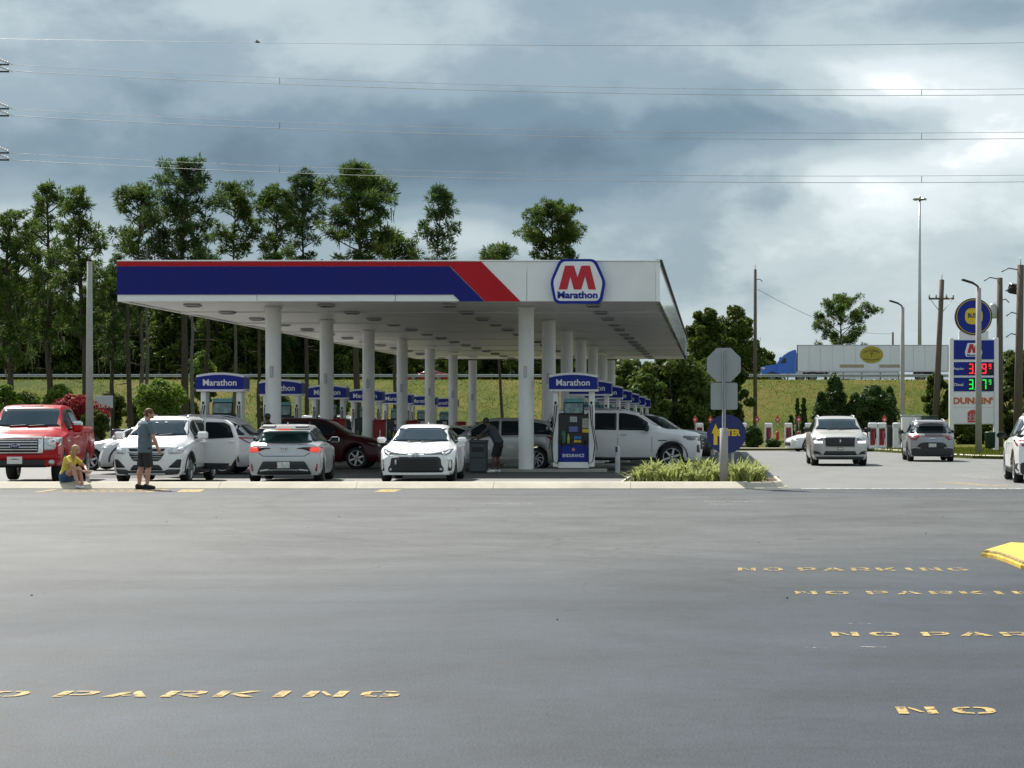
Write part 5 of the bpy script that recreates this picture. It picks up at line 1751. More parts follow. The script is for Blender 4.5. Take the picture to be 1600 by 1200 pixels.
class Car:
    """a body shell lofted from profile curves. x runs from 0 at the nose to L at the tail; local frame: +X forward, +Y left."""
    def __init__(s, label, colour, L, W, top, belt, plan, roofw, wb, fo, wr, zb=.22, cat='car', name='parked_car', group=None,
                 nose=(.30, [(0, .0), (.5, 0), (.8, .12), (1.2, .3)]), tailc=(.20, [(0, .03), (.5, 0), (.9, .10), (1.6, .25)]), tuck=.93, sig=.07, zprof=None):
        s.L, s.W, s.wr, s.wb, s.fo = L, W, wr, wb, fo
        s.root = thing(name, label, cat, group=group)
        s.paint = CP[colour]
        X = (0, L)
        s.top = smooth1d([p[0] for p in top], [p[1] for p in top], X, sig)
        s.belt = smooth1d([p[0] for p in belt], [p[1] for p in belt], X, .12)
        s.plan = smooth1d([p[0] for p in plan], [p[1] * W / 2 for p in plan], X, .12)
        s.rw = smooth1d([p[0] for p in roofw], [p[1] * W / 2 for p in roofw], X, .10)
        s.zbf = smooth1d([p[0] for p in zprof], [p[1] for p in zprof], X, .05) if zprof else (lambda x: zb)
        s.zb = zb
        s.xw = [fo, fo + wb]
        s.AR = wr + .065
        st = set(np.linspace(0, L, 46))
        for w in s.xw:
            for a in np.linspace(0, PI, 15):
                st.add(w - s.AR * math.cos(a))
            st.add(w - s.AR - .004); st.add(w + s.AR + .004)
        st = sorted(x for x in st if 0 <= x <= L)
        out = [st[0]]
        for x in st[1:]:
            if x - out[-1] > .003: out.append(x)
        nz, tl = nose, tailc
        rings, V, F = [], [], []
        def bottom(x):
            z = s.zbf(x)
            for w in s.xw:
                if abs(x - w) < s.AR:
                    z = max(z, wr + math.sqrt(s.AR ** 2 - (x - w) ** 2))
            return z
        s.bottom = bottom
        def deform(x, y, z):
            d = x
            t = max(0.0, 1 - d / 1.0)
            if t > 0:
                t = t * t * (3 - 2 * t)
                x = x + t * (nz[0] * (abs(y) / (W / 2)) ** 2.6 + float(np.interp(z, [q[0] for q in nz[1]], [q[1] for q in nz[1]])))
            d = L - x
            t = max(0.0, 1 - d / .9)
            if t > 0:
                t = t * t * (3 - 2 * t)
                x = x - t * (tl[0] * (abs(y) / (W / 2)) ** 2.6 + float(np.interp(z, [q[0] for q in tl[1]], [q[1] for q in tl[1]])))
            return (L / 2 - x, y, z)
        def half(x):
            b, zt = bottom(x), s.top(x)
            bl = min(s.belt(x), zt - .02)
            b = min(b, bl - .05)
            w, wt = s.plan(x), min(s.rw(x), s.plan(x) * .97)
            hb = bl - b
            r_ = [(w * tuck, b), (w * (.975 + tuck) / 1.99, b + .05 * hb), (w * .990, b + .20 * hb), (w, b + .42 * hb), (w * .999, b + .62 * hb), (w * .990, b + .82 * hb), (w * .972, b + .95 * hb), (w * .955, bl)]
            hg = zt - bl
            rz = min(.085, .5 * hg)
            w0 = w * .945
            for t in (.06, .35, .68, 1.0):
                ww = w0 + (wt - w0) * t
                r_.append((ww, bl + (hg - rz) * t))
            r_ += [(wt - .025 - .10 * min(1, rz * 3), zt - rz * .38), (wt * .70, zt - rz * .12), (wt * .36, zt - rz * .02), (0, zt)]
            return r_
        s.half = half
        N = None
        for x in out:
            h = half(x)
            ring = [(x, y, z) for y, z in h] + [(x, -y, z) for y, z in h[-2::-1]]
            N = len(ring)
            rings.append(ring)
        vs = [p for r_ in rings for p in r_]
        fs = []
        for i in range(len(rings) - 1):
            for k in range(N - 1):
                a, b = i * N + k, i * N + k + 1
                fs.append((a, b, b + N, a + N))
        # caps as grids
        for (ri, flip) in ((0, False), (len(rings) - 1, True)):
            h = half(out[ri])
            m = 12
            o = len(vs)
            for (y, z) in h:
                for c in range(m + 1):
                    vs.append((out[ri], y - 2 * y * c / m, z))
            for j in range(len(h) - 1):
                for c in range(m):
                    a = o + j * (m + 1) + c
                    q = (a, a + 1, a + m + 2, a + m + 1)
                    fs.append(q if not flip else q[::-1])
        vs = [deform(*p) for p in vs]
        bm = bmesh.new()
        bv = [bm.verts.new(p) for p in vs]
        for f in fs:
            try: bm.faces.new([bv[i] for i in f])
            except ValueError: pass
        bmesh.ops.remove_doubles(bm, verts=bm.verts, dist=.0015)
        bmesh.ops.recalc_face_normals(bm, faces=bm.faces)
        for f in bm.faces: f.smooth = True
        for e in bm.edges:
            if len(e.link_faces) == 2 and e.calc_face_angle(0) > R(38): e.smooth = False
        s.bvh = BVHTree.FromBMesh(bm)
        me = bpy.data.meshes.new('body')
        bm.to_mesh(me); bm.free()
        me.materials.append(s.paint)
        s.body = link('body', me, s.root)
        # dark floor pan, so that nothing shows through the arches
        ub = MB()
        zt_ = min(.62, s.belt(L * .5) - .15)
        ub.box((0, 0, (zb + .02 + zt_) / 2), (L - .7, W - .66, zt_ - zb - .02), .06)
        ub.box((L / 2 - fo - wb / 2, 0, (zb + zt_) / 2 + .02), (wb - 2 * s.AR - .04, W - .14, zt_ - zb - .06), .04)
        ub.box((L / 2 - .36 - .04, 0, zb + .14), (max(.1, (fo - s.AR - .36) * .9), W * .74, .22), .03)
        ub.build('underbody', MT['trim'], s.root)

    def X(s, x):
        return s.L / 2 - x

    def cast(s, a, b, axis, off):
        if axis == 'F': o, d = Vector((s.L, a, b)), Vector((-1, 0, 0))
        elif axis == 'R': o, d = Vector((-s.L, a, b)), Vector((1, 0, 0))
        elif axis == 'Lf': o, d = Vector((s.X(a), 3, b)), Vector((0, -1, 0))
        elif axis == 'Rt': o, d = Vector((s.X(a), -3, b)), Vector((0, 1, 0))
        else: o, d = Vector((s.X(a), b, 4)), Vector((0, 0, -1))
        h = s.bvh.ray_cast(o, d)
        if h[0] is None:
            h = s.bvh.find_nearest(o + d * (s.L / 2 if axis in 'FR' else 2.2))
        p, n = h[0], h[1]
        if n.dot(d) > 0: n = -n
        n2 = (n - d * .6).normalized()
        return p + n2 * off, d

    def decal(s, name, poly, axis, mt, off=.005, th=.03, res=.09, parent=None):
        """a panel of outline poly laid on the body from the given side, th thick and off proud"""
        ar = sum(poly[i][0] * poly[(i + 1) % len(poly)][1] - poly[(i + 1) % len(poly)][0] * poly[i][1] for i in range(len(poly)))
        if ar < 0: poly = poly[::-1]
        B = []
        for i in range(len(poly)):
            p, q = Vector(poly[i]), Vector(poly[(i + 1) % len(poly)])
            k = max(1, int((q - p).length / res + .5))
            for j in range(k): B.append(p.lerp(q, j / k))
        n = len(B)
        pts = list(B)
        x0, x1 = min(p.x for p in B), max(p.x for p in B)
        y0, y1 = min(p.y for p in B), max(p.y for p in B)
        P2 = [(p.x, p.y) for p in B]
        yy = y0 + res * .6
        while yy < y1:
            xx = x0 + res * .6
            while xx < x1:
                if inpoly(xx, yy, P2) and min((Vector((xx, yy)) - b).length for b in B) > res * .4:
                    pts.append(Vector((xx, yy)))
                xx += res
            yy += res
        r = delaunay_2d_cdt(pts, [(i, (i + 1) % n) for i in range(n)], [], 1, 1e-6)
        v2, f2 = r[0], r[2]
        if not f2:
            r = delaunay_2d_cdt(pts, [], [list(range(n))], 1, 1e-6); v2, f2 = r[0], r[2]
        vs = []
        for p in v2:
            c, d = s.cast(p.x, p.y, axis, off)
            vs.append(c)
        m = len(vs)
        lo = [v + d * th for v in vs]
        from collections import Counter
        ec = Counter()
        for f in f2:
            for i in range(len(f)):
                ec[tuple(sorted((f[i], f[(i + 1) % len(f)])))] += 1
        fs = [tuple(f) for f in f2]
        mb = MB()
        mb.v = [tuple(v) for v in vs + lo]
        for f in fs:
            mb.f.append(list(f)); mb.m.append(0); mb.s.append(True)
        for (a, b), c in ec.items():
            if c == 1:
                mb.f.append([a, b, b + m, a + m]); mb.m.append(0); mb.s.append(False)
        me = mb.mesh(name, [mt])
        bm = bmesh.new(); bm.from_mesh(me)
        bmesh.ops.recalc_face_normals(bm, faces=bm.faces)
        # outward = against the ray
        acc = sum((f.normal.dot(d) * f.calc_area() for f in bm.faces if f.smooth), 0.0)
        if acc > 0: bmesh.ops.reverse_faces(bm, faces=bm.faces)
        bm.to_mesh(me); bm.free()
        return link(name, me, parent or s.root)

    def both(s, name, poly, axis, mt, **kw):
        """mirrored pair on front or rear"""
        a = s.decal(name, poly, axis, mt, **kw)
        b = s.decal(name, [(-p[0], p[1]) for p in poly], axis, mt, **kw)
        return a, b

    def wheels(s, style='five', rim='rim', wid=.225, yin=.02):
        tm, rm = make_wheel_meshes(s.wr, wid, style, MT[rim])
        for x in s.xw:
            for sg in (1, -1):
                y = sg * (s.plan(x) - wid / 2 - yin)
                w = link('wheel', tm, s.root, (s.X(x), y, s.wr))
                link('rim', rm, w)

    def side_win(s, x0, x1, side, mt='glass', lo=.05, hi=.10, cuts=(), gap=.07, name='window', front_h=.0):
        """side glass between x0 and x1, split by pillars"""
        segs, a = [], x0
        for c in list(cuts) + [x1]:
            segs.append((a, c - gap / 2 if c != x1 else c)); a = c + gap / 2
        for (a, b) in segs:
            xs_ = np.linspace(a, b, 10)
            up = [(x, s.top(x) - hi) for x in xs_]
            dn = [(x, s.belt(x) + lo) for x in xs_]
            ok = [i for i in range(10) if up[i][1] - dn[i][1] > .03]
            if len(ok) < 2: continue
            poly = rounded([dn[i] for i in ok] + [up[i] for i in ok[::-1]], .03, 2)
            s.decal(name, poly, side, MT[mt], off=.006, th=.03, res=.12)

    def seams(s, xs, side, zlo=None, w=.014):
        for x in xs:
            z0 = (zlo if zlo else s.zb + .12); z1 = s.belt(x) + .02
            s.decal('door_gap', [(x - w / 2, z0), (x + w / 2, z0), (x + w / 2, z1), (x - w / 2, z1)], side, MT['trim'], off=.002, th=.02, res=.15)

    def handles(s, xs, side, z, mt=None):
        for x in xs:
            p, d = s.cast(x, z, side, .02)
            MB().box(p, (.20, .045, .035), .012).build('handle', mt or s.paint, s.root)

    def sill(s, side, h=.14, mt='clad'):
        a, b = s.xw[0] + s.AR + .01, s.xw[1] - s.AR - .01
        s.decal('sill_trim', [(a, s.zb + .015), (b, s.zb + .015), (b, s.zb + h), (a, s.zb + h)], side, MT[mt], off=.012, th=.03, res=.2)

    def arches(s, side, w=.07, mt='clad'):
        for xw in s.xw:
            zc = s.wr
            n = 14
            a0 = math.asin(max(-1, min(1, (s.zb + .03 - zc) / (s.AR + .004)))) if s.zb + .03 > zc else 0.0
            ang = [a0 + (PI - 2 * a0) * i / n for i in range(n + 1)]
            inn = [(xw - (s.AR + .008) * math.cos(t), zc + (s.AR + .008) * math.sin(t)) for t in ang]
            ou = [(xw - (s.AR + w) * math.cos(t), zc + (s.AR + w) * math.sin(t)) for t in ang]
            ou = [(min(max(p[0], .12), s.L - .12), p[1]) for p in ou]
            s.decal('arch_trim', inn + ou[::-1], side, MT[mt], off=.012, th=.03, res=.12)

    def windscreen(s, xa, xb, mt='glass_blue', wl=.86, wu=.93, name='windscreen', axis='F', lo=.03, hi=.03):
        """front (or rear) glass from base x=xa to top x=xb"""
        z0, z1 = s.top(xa) + lo, s.top(xb) - hi
        w0, w1 = min(s.rw(xa), s.plan(xa) * .95) * wl + .0, s.rw(xb) * wu
        poly = [(-w0, z0), (-w0 * .5, z0 - .012), (w0 * .5, z0 - .012), (w0, z0), (w1, z1), (w1 * .5, z1 + .012), (-w1 * .5, z1 + .012), (-w1, z1)]
        o = s.decal(name, rounded(poly, .05, 3), axis, MT[mt], off=.006, th=.03, res=.10)
        return o, (z0, z1, w0, w1)

    def wipers(s, z0, w, axis='F'):
        for (a, b) in ((-.55, .05), (.02, .62)):
            pts = [s.cast(w * (a + (b - a) * k / 5), z0 - .01 + .03 * k / 5, axis, .02)[0] for k in range(6)]
            MB().tube(pts, .012, 5).build('wiper', MT['trim'], s.root)

    def mirrors(s, x, z, mt=None, size=(.12, .24, .16), out=.10, sides=(1, -1), two=None):
        for sg in sides:
            p, d = s.cast(x, z - .02, 'Lf' if sg > 0 else 'Rt', .0)
            q = p + Vector((0, sg * (out + size[1] / 2 - .02), .06))
            m = MB()
            m.box(q, size, .045)
            o = m.build('mirror', mt or s.paint, s.root)
            MB().tube([p, p.lerp(q, .6)], .03, 6).build('mirror_arm', MT['trim'], o)
            MB().box(q - Vector((size[0] / 2 + .003, 0, 0)), (.008, size[1] * .8, size[2] * .75), .002).build('mirror_glass', MT['glass'], o)

    def rails(s, x0, x1, mt='satin', inset=.10):
        for sg in (1, -1):
            pts = []
            for k in range(9):
                x = x0 + (x1 - x0) * k / 8
                lift = .05 * min(1, 4 * min(k, 8 - k) / 8 + .15)
                y = sg * (s.rw(x) - inset)
                p, d = s.cast(x, y, 'T', 0)
                pts.append(p + Vector((0, 0, lift)))
            MB().tube(pts, .02, 6).build('roof_rail', MT[mt], s.root)

    def plate(s, z, axis, mt='plate', w=.31, h=.16):
        p, d = s.cast(0, z, axis, .015)
        sg = -d.x
        MB().box(p, (.02, w + .03, h + .03), .006).build('plate_holder', MT['trim'], s.root)
        return MB().box(p + Vector((sg * .012, 0, 0)), (.012, w, h), .003).build('number_plate', MT[mt], s.root)

    def rings(s, z, axis, w, h, mt='chrome', r=.010):
        """three interlocking ovals"""
        p, d = s.cast(0, z, axis, .02)
        mb = MB()
        for (ew, eh, cz) in ((w, h, 0), (w * .36, h * .92, 0), (w * .66, h * .36, h * .28)):
            pts = [(p.x, ew / 2 * math.cos(a), p.z + cz + eh / 2 * math.sin(a)) for a in np.linspace(0, 2 * PI, 20)]
            mb.tube(pts, r, 5)
        mb.build('badge', MT[mt], s.root)

    def bars(s, name, zs, w, axis, mt, th=.02, off=.03, wtop=None):
        for i, z in enumerate(zs):
            pts = [s.cast(w * (k / 6 - .5) * 2, z, axis, off)[0] for k in range(7)]
            MB().tube(pts, th / 2, 6, flat=1).build(name, MT[mt], s.root)

    def place(s, px, Y, rz, ref='centre', X=None):
        """put the car's centre (or nose/tail) over the ground point seen at photo column px at depth Y"""
        x = X if X is not None else ax(px, Y)
        c, sn = math.cos(R(rz)), math.sin(R(rz))
        d = {'centre': 0, 'nose': s.L / 2, 'tail': -s.L / 2}[ref]
        cx, cy = x - c * d, Y - sn * d
        s.root.location = (cx, cy, gz(cy))
        s.root.rotation_euler = (math.atan(.006) * (-sn) * (-1 if False else 1) * 0, 0, R(rz))
        return s

PLAN_CAR = [(0, .90), (.35, .955), (.9, .99), (1.6, 1.0), (3.4, 1.0), (4.0, .985), (4.5, .93), (5.5, .90)]
def plan_for(L, f=.90, r=.92):
    return [(0, f), (.35, f + .065), (.9, .99), (1.5, 1.0), (L - 1.2, 1.0), (L - .5, .985), (L, r)]

# ---- 1. red pickup, left edge
c = Car('big red pickup with a wide chrome grille at the left edge', 'red', 5.9, 2.02,
        [(0, 1.10), (.10, 1.20), (.5, 1.24), (1.45, 1.30), (1.50, 1.32), (2.28, 1.86), (2.6, 1.92), (3.5, 1.92), (3.85, 1.86), (4.02, 1.42), (4.06, 1.36), (5.85, 1.36), (5.9, 1.34)],
        [(0, .98), (.4, 1.12), (1.5, 1.22), (4.0, 1.27), (5.9, 1.30)], plan_for(5.9, .93, .97),
        [(0, .82), (.5, .86), (1.45, .86), (2.3, .70), (3.5, .70), (3.9, .72), (4.05, .93), (5.9, .94)], 3.68, .98, .405, .40, 'pickup', 'parked_pickup',
        nose=(.22, [(0, .10), (.55, .0), (1.0, .02), (1.25, .10)]), tailc=(.03, [(0, .1), (.5, 0), (1.3, 0)]), sig=.05, zprof=[(0, .46), (.5, .44), (.8, .40), (5.9, .52)])
ws, (z0, z1, w0, w1) = c.windscreen(1.56, 2.26, wl=.96, wu=.96)
c.wipers(z0, .75)
c.decal('grille_frame', rounded([(-.62, .74), (.62, .74), (.62, 1.15), (-.62, 1.15)], .05), 'F', MT['chrome'], off=.02)
gq = rounded([(-.52, .79), (.52, .79), (.52, 1.09), (-.52, 1.09)], .04)
c.decal('grille', gq, 'F', MT['trim'], off=.026)
c.bars('grille_bar', (.845, .905, .975, 1.03), .50, 'F', 'chrome', .035, .035)
p, d = c.cast(0, .94, 'F', .05)
MB().lathe([(0, -.012), (.118, -.012), (.118, .012), (.0, .016)], 20, axis='X').xform(Matrix.Translation(p) @ Matrix.Diagonal((1, 1, .44, 1))).build('badge', MT['chrome'], c.root)
bo = MB().lathe([(0, -.012), (.105, -.012), (.105, .016), (.0, .018)], 20, axis='X').xform(Matrix.Translation(p + Vector((.004, 0, 0))) @ Matrix.Diagonal((1, 1, .42, 1))).build('badge_face', MT['ovalblue'], c.root)
t_ = text('lettering', 'Ford', MT['plate_w'], c.root, (0, 0, 0), .13, .05, 'E', .006, .01, .2); t_.location = p + Vector((.028, 0, 0))
for sg in (-1, 1):
    hl = c.decal('headlight', rounded([(sg * .64, .82), (sg * .84, .84), (sg * .97, .95), (sg * .97, 1.12), (sg * .64, 1.14)], .03), 'F', MT['lamp'], off=.02)
    c.decal('headlight_lens', circle(sg * .80, 1.01, .085, 14), 'F', MT['lamp_white'], off=.03, parent=hl)
c.decal('lower_bumper', rounded([(-.78, .44), (.78, .44), (.78, .60), (.60, .63), (-.60, .63), (-.78, .60)], .03), 'F', MT['trim'], off=.02)
c.decal('bumper', rounded([(-.97, .615), (.97, .615), (.97, .73), (-.97, .73)], .03), 'F', c.paint, off=.035)
for sg in (-1, 1):
    c.decal('bumper_end', rounded([(sg * .66, .44), (sg * .97, .44), (sg * .97, .63), (sg * .66, .63)], .03), 'F', c.paint, off=.03)
    c.decal('fog_lamp', circle(sg * .80, .545, .065, 14), 'F', MT['satin'], off=.045)
c.plate(.60, 'F', 'plate_w', .34, .17)
for side in ('Lf', 'Rt'):
    c.side_win(1.95, 3.72, side, cuts=(2.72,), hi=.11, lo=.06)
    c.seams((1.62, 2.72, 3.75), side, .52)
    c.handles((2.52, 3.55), side, 1.17)
    c.decal('side_badge', [(1.25, 1.02), (1.55, 1.02), (1.55, 1.07), (1.25, 1.07)], side, MT['chrome'], off=.008)
    c.decal('bed_gap', [(4.02, .6), (4.05, .6), (4.05, 1.30), (4.02, 1.30)], side, MT['trim'], off=.003)
c.both('tail_light', [(.86, .9), (1.0, .9), (1.0, 1.28), (.86, 1.28)], 'R', MT['tail'])
c.mirrors(1.95, 1.33, size=(.16, .24, .26), out=.12)
for o_ in [o for o in c.root.children if o.name.startswith('mirror')]:
    mbp = MB(); v = o_.data.vertices
    cx = sum((q.co for q in v), Vector()) / len(v)
    mbp.box(cx + Vector((.004, 0, .075)), (.17, .245, .14), .045).build('mirror_cap', MT['chrome'], o_)
c.decal('roof_light', [(2.36, -.25), (2.42, -.25), (2.42, .25), (2.36, .25)], 'T', MT['trim'], off=.01)
c.wheels('six', 'rim', .27)
# load bed recess
MB().box((-2.0, 0, 1.365), (1.7, 1.66, .012), .004).build('bed_cover', MT['trim'], c.root)
c.place(23, 44.9, -80, 'nose')

# ---- 2. white small SUV facing the camera with an open rear door
c = Car('white small SUV facing the kerb with its rear door swung open', 'white', 4.25, 1.79,
        [(0, .88), (.08, .96), (.35, 1.02), (1.02, 1.10), (1.08, 1.12), (1.78, 1.58), (2.1, 1.64), (3.2, 1.63), (3.75, 1.56), (4.1, 1.12), (4.25, 1.0)],
        [(0, .76), (.4, .92), (1.1, 1.02), (3.6, 1.10), (4.25, 1.0)], plan_for(4.25, .90, .90),
        [(0, .76), (.4, .84), (1.05, .86), (1.8, .70), (3.3, .69), (4.25, .74)], 2.555, .87, .335, .22, 'car', 'parked_car',
        nose=(.30, [(0, .08), (.35, .02), (.65, .0), (.9, .06), (1.1, .2)]))
ws, (z0, z1, w0, w1) = c.windscreen(1.10, 1.76, wl=.95, wu=.95)
c.wipers(z0, .65)
for (xx_, zz_) in ((-.12, z1 - .06), (.10, z1 - .05)):
    c.decal('sticker', [(xx_ - .04, zz_ - .012), (xx_ + .04, zz_ - .012), (xx_ + .04, zz_ + .012), (xx_ - .04, zz_ + .012)], 'F', MT['sticker'], off=.012, th=.01)
c.decal('upper_grille', rounded([(-.40, .79), (.40, .79), (.44, .86), (-.44, .86)], .03), 'F', MT['trim'], off=.008)
c.decal('lower_grille', rounded([(-.30, .56), (.30, .56), (.43, .74), (-.43, .74)], .05), 'F', MT['trim'], off=.008)
c.bars('grille_bar', (.61, .665, .715), .36, 'F', 'satin', .018, .02)
c.bars('chrome_bar', (.765,), .44, 'F', 'chrome', .022, .02)
c.decal('badge', [(-.10, .805), (.10, .805), (.10, .85), (-.10, .85)], 'F', mat('gold_badge', (.55, .42, .12), .3, .6), off=.02)
for sg in (-1, 1):
    hl = c.decal('headlight', rounded([(sg * .52, .72), (sg * .78, .74), (sg * .85, .95), (sg * .58, .87), (sg * .50, .82)], .03), 'F', MT['lamp'], off=.010)
    c.decal('headlight_lens', circle(sg * .63, .80, .055, 12), 'F', MT['lamp_white'], off=.018, parent=hl)
    c.decal('headlight_lens', circle(sg * .75, .84, .05, 12), 'F', MT['lamp_white'], off=.018, parent=hl)
    fg = c.decal('fog_recess', rounded([(sg * .50, .40), (sg * .76, .39), (sg * .79, .60), (sg * .70, .60)], .03), 'F', MT['trim'], off=.008)
c.decal('intake', rounded([(-.40, .34), (.40, .34), (.30, .47), (-.30, .47)], .04), 'F', MT['trim'], off=.008)
c.decal('lower_bumper', rounded([(-.84, .215), (.84, .215), (.86, .36), (.50, .36), (.42, .33), (-.42, .33), (-.50, .36), (-.86, .36)], .02), 'F', MT['clad'], off=.012)
c.decal('skid_plate', rounded([(-.42, .225), (.42, .225), (.44, .265), (-.44, .265)], .01), 'F', MT['satin'], off=.024)
for side in ('Lf', 'Rt'):
    c.side_win(1.55, 3.85, side, cuts=(2.28, 3.18), hi=.10)
    c.seams((1.30, 2.28, 3.2), side, .32); c.handles((2.12, 3.02), side, .98)
    c.sill(side, .16); c.arches(side, .06)
c.rails(1.95, 3.6, 'satin')
c.mirrors(1.52, 1.12, size=(.14, .25, .20))
c.wheels('five', 'rim', .215)
# the open rear door (driver's side), hinged at its front edge
dg = MB()
W_, H0, H1 = 1.02, .30, 1.52
outl = [(0, H0 + .02), (.72, H0 + .02), (.82, H0 + .18), (.98, .62), (1.02, .95), (1.0, 1.12), (.86, 1.42), (.66, 1.54), (.0, 1.56)]
dr = MB().prism(rounded(outl, .06), -.05, .05).build('rear_door', c.paint, c.root, label='open white rear door')
wn = MB().prism(rounded([(.06, 1.06), (.94, 1.10), (.82, 1.40), (.64, 1.48), (.06, 1.49)], .05), -.062, .062).build('door_glass', MT['glass'], dr)
MB().prism([(0, H0), (.72, H0), (.80, H0 + .16), (0, H0 + .16)], -.058, .058).build('door_cladding', MT['clad'], dr)
MB().box((.86, -.075, 1.0), (.16, .04, .03), .01).build('handle', c.paint, dr)
p, d = c.cast(2.30, .9, 'Lf', .02)
dr.location = (p.x, p.y, 0)
# local +x of the door points out to the car's left; its outer face (-y of the door) looks forward
dr.rotation_euler = (0, 0, R(62))
c.place(228, 45.9, -87.5, 'nose')
WHITE_SUV = c

# ---- 3. silver crossover broadside behind the white small SUV, nose to the left
SUVTOP = [(0, .86), (.1, .95), (.45, 1.02), (1.12, 1.10), (1.2, 1.13), (1.98, 1.62), (2.35, 1.69), (3.4, 1.68), (4.0, 1.58), (4.55, 1.18), (4.75, 1.0)]
SUVBELT = [(0, .76), (.4, .90), (1.2, 1.02), (3.9, 1.12), (4.75, 1.0)]
SUVROOF = [(0, .76), (.4, .84), (1.15, .86), (2.0, .70), (3.5, .69), (4.75, .74)]
def suv(label, colour, L=4.75, W=1.88, k=1.0, group=None, rails=True, clad=True, rimstyle='five', rim='rim', glass='glass', zs=1.0, wr=.36, detail=True, cuts=(2.55, 3.5), x1=4.25):
    f = L / 4.75
    c = Car(label, colour, L, W, [(x * f, z * zs) for x, z in SUVTOP], [(x * f, z * zs) for x, z in SUVBELT], plan_for(L, .90, .90), [(x * f, w) for x, w in SUVROOF],
            2.75 * f, .93 * f, wr, .23, 'car', 'parked_car', group)
    c.windscreen(1.22 * f, 1.95 * f, glass, wl=.95, wu=.95)
    for side in ('Lf', 'Rt'):
        c.side_win(1.62 * f, x1 * f, side, glass, cuts=[q * f for q in cuts], hi=.10)
        c.seams([q * f for q in (1.45, 2.55, 3.45)], side, .36)
        c.handles([2.38 * f, 3.32 * f], side, 1.0 * zs, MT['chrome'] if not clad else None)
        if clad:
            c.sill(side, .15); c.arches(side, .055)
    if rails: c.rails(2.2 * f, 3.9 * f)
    c.mirrors(1.62 * f, 1.13 * zs)
    c.wheels(rimstyle, rim, .235)
    return c
def suv_front(c, lamp='lamp', gw=.5):
    H = c.top(.15) - .1
    c.decal('grille', rounded([(-gw, H * .72), (gw, H * .72), (gw * 1.05, H * .98), (-gw * 1.05, H * .98)], .04), 'F', MT['trim'], off=.01)
    c.bars('grille_bar', (H * .80, H * .88), gw * .9, 'F', 'satin', .02, .025)
    for sg in (-1, 1):
        hl = c.decal('headlight', rounded([(sg * (gw + .06), H * .80), (sg * .80, H * .86), (sg * .84, H * 1.02), (sg * (gw + .08), H * .95)], .03), 'F', MT[lamp], off=.012)
        c.decal('headlight_lens', circle(sg * .68, H * .905, .045, 12), 'F', MT['lamp_white'], off=.02, parent=hl)
    c.decal('lower_bumper', rounded([(-.82, .24), (.82, .24), (.8, .40), (-.8, .40)], .03), 'F', MT['clad'], off=.012)
def suv_rear(c, zl=.98, wide=.55, clad=.50, tail='tail', glass='glass'):
    c.both('tail_light', rounded([(wide, zl - .07), (.86, zl - .10), (.90, zl + .10), (wide + .06, zl + .05)], .03), 'R', MT[tail], off=.014)
    xa, xb = c.L - .18, c.L - .75
    c.decal('rear_window', rounded([(-.62, c.belt(c.L - .5) + .07), (.62, c.belt(c.L - .5) + .07), (.54, c.top(xb) - .12), (-.54, c.top(xb) - .12)], .08), 'R', MT[glass], off=.006)
    c.decal('rear_bumper', rounded([(-.86, .24), (.86, .24), (.86, clad), (.6, clad + .04), (-.6, clad + .04), (-.86, clad)], .04), 'R', MT['clad'], off=.012)
    c.plate(.80, 'R')

c = suv('silver crossover parked broadside behind the white small SUV', 'silver', 4.82, 1.92, rimstyle='five', wr=.37, clad=True)
suv_front(c); suv_rear(c)
c.place(0, 56.0, 180, 'nose', X=ax(160, 56.0))

# ---- 4. white saloon nose behind the red pickup
SEDTOP = [(0, .66), (.1, .74), (.5, .84), (1.25, .94), (1.32, .96), (2.15, 1.38), (2.6, 1.44), (3.2, 1.42), (3.9, 1.18), (4.15, 1.06), (4.6, 1.04), (4.72, .98)]
SEDBELT = [(0, .58), (.5, .76), (1.3, .88), (4.0, .98), (4.72, .90)]
SEDROOF = [(0, .74), (.5, .84), (1.3, .84), (2.2, .66), (3.2, .64), (4.1, .76), (4.72, .80)]
def sedan(label, colour, L=4.72, W=1.83, zs=1.0, glass='glass', rimstyle='five', wr=.33, group=None):
    f = L / 4.72
    c = Car(label, colour, L, W, [(x * f, z * zs) for x, z in SEDTOP], [(x * f, z * zs) for x, z in SEDBELT], plan_for(L, .88, .90), [(x * f, w) for x, w in SEDROOF],
            2.75 * f, .95 * f, wr, .19, 'car', 'parked_car', group, nose=(.34, [(0, .06), (.35, 0), (.6, .03), (.9, .2)]))
    c.windscreen(1.35 * f, 2.12 * f, glass, wl=.95, wu=.95)
    for side in ('Lf', 'Rt'):
        c.side_win(1.72 * f, 3.72 * f, side, glass, cuts=(2.62 * f,), hi=.08, lo=.04)
        c.seams([q * f for q in (1.5, 2.62, 3.5)], side, .3)
        c.handles([2.45 * f, 3.42 * f], side, .86 * zs)
    c.mirrors(1.75 * f, 1.0 * zs, size=(.12, .22, .14))
    c.wheels(rimstyle, 'rim', .22)
    H = c.top(.15)
    for sg in (-1, 1):
        c.decal('headlight', rounded([(sg * .46, H * .80), (sg * .80, H * .86), (sg * .82, H * 1.0), (sg * .5, H * .90)], .02), 'F', MT['lamp'], off=.012)
    c.decal('grille', rounded([(-.5, .34), (.5, .34), (.42, .54), (-.42, .54)], .03), 'F', MT['trim'], off=.01)
    c.both('tail_light', rounded([(.5, .80), (.84, .80), (.84, .94), (.55, .92)], .02), 'R', MT['tail'], off=.012)
    c.windscreen(4.05 * f, 3.3 * f, glass, wl=.85, wu=.9, name='rear_window', axis='R')
    return c
c = sedan('white saloon showing only its bonnet between the red pickup and the white small SUV', 'white')
c.place(0, 61, 180, 'nose', X=ax(108, 61))

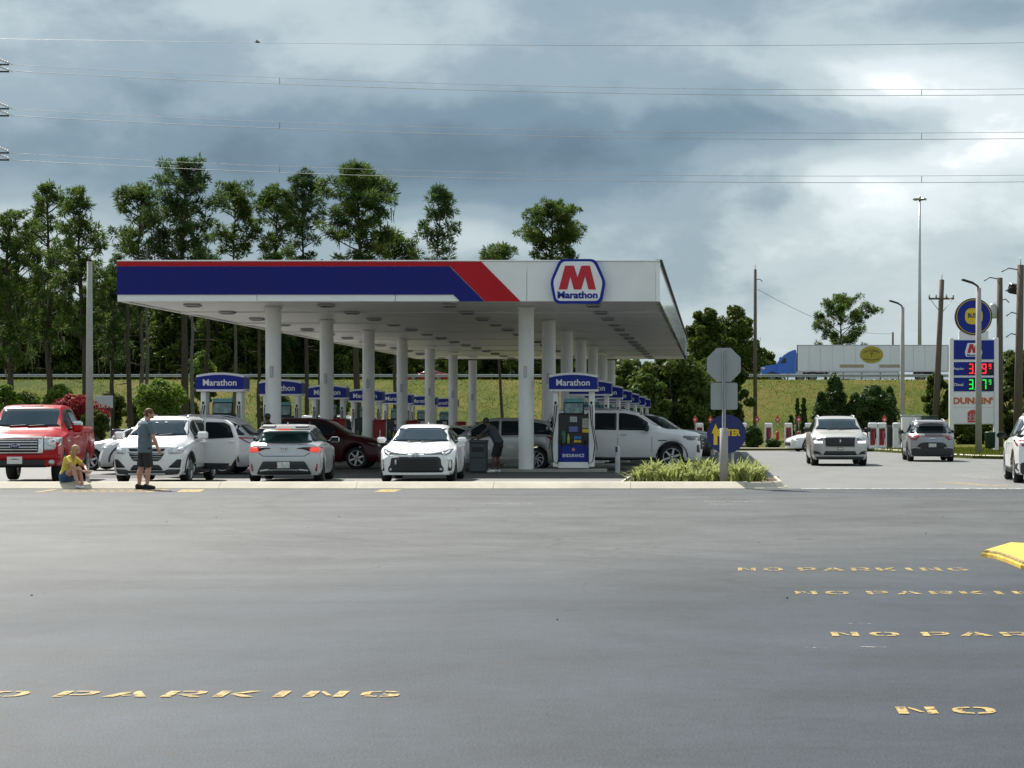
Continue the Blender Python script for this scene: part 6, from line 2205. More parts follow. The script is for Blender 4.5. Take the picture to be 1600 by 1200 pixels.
# ---- 5. dark pickup far back on the left
PTOP = [(0, 1.06), (.10, 1.14), (.5, 1.18), (1.40, 1.24), (1.46, 1.26), (2.2, 1.80), (2.5, 1.86), (3.5, 1.86), (3.8, 1.80), (3.98, 1.36), (4.02, 1.30), (5.6, 1.30), (5.65, 1.28)]
c = Car('dark navy pickup far behind the white small SUV, tail to the left', 'navy', 5.65, 1.98, PTOP, [(0, .95), (.4, 1.06), (1.5, 1.16), (4.0, 1.21), (5.65, 1.24)], plan_for(5.65, .93, .97),
        [(0, .82), (.5, .86), (1.4, .86), (2.3, .70), (3.5, .70), (3.9, .72), (4.02, .93), (5.65, .94)], 3.55, .95, .39, .40, 'pickup', 'parked_pickup', nose=(.2, [(0, .1), (1, 0)]), tailc=(.03, [(0, .1), (.5, 0)]), sig=.05)
c.windscreen(1.5, 2.2, wl=.96, wu=.96)
for side in ('Lf', 'Rt'): c.side_win(1.9, 3.66, side, cuts=(2.7,), hi=.11, lo=.06)
c.decal('rear_window', rounded([(-.58, 1.36), (.58, 1.36), (.54, 1.72), (-.54, 1.72)], .05), 'R', MT['glass'])
for side in ('Lf', 'Rt'):
    c.decal('tail_light', [(5.52, .92), (5.64, .92), (5.64, 1.22), (5.52, 1.22)], side, MT['tail'], off=.012)
c.wheels('six', 'rim', .26)
c.place(0, 92, 8, 'tail', X=ax(180, 92))

# ---- 6. silver hatchback seen from behind
HTOP = [(0, .68), (.1, .76), (.5, .86), (1.12, .95), (1.18, .97), (1.98, 1.38), (2.4, 1.44), (3.2, 1.41), (3.72, 1.34), (3.80, 1.31), (4.22, .99), (4.37, .92)]
HBELT = [(0, .58), (.5, .77), (1.2, .89), (3.6, .99), (4.2, .95), (4.37, .88)]
HROOF = [(0, .74), (.5, .84), (1.2, .84), (2.0, .67), (3.2, .65), (3.8, .63), (4.2, .78), (4.37, .80)]
def hatch(label, colour, W=1.80):
    c = Car(label, colour, 4.37, W, HTOP, HBELT, [(0, .88), (.35, .955), (.9, 1.0), (1.5, .985), (2.6, .975), (3.2, .995), (3.7, 1.0), (4.1, .975), (4.37, .92)], HROOF, 2.64, .93, .325, .20, 'car', 'parked_car', None,
            nose=(.32, [(0, .05), (.3, 0), (.6, .01), (.8, .10), (.95, .24)]), tailc=(.26, [(0, .10), (.32, .02), (.5, .0), (.70, .0), (.86, .05), (1.0, .14)]), sig=.06)
    ws, q = c.windscreen(1.20, 1.95, wl=.95, wu=.95)
    for side in ('Lf', 'Rt'):
        c.side_win(1.58, 3.9, side, cuts=(2.45, 3.35), hi=.085, lo=.045)
        c.seams((1.38, 2.45, 3.3), side, .32); c.handles((2.28, 3.15), side, .87)
    c.mirrors(1.62, 1.0, size=(.12, .23, .15))
    c.wheels('ten', 'rim_dark', .225)
    return c
c = hatch('silver hatchback seen from behind with its brake lights on', 'silver', 1.82)
c.decal('rear_window', rounded([(-.66, 1.0), (-.3, .975), (.3, .975), (.66, 1.0), (.60, 1.17), (.52, 1.27), (-.52, 1.27), (-.60, 1.17)], .06), 'R', MT['glass_green'], off=.008)
MB().prism(rounded([(-2.02, 1.335), (-1.55, 1.40), (-1.55, 1.37), (-2.0, 1.305)], .01), -.60, .60).build('roof_spoiler', MT['trim'], c.root)
for sg in (-1, 1):
    MB().box((-1.72, sg * .40, 1.40), (.30, .32, .03), .012, rot=(0, -.13, 0)).build('spoiler_cap', c.paint, c.root)
MB().box((-2.005, 0, 1.315), (.03, .30, .035), .008).build('brake_light', MT['tail_on'], c.root)
for sg in (-1, 1):
    tl = c.decal('tail_light', rounded([(sg * .30, .855), (sg * .44, .84), (sg * .62, .78), (sg * .86, .74), (sg * .88, .88), (sg * .62, .885), (sg * .44, .875)], .015), 'R', MT['tail'], off=.014)
    c.decal('brake_lamp', rounded([(sg * .60, .775), (sg * .82, .755), (sg * .84, .865), (sg * .64, .875)], .02), 'R', MT['tail_on'], off=.024, parent=tl)
    c.decal('smoked_lens', [(sg * .31, .856), (sg * .46, .842), (sg * .585, .795), (sg * .585, .878), (sg * .44, .873)], 'R', MT['trim'], off=.022, parent=tl)
    c.decal('reflector', [(sg * .74, .30), (sg * .78, .30), (sg * .80, .48), (sg * .77, .48)], 'R', MT['tail'], off=.012)
c.decal('tailgate_gap', [(-.50, .66), (.50, .66), (.50, .675), (-.50, .675)], 'R', MT['trim'], off=.003)
c.decal('tailgate_gap', [(-.62, .74), (-.50, .66), (-.485, .67), (-.605, .75)], 'R', MT['trim'], off=.003)
c.decal('tailgate_gap', [(.62, .74), (.50, .66), (.485, .67), (.605, .75)], 'R', MT['trim'], off=.003)
c.decal('diffuser', rounded([(-.66, .215), (.66, .215), (.60, .36), (.50, .54), (-.50, .54), (-.60, .36)], .05), 'R', MT['trim'], off=.010)
for sg in (-1, 1):
    c.decal('bumper_trim', rounded([(sg * .20, .325), (sg * .56, .29), (sg * .58, .33), (sg * .40, .355)], .01), 'R', MT['satin'], off=.022)
c.bars('bumper_trim', (.335,), .25, 'R', 'satin', .025, .02)
c.plate(.455, 'R', 'plate', .30, .155)
c.rings(.84, 'R', .17, .115)
c.decal('sticker', [(.48, 1.02), (.56, 1.02), (.54, 1.08), (.47, 1.08)], 'R', MT['sticker'], off=.015)
MB().prism([(-1.30, 1.42), (-1.22, 1.42), (-1.28, 1.49), (-1.31, 1.49)], -.014, .014).build('antenna', MT['sticker'], c.root)
c.place(443, 46.6, 96, 'tail')

# ---- 7. maroon SUV broadside under the canopy
c = suv('dark maroon crossover broadside under the canopy behind the silver hatchback', 'maroon', 4.75, 1.86, rails=False, clad=False, rimstyle='six', rim='rim', zs=.99, wr=.36, glass='glass')
suv_front(c, 'lamp_dark')
c.place(0, 63.2, 0, 'nose', X=ax(609, 63.2))

# ---- 8. white hot hatch facing the kerb
c = hatch('white hot hatchback with a big black mesh grille facing the kerb', 'white', 1.88)
for sg in (-1, 1):
    hl = c.decal('headlight', rounded([(sg * .20, .70), (sg * .42, .695), (sg * .62, .70), (sg * .66, .655), (sg * .80, .715), (sg * .86, .83), (sg * .80, .82), (sg * .62, .765), (sg * .40, .725), (sg * .20, .715)], .01), 'F', MT['lamp_dark'], off=.012)
    c.decal('headlight_lens', rounded([(sg * .66, .68), (sg * .76, .72), (sg * .81, .80), (sg * .77, .79), (sg * .70, .735)], .012), 'F', MT['lamp_white'], off=.022, parent=hl)
    c.decal('side_vent', rounded([(sg * .77, .30), (sg * .85, .30), (sg * .855, .55), (sg * .80, .58)], .02), 'F', MT['trim'], off=.012)
c.decal('grille', rounded([(-.66, .265), (.66, .265), (.68, .36), (.62, .44), (.60, .60), (.54, .645), (-.54, .645), (-.60, .60), (-.62, .44), (-.68, .36)], .05), 'F', MT['trim'], off=.014)
for z_, w_ in ((.33, .55), (.39, .56), (.45, .52), (.51, .52), (.57, .50)):
    c.bars('grille_bar', (z_,), w_, 'F', 'black', .018, .024)
for sg in (-1, 1):
    c.decal('fog_lamp', circle(sg * .605, .335, .035, 10), 'F', MT['satin'], off=.03)
c.decal('grille_badge', [(-.50, .46), (-.46, .46), (-.46, .58), (-.50, .58)], 'F', MT['sticker'], off=.03, th=.01)
c.decal('splitter', rounded([(-.80, .205), (.80, .205), (.80, .24), (-.80, .24)], .01), 'F', c.paint, off=.03)
c.rings(.685, 'F', .17, .115, 'satin')
c.decal('bonnet_gap', [(-.22, .725), (.22, .725), (.22, .733), (-.22, .733)], 'F', MT['trim'], off=.003)
c.wipers(c.top(1.2) + .02, .6)
for xx_ in (-.42, .52):
    c.decal('sticker', [(xx_ - .05, 1.30), (xx_ + .05, 1.30), (xx_ + .05, 1.33), (xx_ - .05, 1.33)], 'F', MT['sticker'], off=.012, th=.01)
MB().prism([(-1.20, 1.42), (-1.10, 1.42), (-1.17, 1.48), (-1.21, 1.48)], -.014, .014).build('antenna', c.paint, c.root)
c.place(649, 46.9, -87, 'nose')

# ---- 9. silver crossover in the shade behind the right front column
c = suv('warm silver crossover in the shade behind the right front column', 'dsilver', 4.7, 1.88, rails=False, clad=False, rimstyle='swirl', zs=.985, wr=.36)
suv_rear(c); suv_front(c)
c.decal('door_trim', [(1.5, .38), (3.4, .38), (3.4, .405), (1.5, .405)], 'Rt', MT['chrome'], off=.012)
c.decal('door_trim', [(1.5, .38), (3.4, .38), (3.4, .405), (1.5, .405)], 'Lf', MT['chrome'], off=.012)
c.place(0, 60.9, 180, 'tail', X=ax(893, 60.9))

# ---- 10. big white SUV broadside by the right pump
BTOP = [(0, 1.08), (.10, 1.20), (.5, 1.27), (1.25, 1.32), (1.32, 1.34), (2.05, 1.84), (2.5, 1.93), (4.6, 1.93), (4.95, 1.86), (5.25, 1.30), (5.35, 1.1)]
BBELT = [(0, .95), (.4, 1.12), (1.3, 1.21), (4.9, 1.25), (5.35, 1.1)]
BROOF = [(0, .80), (.5, .86), (1.3, .87), (2.1, .74), (4.6, .73), (5.35, .80)]
def bigsuv(label, colour, L=5.35, W=2.05, zs=1.0, chrome=True, glass='glass', rim='rim'):
    f = L / 5.35
    c = Car(label, colour, L, W, [(x * f, z * zs) for x, z in BTOP], [(x * f, z * zs) for x, z in BBELT], plan_for(L, .92, .94), [(x * f, w) for x, w in BROOF], 3.07 * f, .98 * f, .41, .30, 'car', 'parked_car',
            nose=(.22, [(0, .10), (.5, .02), (.8, 0), (1.1, .03), (1.3, .14)]), tailc=(.12, [(0, .08), (.5, 0), (1.1, .02), (1.9, .16)]), sig=.06)
    c.windscreen(1.38 * f, 2.03 * f, glass, wl=.95, wu=.95)
    for side in ('Lf', 'Rt'):
        c.side_win(1.75 * f, 5.02 * f, side, glass, cuts=(2.72 * f, 3.75 * f), hi=.11, lo=.05)
        c.seams([q * f for q in (1.62, 2.72, 3.72)], side, .42); c.handles([2.52 * f, 3.52 * f], side, 1.13 * zs, MT['chrome'])
        c.sill(side, .10, 'trim'); c.arches(side, .04, 'trim')
        c.decal('step_bar', [(1.6 * f, .40), (3.6 * f, .40), (3.6 * f, .425), (1.6 * f, .425)], side, MT['chrome' if chrome else 'trim'], off=.02)
    c.rails(2.4 * f, 4.7 * f, inset=.12)
    c.mirrors(1.78 * f, 1.30 * zs, size=(.14, .24, .22), mt=MT['trim'])
    c.wheels('six', rim, .28)
    c.decal('grille', rounded([(-.60, .66), (.60, .66), (.64, 1.10 * zs), (-.64, 1.10 * zs)], .05), 'F', MT['trim'], off=.012)
    c.bars('grille_bar', (.76, .86, .96), .56, 'F', 'satin', .025, .03)
    for sg in (-1, 1):
        c.decal('headlight', rounded([(sg * .68, .93), (sg * .98, .95), (sg * .98, 1.09), (sg * .68, 1.07)], .02), 'F', MT['lamp_dark'], off=.014)
        c.decal('fog_recess', rounded([(sg * .70, .55), (sg * .94, .58), (sg * .94, .80), (sg * .80, .80)], .02), 'F', MT['trim'], off=.012)
    for side in ('Lf', 'Rt'):
        c.decal('headlight', rounded([(.22, .97), (.62, 1.03), (.60, 1.10), (.22, 1.08)], .02), side, MT['lamp_dark'], off=.012)
        c.decal('side_badge', [(1.15, .93), (1.42, .93), (1.42, .955), (1.15, .955)], side, MT['trim'], off=.008)
    c.decal('rear_window', rounded([(-.66, 1.32), (.66, 1.32), (.60, 1.74), (-.60, 1.74)], .06), 'R', MT[glass], off=.006)
    c.both('tail_light', rounded([(.80, .95), (.97, .95), (.97, 1.45), (.82, 1.45)], .03), 'R', MT['tail'], off=.012)
    return c
c = bigsuv('big white SUV with black windows broadside behind the nearest right pump', 'pearl')
c.place(0, 62.4, 0, 'nose', X=ax(1098, 62.4))
# ---- 11./12. the two cars nosing out behind it
c = bigsuv('black SUV nosing out behind the big white SUV', 'black', 5.2, 1.98, .94, False)
c.place(0, 71.0, 0, 'nose', X=ax(1119, 71.0))
c = bigsuv('dark maroon SUV third in line behind the big white SUV', 'maroon', 5.2, 1.98, .97, False)
c.place(0, 79.2, 0, 'nose', X=ax(1112, 79.2))

# ---- 13. pale silver SUV driving towards the camera
c = Car('pale silver SUV with a dark mesh grille driving towards the camera', 'champagne', 5.06, 2.02,
        [(0, .98), (.08, 1.08), (.4, 1.14), (1.15, 1.22), (1.22, 1.24), (2.0, 1.70), (2.4, 1.77), (3.8, 1.76), (4.4, 1.66), (4.9, 1.25), (5.06, 1.05)],
        [(0, .86), (.4, 1.02), (1.2, 1.11), (4.2, 1.18), (5.06, 1.05)], plan_for(5.06, .91, .91),
        [(0, .78), (.4, .85), (1.2, .87), (2.0, .72), (3.8, .71), (5.06, .76)], 3.02, .95, .39, .24, 'car', 'car', nose=(.26, [(0, .10), (.4, .02), (.7, 0), (1.0, .04), (1.2, .16)]))
ws, (z0, z1, w0, w1) = c.windscreen(1.26, 1.98, wl=.96, wu=.95)
c.wipers(z0, .7)
c.decal('grille_frame', rounded([(-.53, .68), (.53, .68), (.55, 1.04), (-.55, 1.04)], .04), 'F', MT['satin'], off=.012)
c.decal('grille', rounded([(-.50, .71), (.50, .71), (.52, 1.01), (-.52, 1.01)], .03), 'F', MT['trim'], off=.022)
c.decal('badge', [(-.025, .82), (.025, .82), (.025, .94), (-.025, .94)], 'F', MT['chrome'], off=.035)
for sg in (-1, 1):
    hl = c.decal('headlight', rounded([(sg * .60, .80), (sg * .92, .80), (sg * .93, 1.02), (sg * .60, 1.0)], .03), 'F', MT['lamp_dark'], off=.012)
    c.decal('running_light', [(sg * .61, .81), (sg * .90, .81), (sg * .90, .89), (sg * .61, .89)], 'F', MT['lamp_on'], off=.024, parent=hl)
    c.decal('side_vent', rounded([(sg * .62, .42), (sg * .94, .43), (sg * .94, .55), (sg * .76, .53)], .02), 'F', MT['trim'], off=.012)
c.decal('intake', rounded([(-.60, .40), (.60, .40), (.52, .54), (-.52, .54)], .03), 'F', MT['trim'], off=.012)
c.bars('bumper_trim', (.375,), .72, 'F', 'satin', .04, .02)
c.decal('lower_bumper', rounded([(-.80, .245), (.80, .245), (.86, .34), (-.86, .34)], .02), 'F', MT['clad'], off=.014)
c.plate(.625, 'F', 'plate_w', .15, .05)
for side in ('Lf', 'Rt'):
    c.side_win(1.68, 4.55, side, cuts=(2.6, 3.6), hi=.10); c.seams((1.5, 2.6, 3.6), side, .36)
c.rails(2.2, 4.1, inset=.08)
c.mirrors(1.68, 1.24, size=(.13, .24, .17), mt=MT['trim'])
c.wheels('ten', 'rim', .265)
c.place(1313, 67.2, -90, 'nose')

# ---- 14. grey crossover driving away
c = Car('grey crossover with a wide red tail-light strip driving away', 'grey', 4.66, 1.87, [(x * 4.66 / 4.75, z * .985) for x, z in SUVTOP[:-4]] + [(3.3, 1.66), (3.86, 1.60), (3.95, 1.56), (4.42, 1.16), (4.66, .98)], [(x * 4.66 / 4.75, z) for x, z in SUVBELT], plan_for(4.66, .90, .90), [(x * 4.66 / 4.75, w) for x, w in SUVROOF],
        2.75, .90, .365, .22, 'car', 'car', tailc=(.24, [(0, .12), (.4, .02), (.7, 0), (.95, .03), (1.2, .16), (1.6, .2)]))
for side in ('Lf', 'Rt'):
    c.side_win(1.6, 4.2, side, cuts=(2.5, 3.45), hi=.10); c.seams((1.45, 2.5, 3.4), side, .36); c.sill(side, .20); c.arches(side, .06)
c.windscreen(1.2, 1.92, wl=.95, wu=.95)
c.decal('rear_window', rounded([(-.62, 1.14), (.62, 1.14), (.58, 1.30), (.52, 1.42), (-.52, 1.42), (-.58, 1.30)], .06), 'R', MT['glass'], off=.010)
MB().box((-1.72, 0, 1.60), (.34, 1.12, .035), .012, rot=(0, -.12, 0)).build('roof_spoiler', c.paint, c.root)
for sg in (-1, 1):
    tl = c.decal('tail_light', rounded([(sg * .50, .99), (sg * .66, .86), (sg * .88, .93), (sg * .90, 1.05), (sg * .64, 1.06), (sg * .50, 1.055)], .015), 'R', MT['tail'], off=.016)
c.decal('tail_strip', [(-.52, 1.015), (.52, 1.015), (.52, 1.045), (-.52, 1.045)], 'R', MT['tail'], off=.014)
c.decal('badge', [(-.12, .905), (.12, .905), (.12, .945), (-.12, .945)], 'R', MT['chrome'], off=.014)
c.decal('plate_recess', rounded([(-.62, .52), (.62, .52), (.52, .72), (.36, .78), (-.36, .78), (-.52, .72)], .05), 'R', MT['trim'], off=.010)
c.plate(.66, 'R', 'plate', .30, .14)
c.decal('rear_bumper', rounded([(-.86, .24), (.86, .24), (.88, .50), (.66, .55), (-.66, .55), (-.88, .50)], .04), 'R', MT['clad'], off=.016)
c.both('bumper_trim', rounded([(.46, .54), (.80, .56), (.80, .585), (.46, .57)], .008), 'R', MT['satin'], off=.026)
c.rails(2.1, 3.8)
c.mirrors(1.6, 1.13, size=(.13, .22, .16), mt=MT['trim'])
c.wheels('five', 'rim_dark', .24)
c.place(1457, 75.6, 88.5, 'tail')

# ---- 15. white crossover leaving at the right edge
c = suv('white crossover cut off by the right edge, seen from behind', 'white', 4.65, 1.84, zs=.99, rimstyle='five', wr=.365)
c.both('tail_light', rounded([(.44, .97), (.62, .90), (.86, .92), (.90, 1.06), (.66, 1.06), (.44, 1.02)], .02), 'R', MT['tail'], off=.016)
c.decal('rear_window', rounded([(-.60, 1.14), (.60, 1.14), (.52, 1.44), (-.52, 1.44)], .08), 'R', MT['glass'], off=.008)
c.decal('rear_bumper', rounded([(-.88, .24), (.88, .24), (.88, .50), (.6, .54), (-.6, .54), (-.88, .50)], .04), 'R', MT['clad'], off=.014)
c.plate(.82, 'R')
for o_ in [o for o in c.root.children if o.name.startswith('mirror')]:
    o_.data.materials[0] = MT['trim']
c.place(1648, 45.9, 86.0, 'tail')

# ---- 16. white electric saloon by the chargers
c = sedan('white electric saloon nosing out behind the silver SUV on the road', 'white', 4.75, 1.92, 1.06, 'glass_green', 'seven', .35)
c.place(0, 108.0, 196, 'nose', X=ax(1229, 108.0))

# ---- 17. cars glimpsed between the columns
c = bigsuv('white SUV glimpsed between the left-row columns', 'white', 5.1, 2.0, .96, False)
c.place(0, 84, 180, 'tail', X=ax(573, 84))
c = sedan('white saloon glimpsed between the red cabinet and the white hot hatchback', 'white', 4.7, 1.83, 1.0)
c.place(0, 73.5, 180, 'nose', X=ax(590, 73.5))
c = sedan('pale silver car glimpsed behind the far columns left of the person in the shade', 'silver', 4.6, 1.8, 1.02, 'glass_green')
c.place(0, 90, -90, 'nose', X=ax(727, 90))
c = suv('black SUV far under the canopy behind the left pumps', 'black', 4.8, 1.9, zs=1.05)
c.place(0, 101, 0, 'nose', X=ax(700, 101))

# ---- 18. red car on the highway, behind the rail
c = sedan('low red car passing on the highway behind the guard rail', 'crimson', 4.7, 1.85, .80)
c.place(0, 207, 180, 'nose', X=ax(634, 207)); c.root.location.z = 5.36

# ---- 19. blue lorry tractor and its white trailer
YT = 207.0
ZR = 5.36
tr_ = thing('lorry_tractor', 'bright blue lorry tractor with a tall roof fairing on the highway', 'lorry', (0, YT, ZR))
sx = lambda px: ax(px, YT)
x_n, x_b, x_c = sx(1189), sx(1214), sx(1245)
Wt = 2.45
mb = MB()
# bonnet
mb.prism(rounded([(x_n, .75), (x_n - .02, 1.45), (x_n + .35, 1.62), (x_b + .15, 1.86), (x_b + .15, .75)], .14), -Wt * .40, Wt * .40)
mb.build('bonnet', CP['blue'], tr_)
mb = MB()
mb.prism(rounded([(x_b, .8), (x_b + .02, 1.95), (x_b + .48, 2.55), (x_b + .62, 2.72), (x_b + 1.15, 3.10), (x_c - .35, 3.36), (x_c - .12, 3.36), (x_c - .12, .8)], .16), -Wt / 2, Wt / 2)
mb.build('cab', CP['blue'], tr_)
mb = MB()
mb.prism(rounded([(x_b + .08, 1.98), (x_b + .50, 2.52), (x_b + .56, 2.52), (x_b + .16, 1.96)], .02), -Wt * .44, Wt * .44)
mb.xform(Matrix.Translation((-.05, 0, .02))).build('windscreen', MT['glass'], tr_)
for sg in (-1, 1):
    MB().prism(rounded([(x_b + .34, 1.92), (x_b + .95, 1.92), (x_b + .95, 2.46), (x_b + .70, 2.46)], .06), sg * Wt / 2, sg * (Wt / 2 + .02)).build('window', MT['glass_green'], tr_)
    MB().box((x_b + 1.6, sg * (Wt / 2 + .006), 1.7), (.02, .012, 1.7)).build('door_gap', MT['trim'], tr_)
    MB().box((x_b + .35, sg * (Wt / 2 + .22), 2.3), (.14, .22, .62), .04).build('mirror', CP['blue'], tr_)
    MB().box((x_b + 1.5, sg * (Wt / 2 - .2), .75), (2.6, .36, .6), .06).build('fuel_tank', MT['satin'], tr_)
MB().box((x_n + .02, 0, 1.12), (.08, 1.3, .8), .02).build('grille', MT['chrome'], tr_)
MB().box((x_n - .02, 0, .62), (.3, 2.3, .36), .06).build('bumper', MT['chrome'], tr_)
for sg in (-1, 1):
    MB().box((x_n + .25, sg * .88, 1.36), (.34, .36, .26), .05).build('headlight', MT['lamp'], tr_)
tm, rm = make_wheel_meshes(.51, .30, 'ten', MT['rim'])
for xw in (x_n + 1.15, x_c + .35, x_c + 1.65):
    for sg in (-1, 1):
        w = link('wheel', tm, tr_, (xw, sg * (Wt / 2 - .18), .51)); link('rim', rm, w)
MB().box((x_c + .4, 0, .85), (5.0, .9, .25), .03).build('chassis', MT['trim'], tr_)
tl_ = thing('lorry_trailer', 'long white box trailer with an oval gold emblem on the highway', 'trailer', (0, YT, ZR))
xa, xb_ = sx(1244.5), sx(1480)
zt_, zb_ = EYE - (539.5 - PY) * YT / FPX - ZR, EYE - (581.5 - PY) * YT / FPX - ZR
MB().box(((xa + xb_) / 2, .02, (zt_ + zb_) / 2), (xb_ - xa - .04, 2.52, zt_ - zb_ - .06), .02).build('box_body', MT['sign_white'], tl_)
npn = 13
MT['trailer_panel'] = mat('trailer_panel', (.78, .80, .80), .38, var=.06, vscale=.9, stretch=(1, 1, .2))
for k in range(npn):
    w = (xb_ - xa - .12) / npn
    MB().box((xa + .06 + w * (k + .5), -1.27, (zt_ + zb_) / 2), (w - .035, .03, zt_ - zb_ - .22), .008).build('side_panel', MT['trailer_panel'], tl_)
for z_ in (zt_ - .05, zb_ + .05):
    MB().box(((xa + xb_) / 2, -1.265, z_), (xb_ - xa, .06, .11), .01).build('edge_rail', MT['satin'], tl_)
for x_ in (xa + .02, xb_ - .02):
    MB().box((x_, -1.262, (zt_ + zb_) / 2), (.07, .07, zt_ - zb_), .01).build('corner_post', MT['trim'], tl_)
def tp_(px, py):
    return (ax(px, YT - 1.3), EYE - (py - PY) * (YT - 1.3) / FPX - ZR)
MT['gold'] = mat('gold_print', (.42, .33, .03), .45, var=.08, vscale=2)
MT['olive'] = mat('dark_print', (.05, .045, .02), .5)
cc = tp_(1361.7, 554.3)
em = MB().prism(circle(cc[0], cc[1], 1.25, 36, .92), -1.286, -1.30).build('emblem', MT['gold'], tl_)
text('lettering', 'OLD FLORIDA', MT['olive'], em, (cc[0], -1.303, cc[1] + .46), 1.75, .26, 'S', .008, .02, curve=lambda x: -.20 * (x / .9) ** 2)
mb = MB()
for k in range(11):
    x_ = -.80 + .16 * k
    mb.box((cc[0] + x_, -1.303, cc[1] - .56 + .14 * (x_ / .9) ** 2), (.10, .008, .13))
mb.build('print_line', MT['olive'], em)
MB().prism([(cc[0] - .03, cc[1] - .28), (cc[0] + .03, cc[1] - .28), (cc[0] + .025, cc[1] + .14), (cc[0] + .28, cc[1] + .12), (cc[0] + .12, cc[1] + .24), (cc[0], cc[1] + .2), (cc[0] - .12, cc[1] + .24), (cc[0] - .28, cc[1] + .12), (cc[0] - .025, cc[1] + .14)], -1.301, -1.309).build('emblem_mark', MT['olive'], em)
MT['tan'] = mat('tan_print', (.40, .33, .22), .5, var=.25, vscale=6)
for (a, b) in ((1312, 1350), (1374, 1412)):
    p0, p1 = tp_(a, 569.5), tp_(b, 574.5)
    MB().box(((p0[0] + p1[0]) / 2, -1.289, (p0[1] + p1[1]) / 2), (p1[0] - p0[0], .008, p0[1] - p1[1]), .002).build('printed_band', MT['tan'], tl_)
for xw in (xb_ - 1.6, xb_ - 2.9):
    for sg in (-1, 1):
        w = link('wheel', tm, tl_, (xw, sg * 1.05, .51)); link('rim', rm, w)
MB().box((xb_ - 2.2, 0, .85), (2.8, 1.6, .4), .03).build('bogie', MT['trim'], tl_)
MB().box(((xa + xb_) / 2 - .5, -1.2, .62), (6.5, .04, .8), .01).build('side_skirt', MT['trailer_panel'], tl_)
for sg in (-1, 1):
    MB().box((xa + 3.2, sg * .6, .55), (.14, .14, 1.0), .02).build('landing_leg', MT['trim'], tl_)
# ------------------------------------------------------------------ people
MT['skin'] = mat('skin', (.50, .27, .19), .55, var=.06, vscale=9)
MT['skin_dark'] = mat('skin_dark', (.085, .045, .032), .5, var=.06, vscale=9)
MT['hair_brown'] = mat('hair_brown', (.13, .055, .03), .7, var=.3, vscale=40, stretch=(4, 4, .6))
MT['hair_blond'] = mat('hair_blond', (.42, .27, .12), .6, var=.3, vscale=30, stretch=(4, 4, .5))
MT['hair_black'] = mat('hair_black', (.012, .010, .009), .6)
MT['tee_grey'] = mat('tee_grey', (.12, .165, .20), .9, var=.18, vscale=7, bump=.5, bscale=14)
MT['short_grey'] = mat('short_grey', (.032, .034, .038), .9, var=.2, vscale=8, bump=.5, bscale=14)
MT['tee_yellow'] = mat('tee_yellow', (.70, .53, .08), .9, var=.10, vscale=7, bump=.5, bscale=14)
MT['denim'] = mat('denim', (.035, .075, .17), .9, var=.3, vscale=12, bump=.4, bscale=20)
MT['tee_dark'] = mat('tee_dark', (.040, .042, .048), .9, var=.2, vscale=8, bump=.4, bscale=14)
MT['cloth_black'] = mat('cloth_black', (.012, .012, .014), .9)
MT['shoe_white'] = mat('shoe_white', (.70, .70, .68), .6)
MT['eye'] = mat('eye', (.02, .015, .012), .2)

def remeshed(name, mb, mt, parent, vox=.012, smooth=2):
    me = mb.mesh(name, [mt])
    o = bpy.data.objects.new(name, me)
    COL.objects.link(o)
    r = o.modifiers.new('r', 'REMESH'); r.mode = 'VOXEL'; r.voxel_size = vox; r.use_smooth_shade = True
    if smooth:
        q = o.modifiers.new('s', 'SMOOTH'); q.iterations = smooth; q.factor = .5
    dg = bpy.context.evaluated_depsgraph_get()
    m2 = bpy.data.meshes.new_from_object(o.evaluated_get(dg))
    bpy.data.objects.remove(o)
    m2.name = name
    m2.materials.clear(); m2.materials.append(mt)
    return link(name, m2, parent)

def loft(mb, secs, rv, n=18):
    """secs: (centre, half width along rv, half depth, axis direction)"""
    vs, fs = [], []
    for (c, a, b, ax_) in secs:
        ax_ = Vector(ax_).normalized()
        r_ = (Vector(rv) - ax_ * Vector(rv).dot(ax_)).normalized()
        f_ = ax_.cross(r_)
        for k in range(n):
            t = 2 * PI * k / n
            vs.append(Vector(c) + r_ * (a * math.cos(t)) + f_ * (b * math.sin(t)))
    m = len(secs)
    for i in range(m - 1):
        for k in range(n):
            k2 = (k + 1) % n
            fs.append((i * n + k, i * n + k2, (i + 1) * n + k2, (i + 1) * n + k))
    fs.append(tuple(range(n))[::-1]); fs.append(tuple((m - 1) * n + k for k in range(n)))
    mb.add(vs, fs, 0, True)

def limb(mb, pts, rs, n=12):
    mb.tube(pts, rs, n)
    for p, r in ((pts[0], rs[0]), (pts[-1], rs[-1])):
        mb.sphere(p, r * .98, 12, 8)

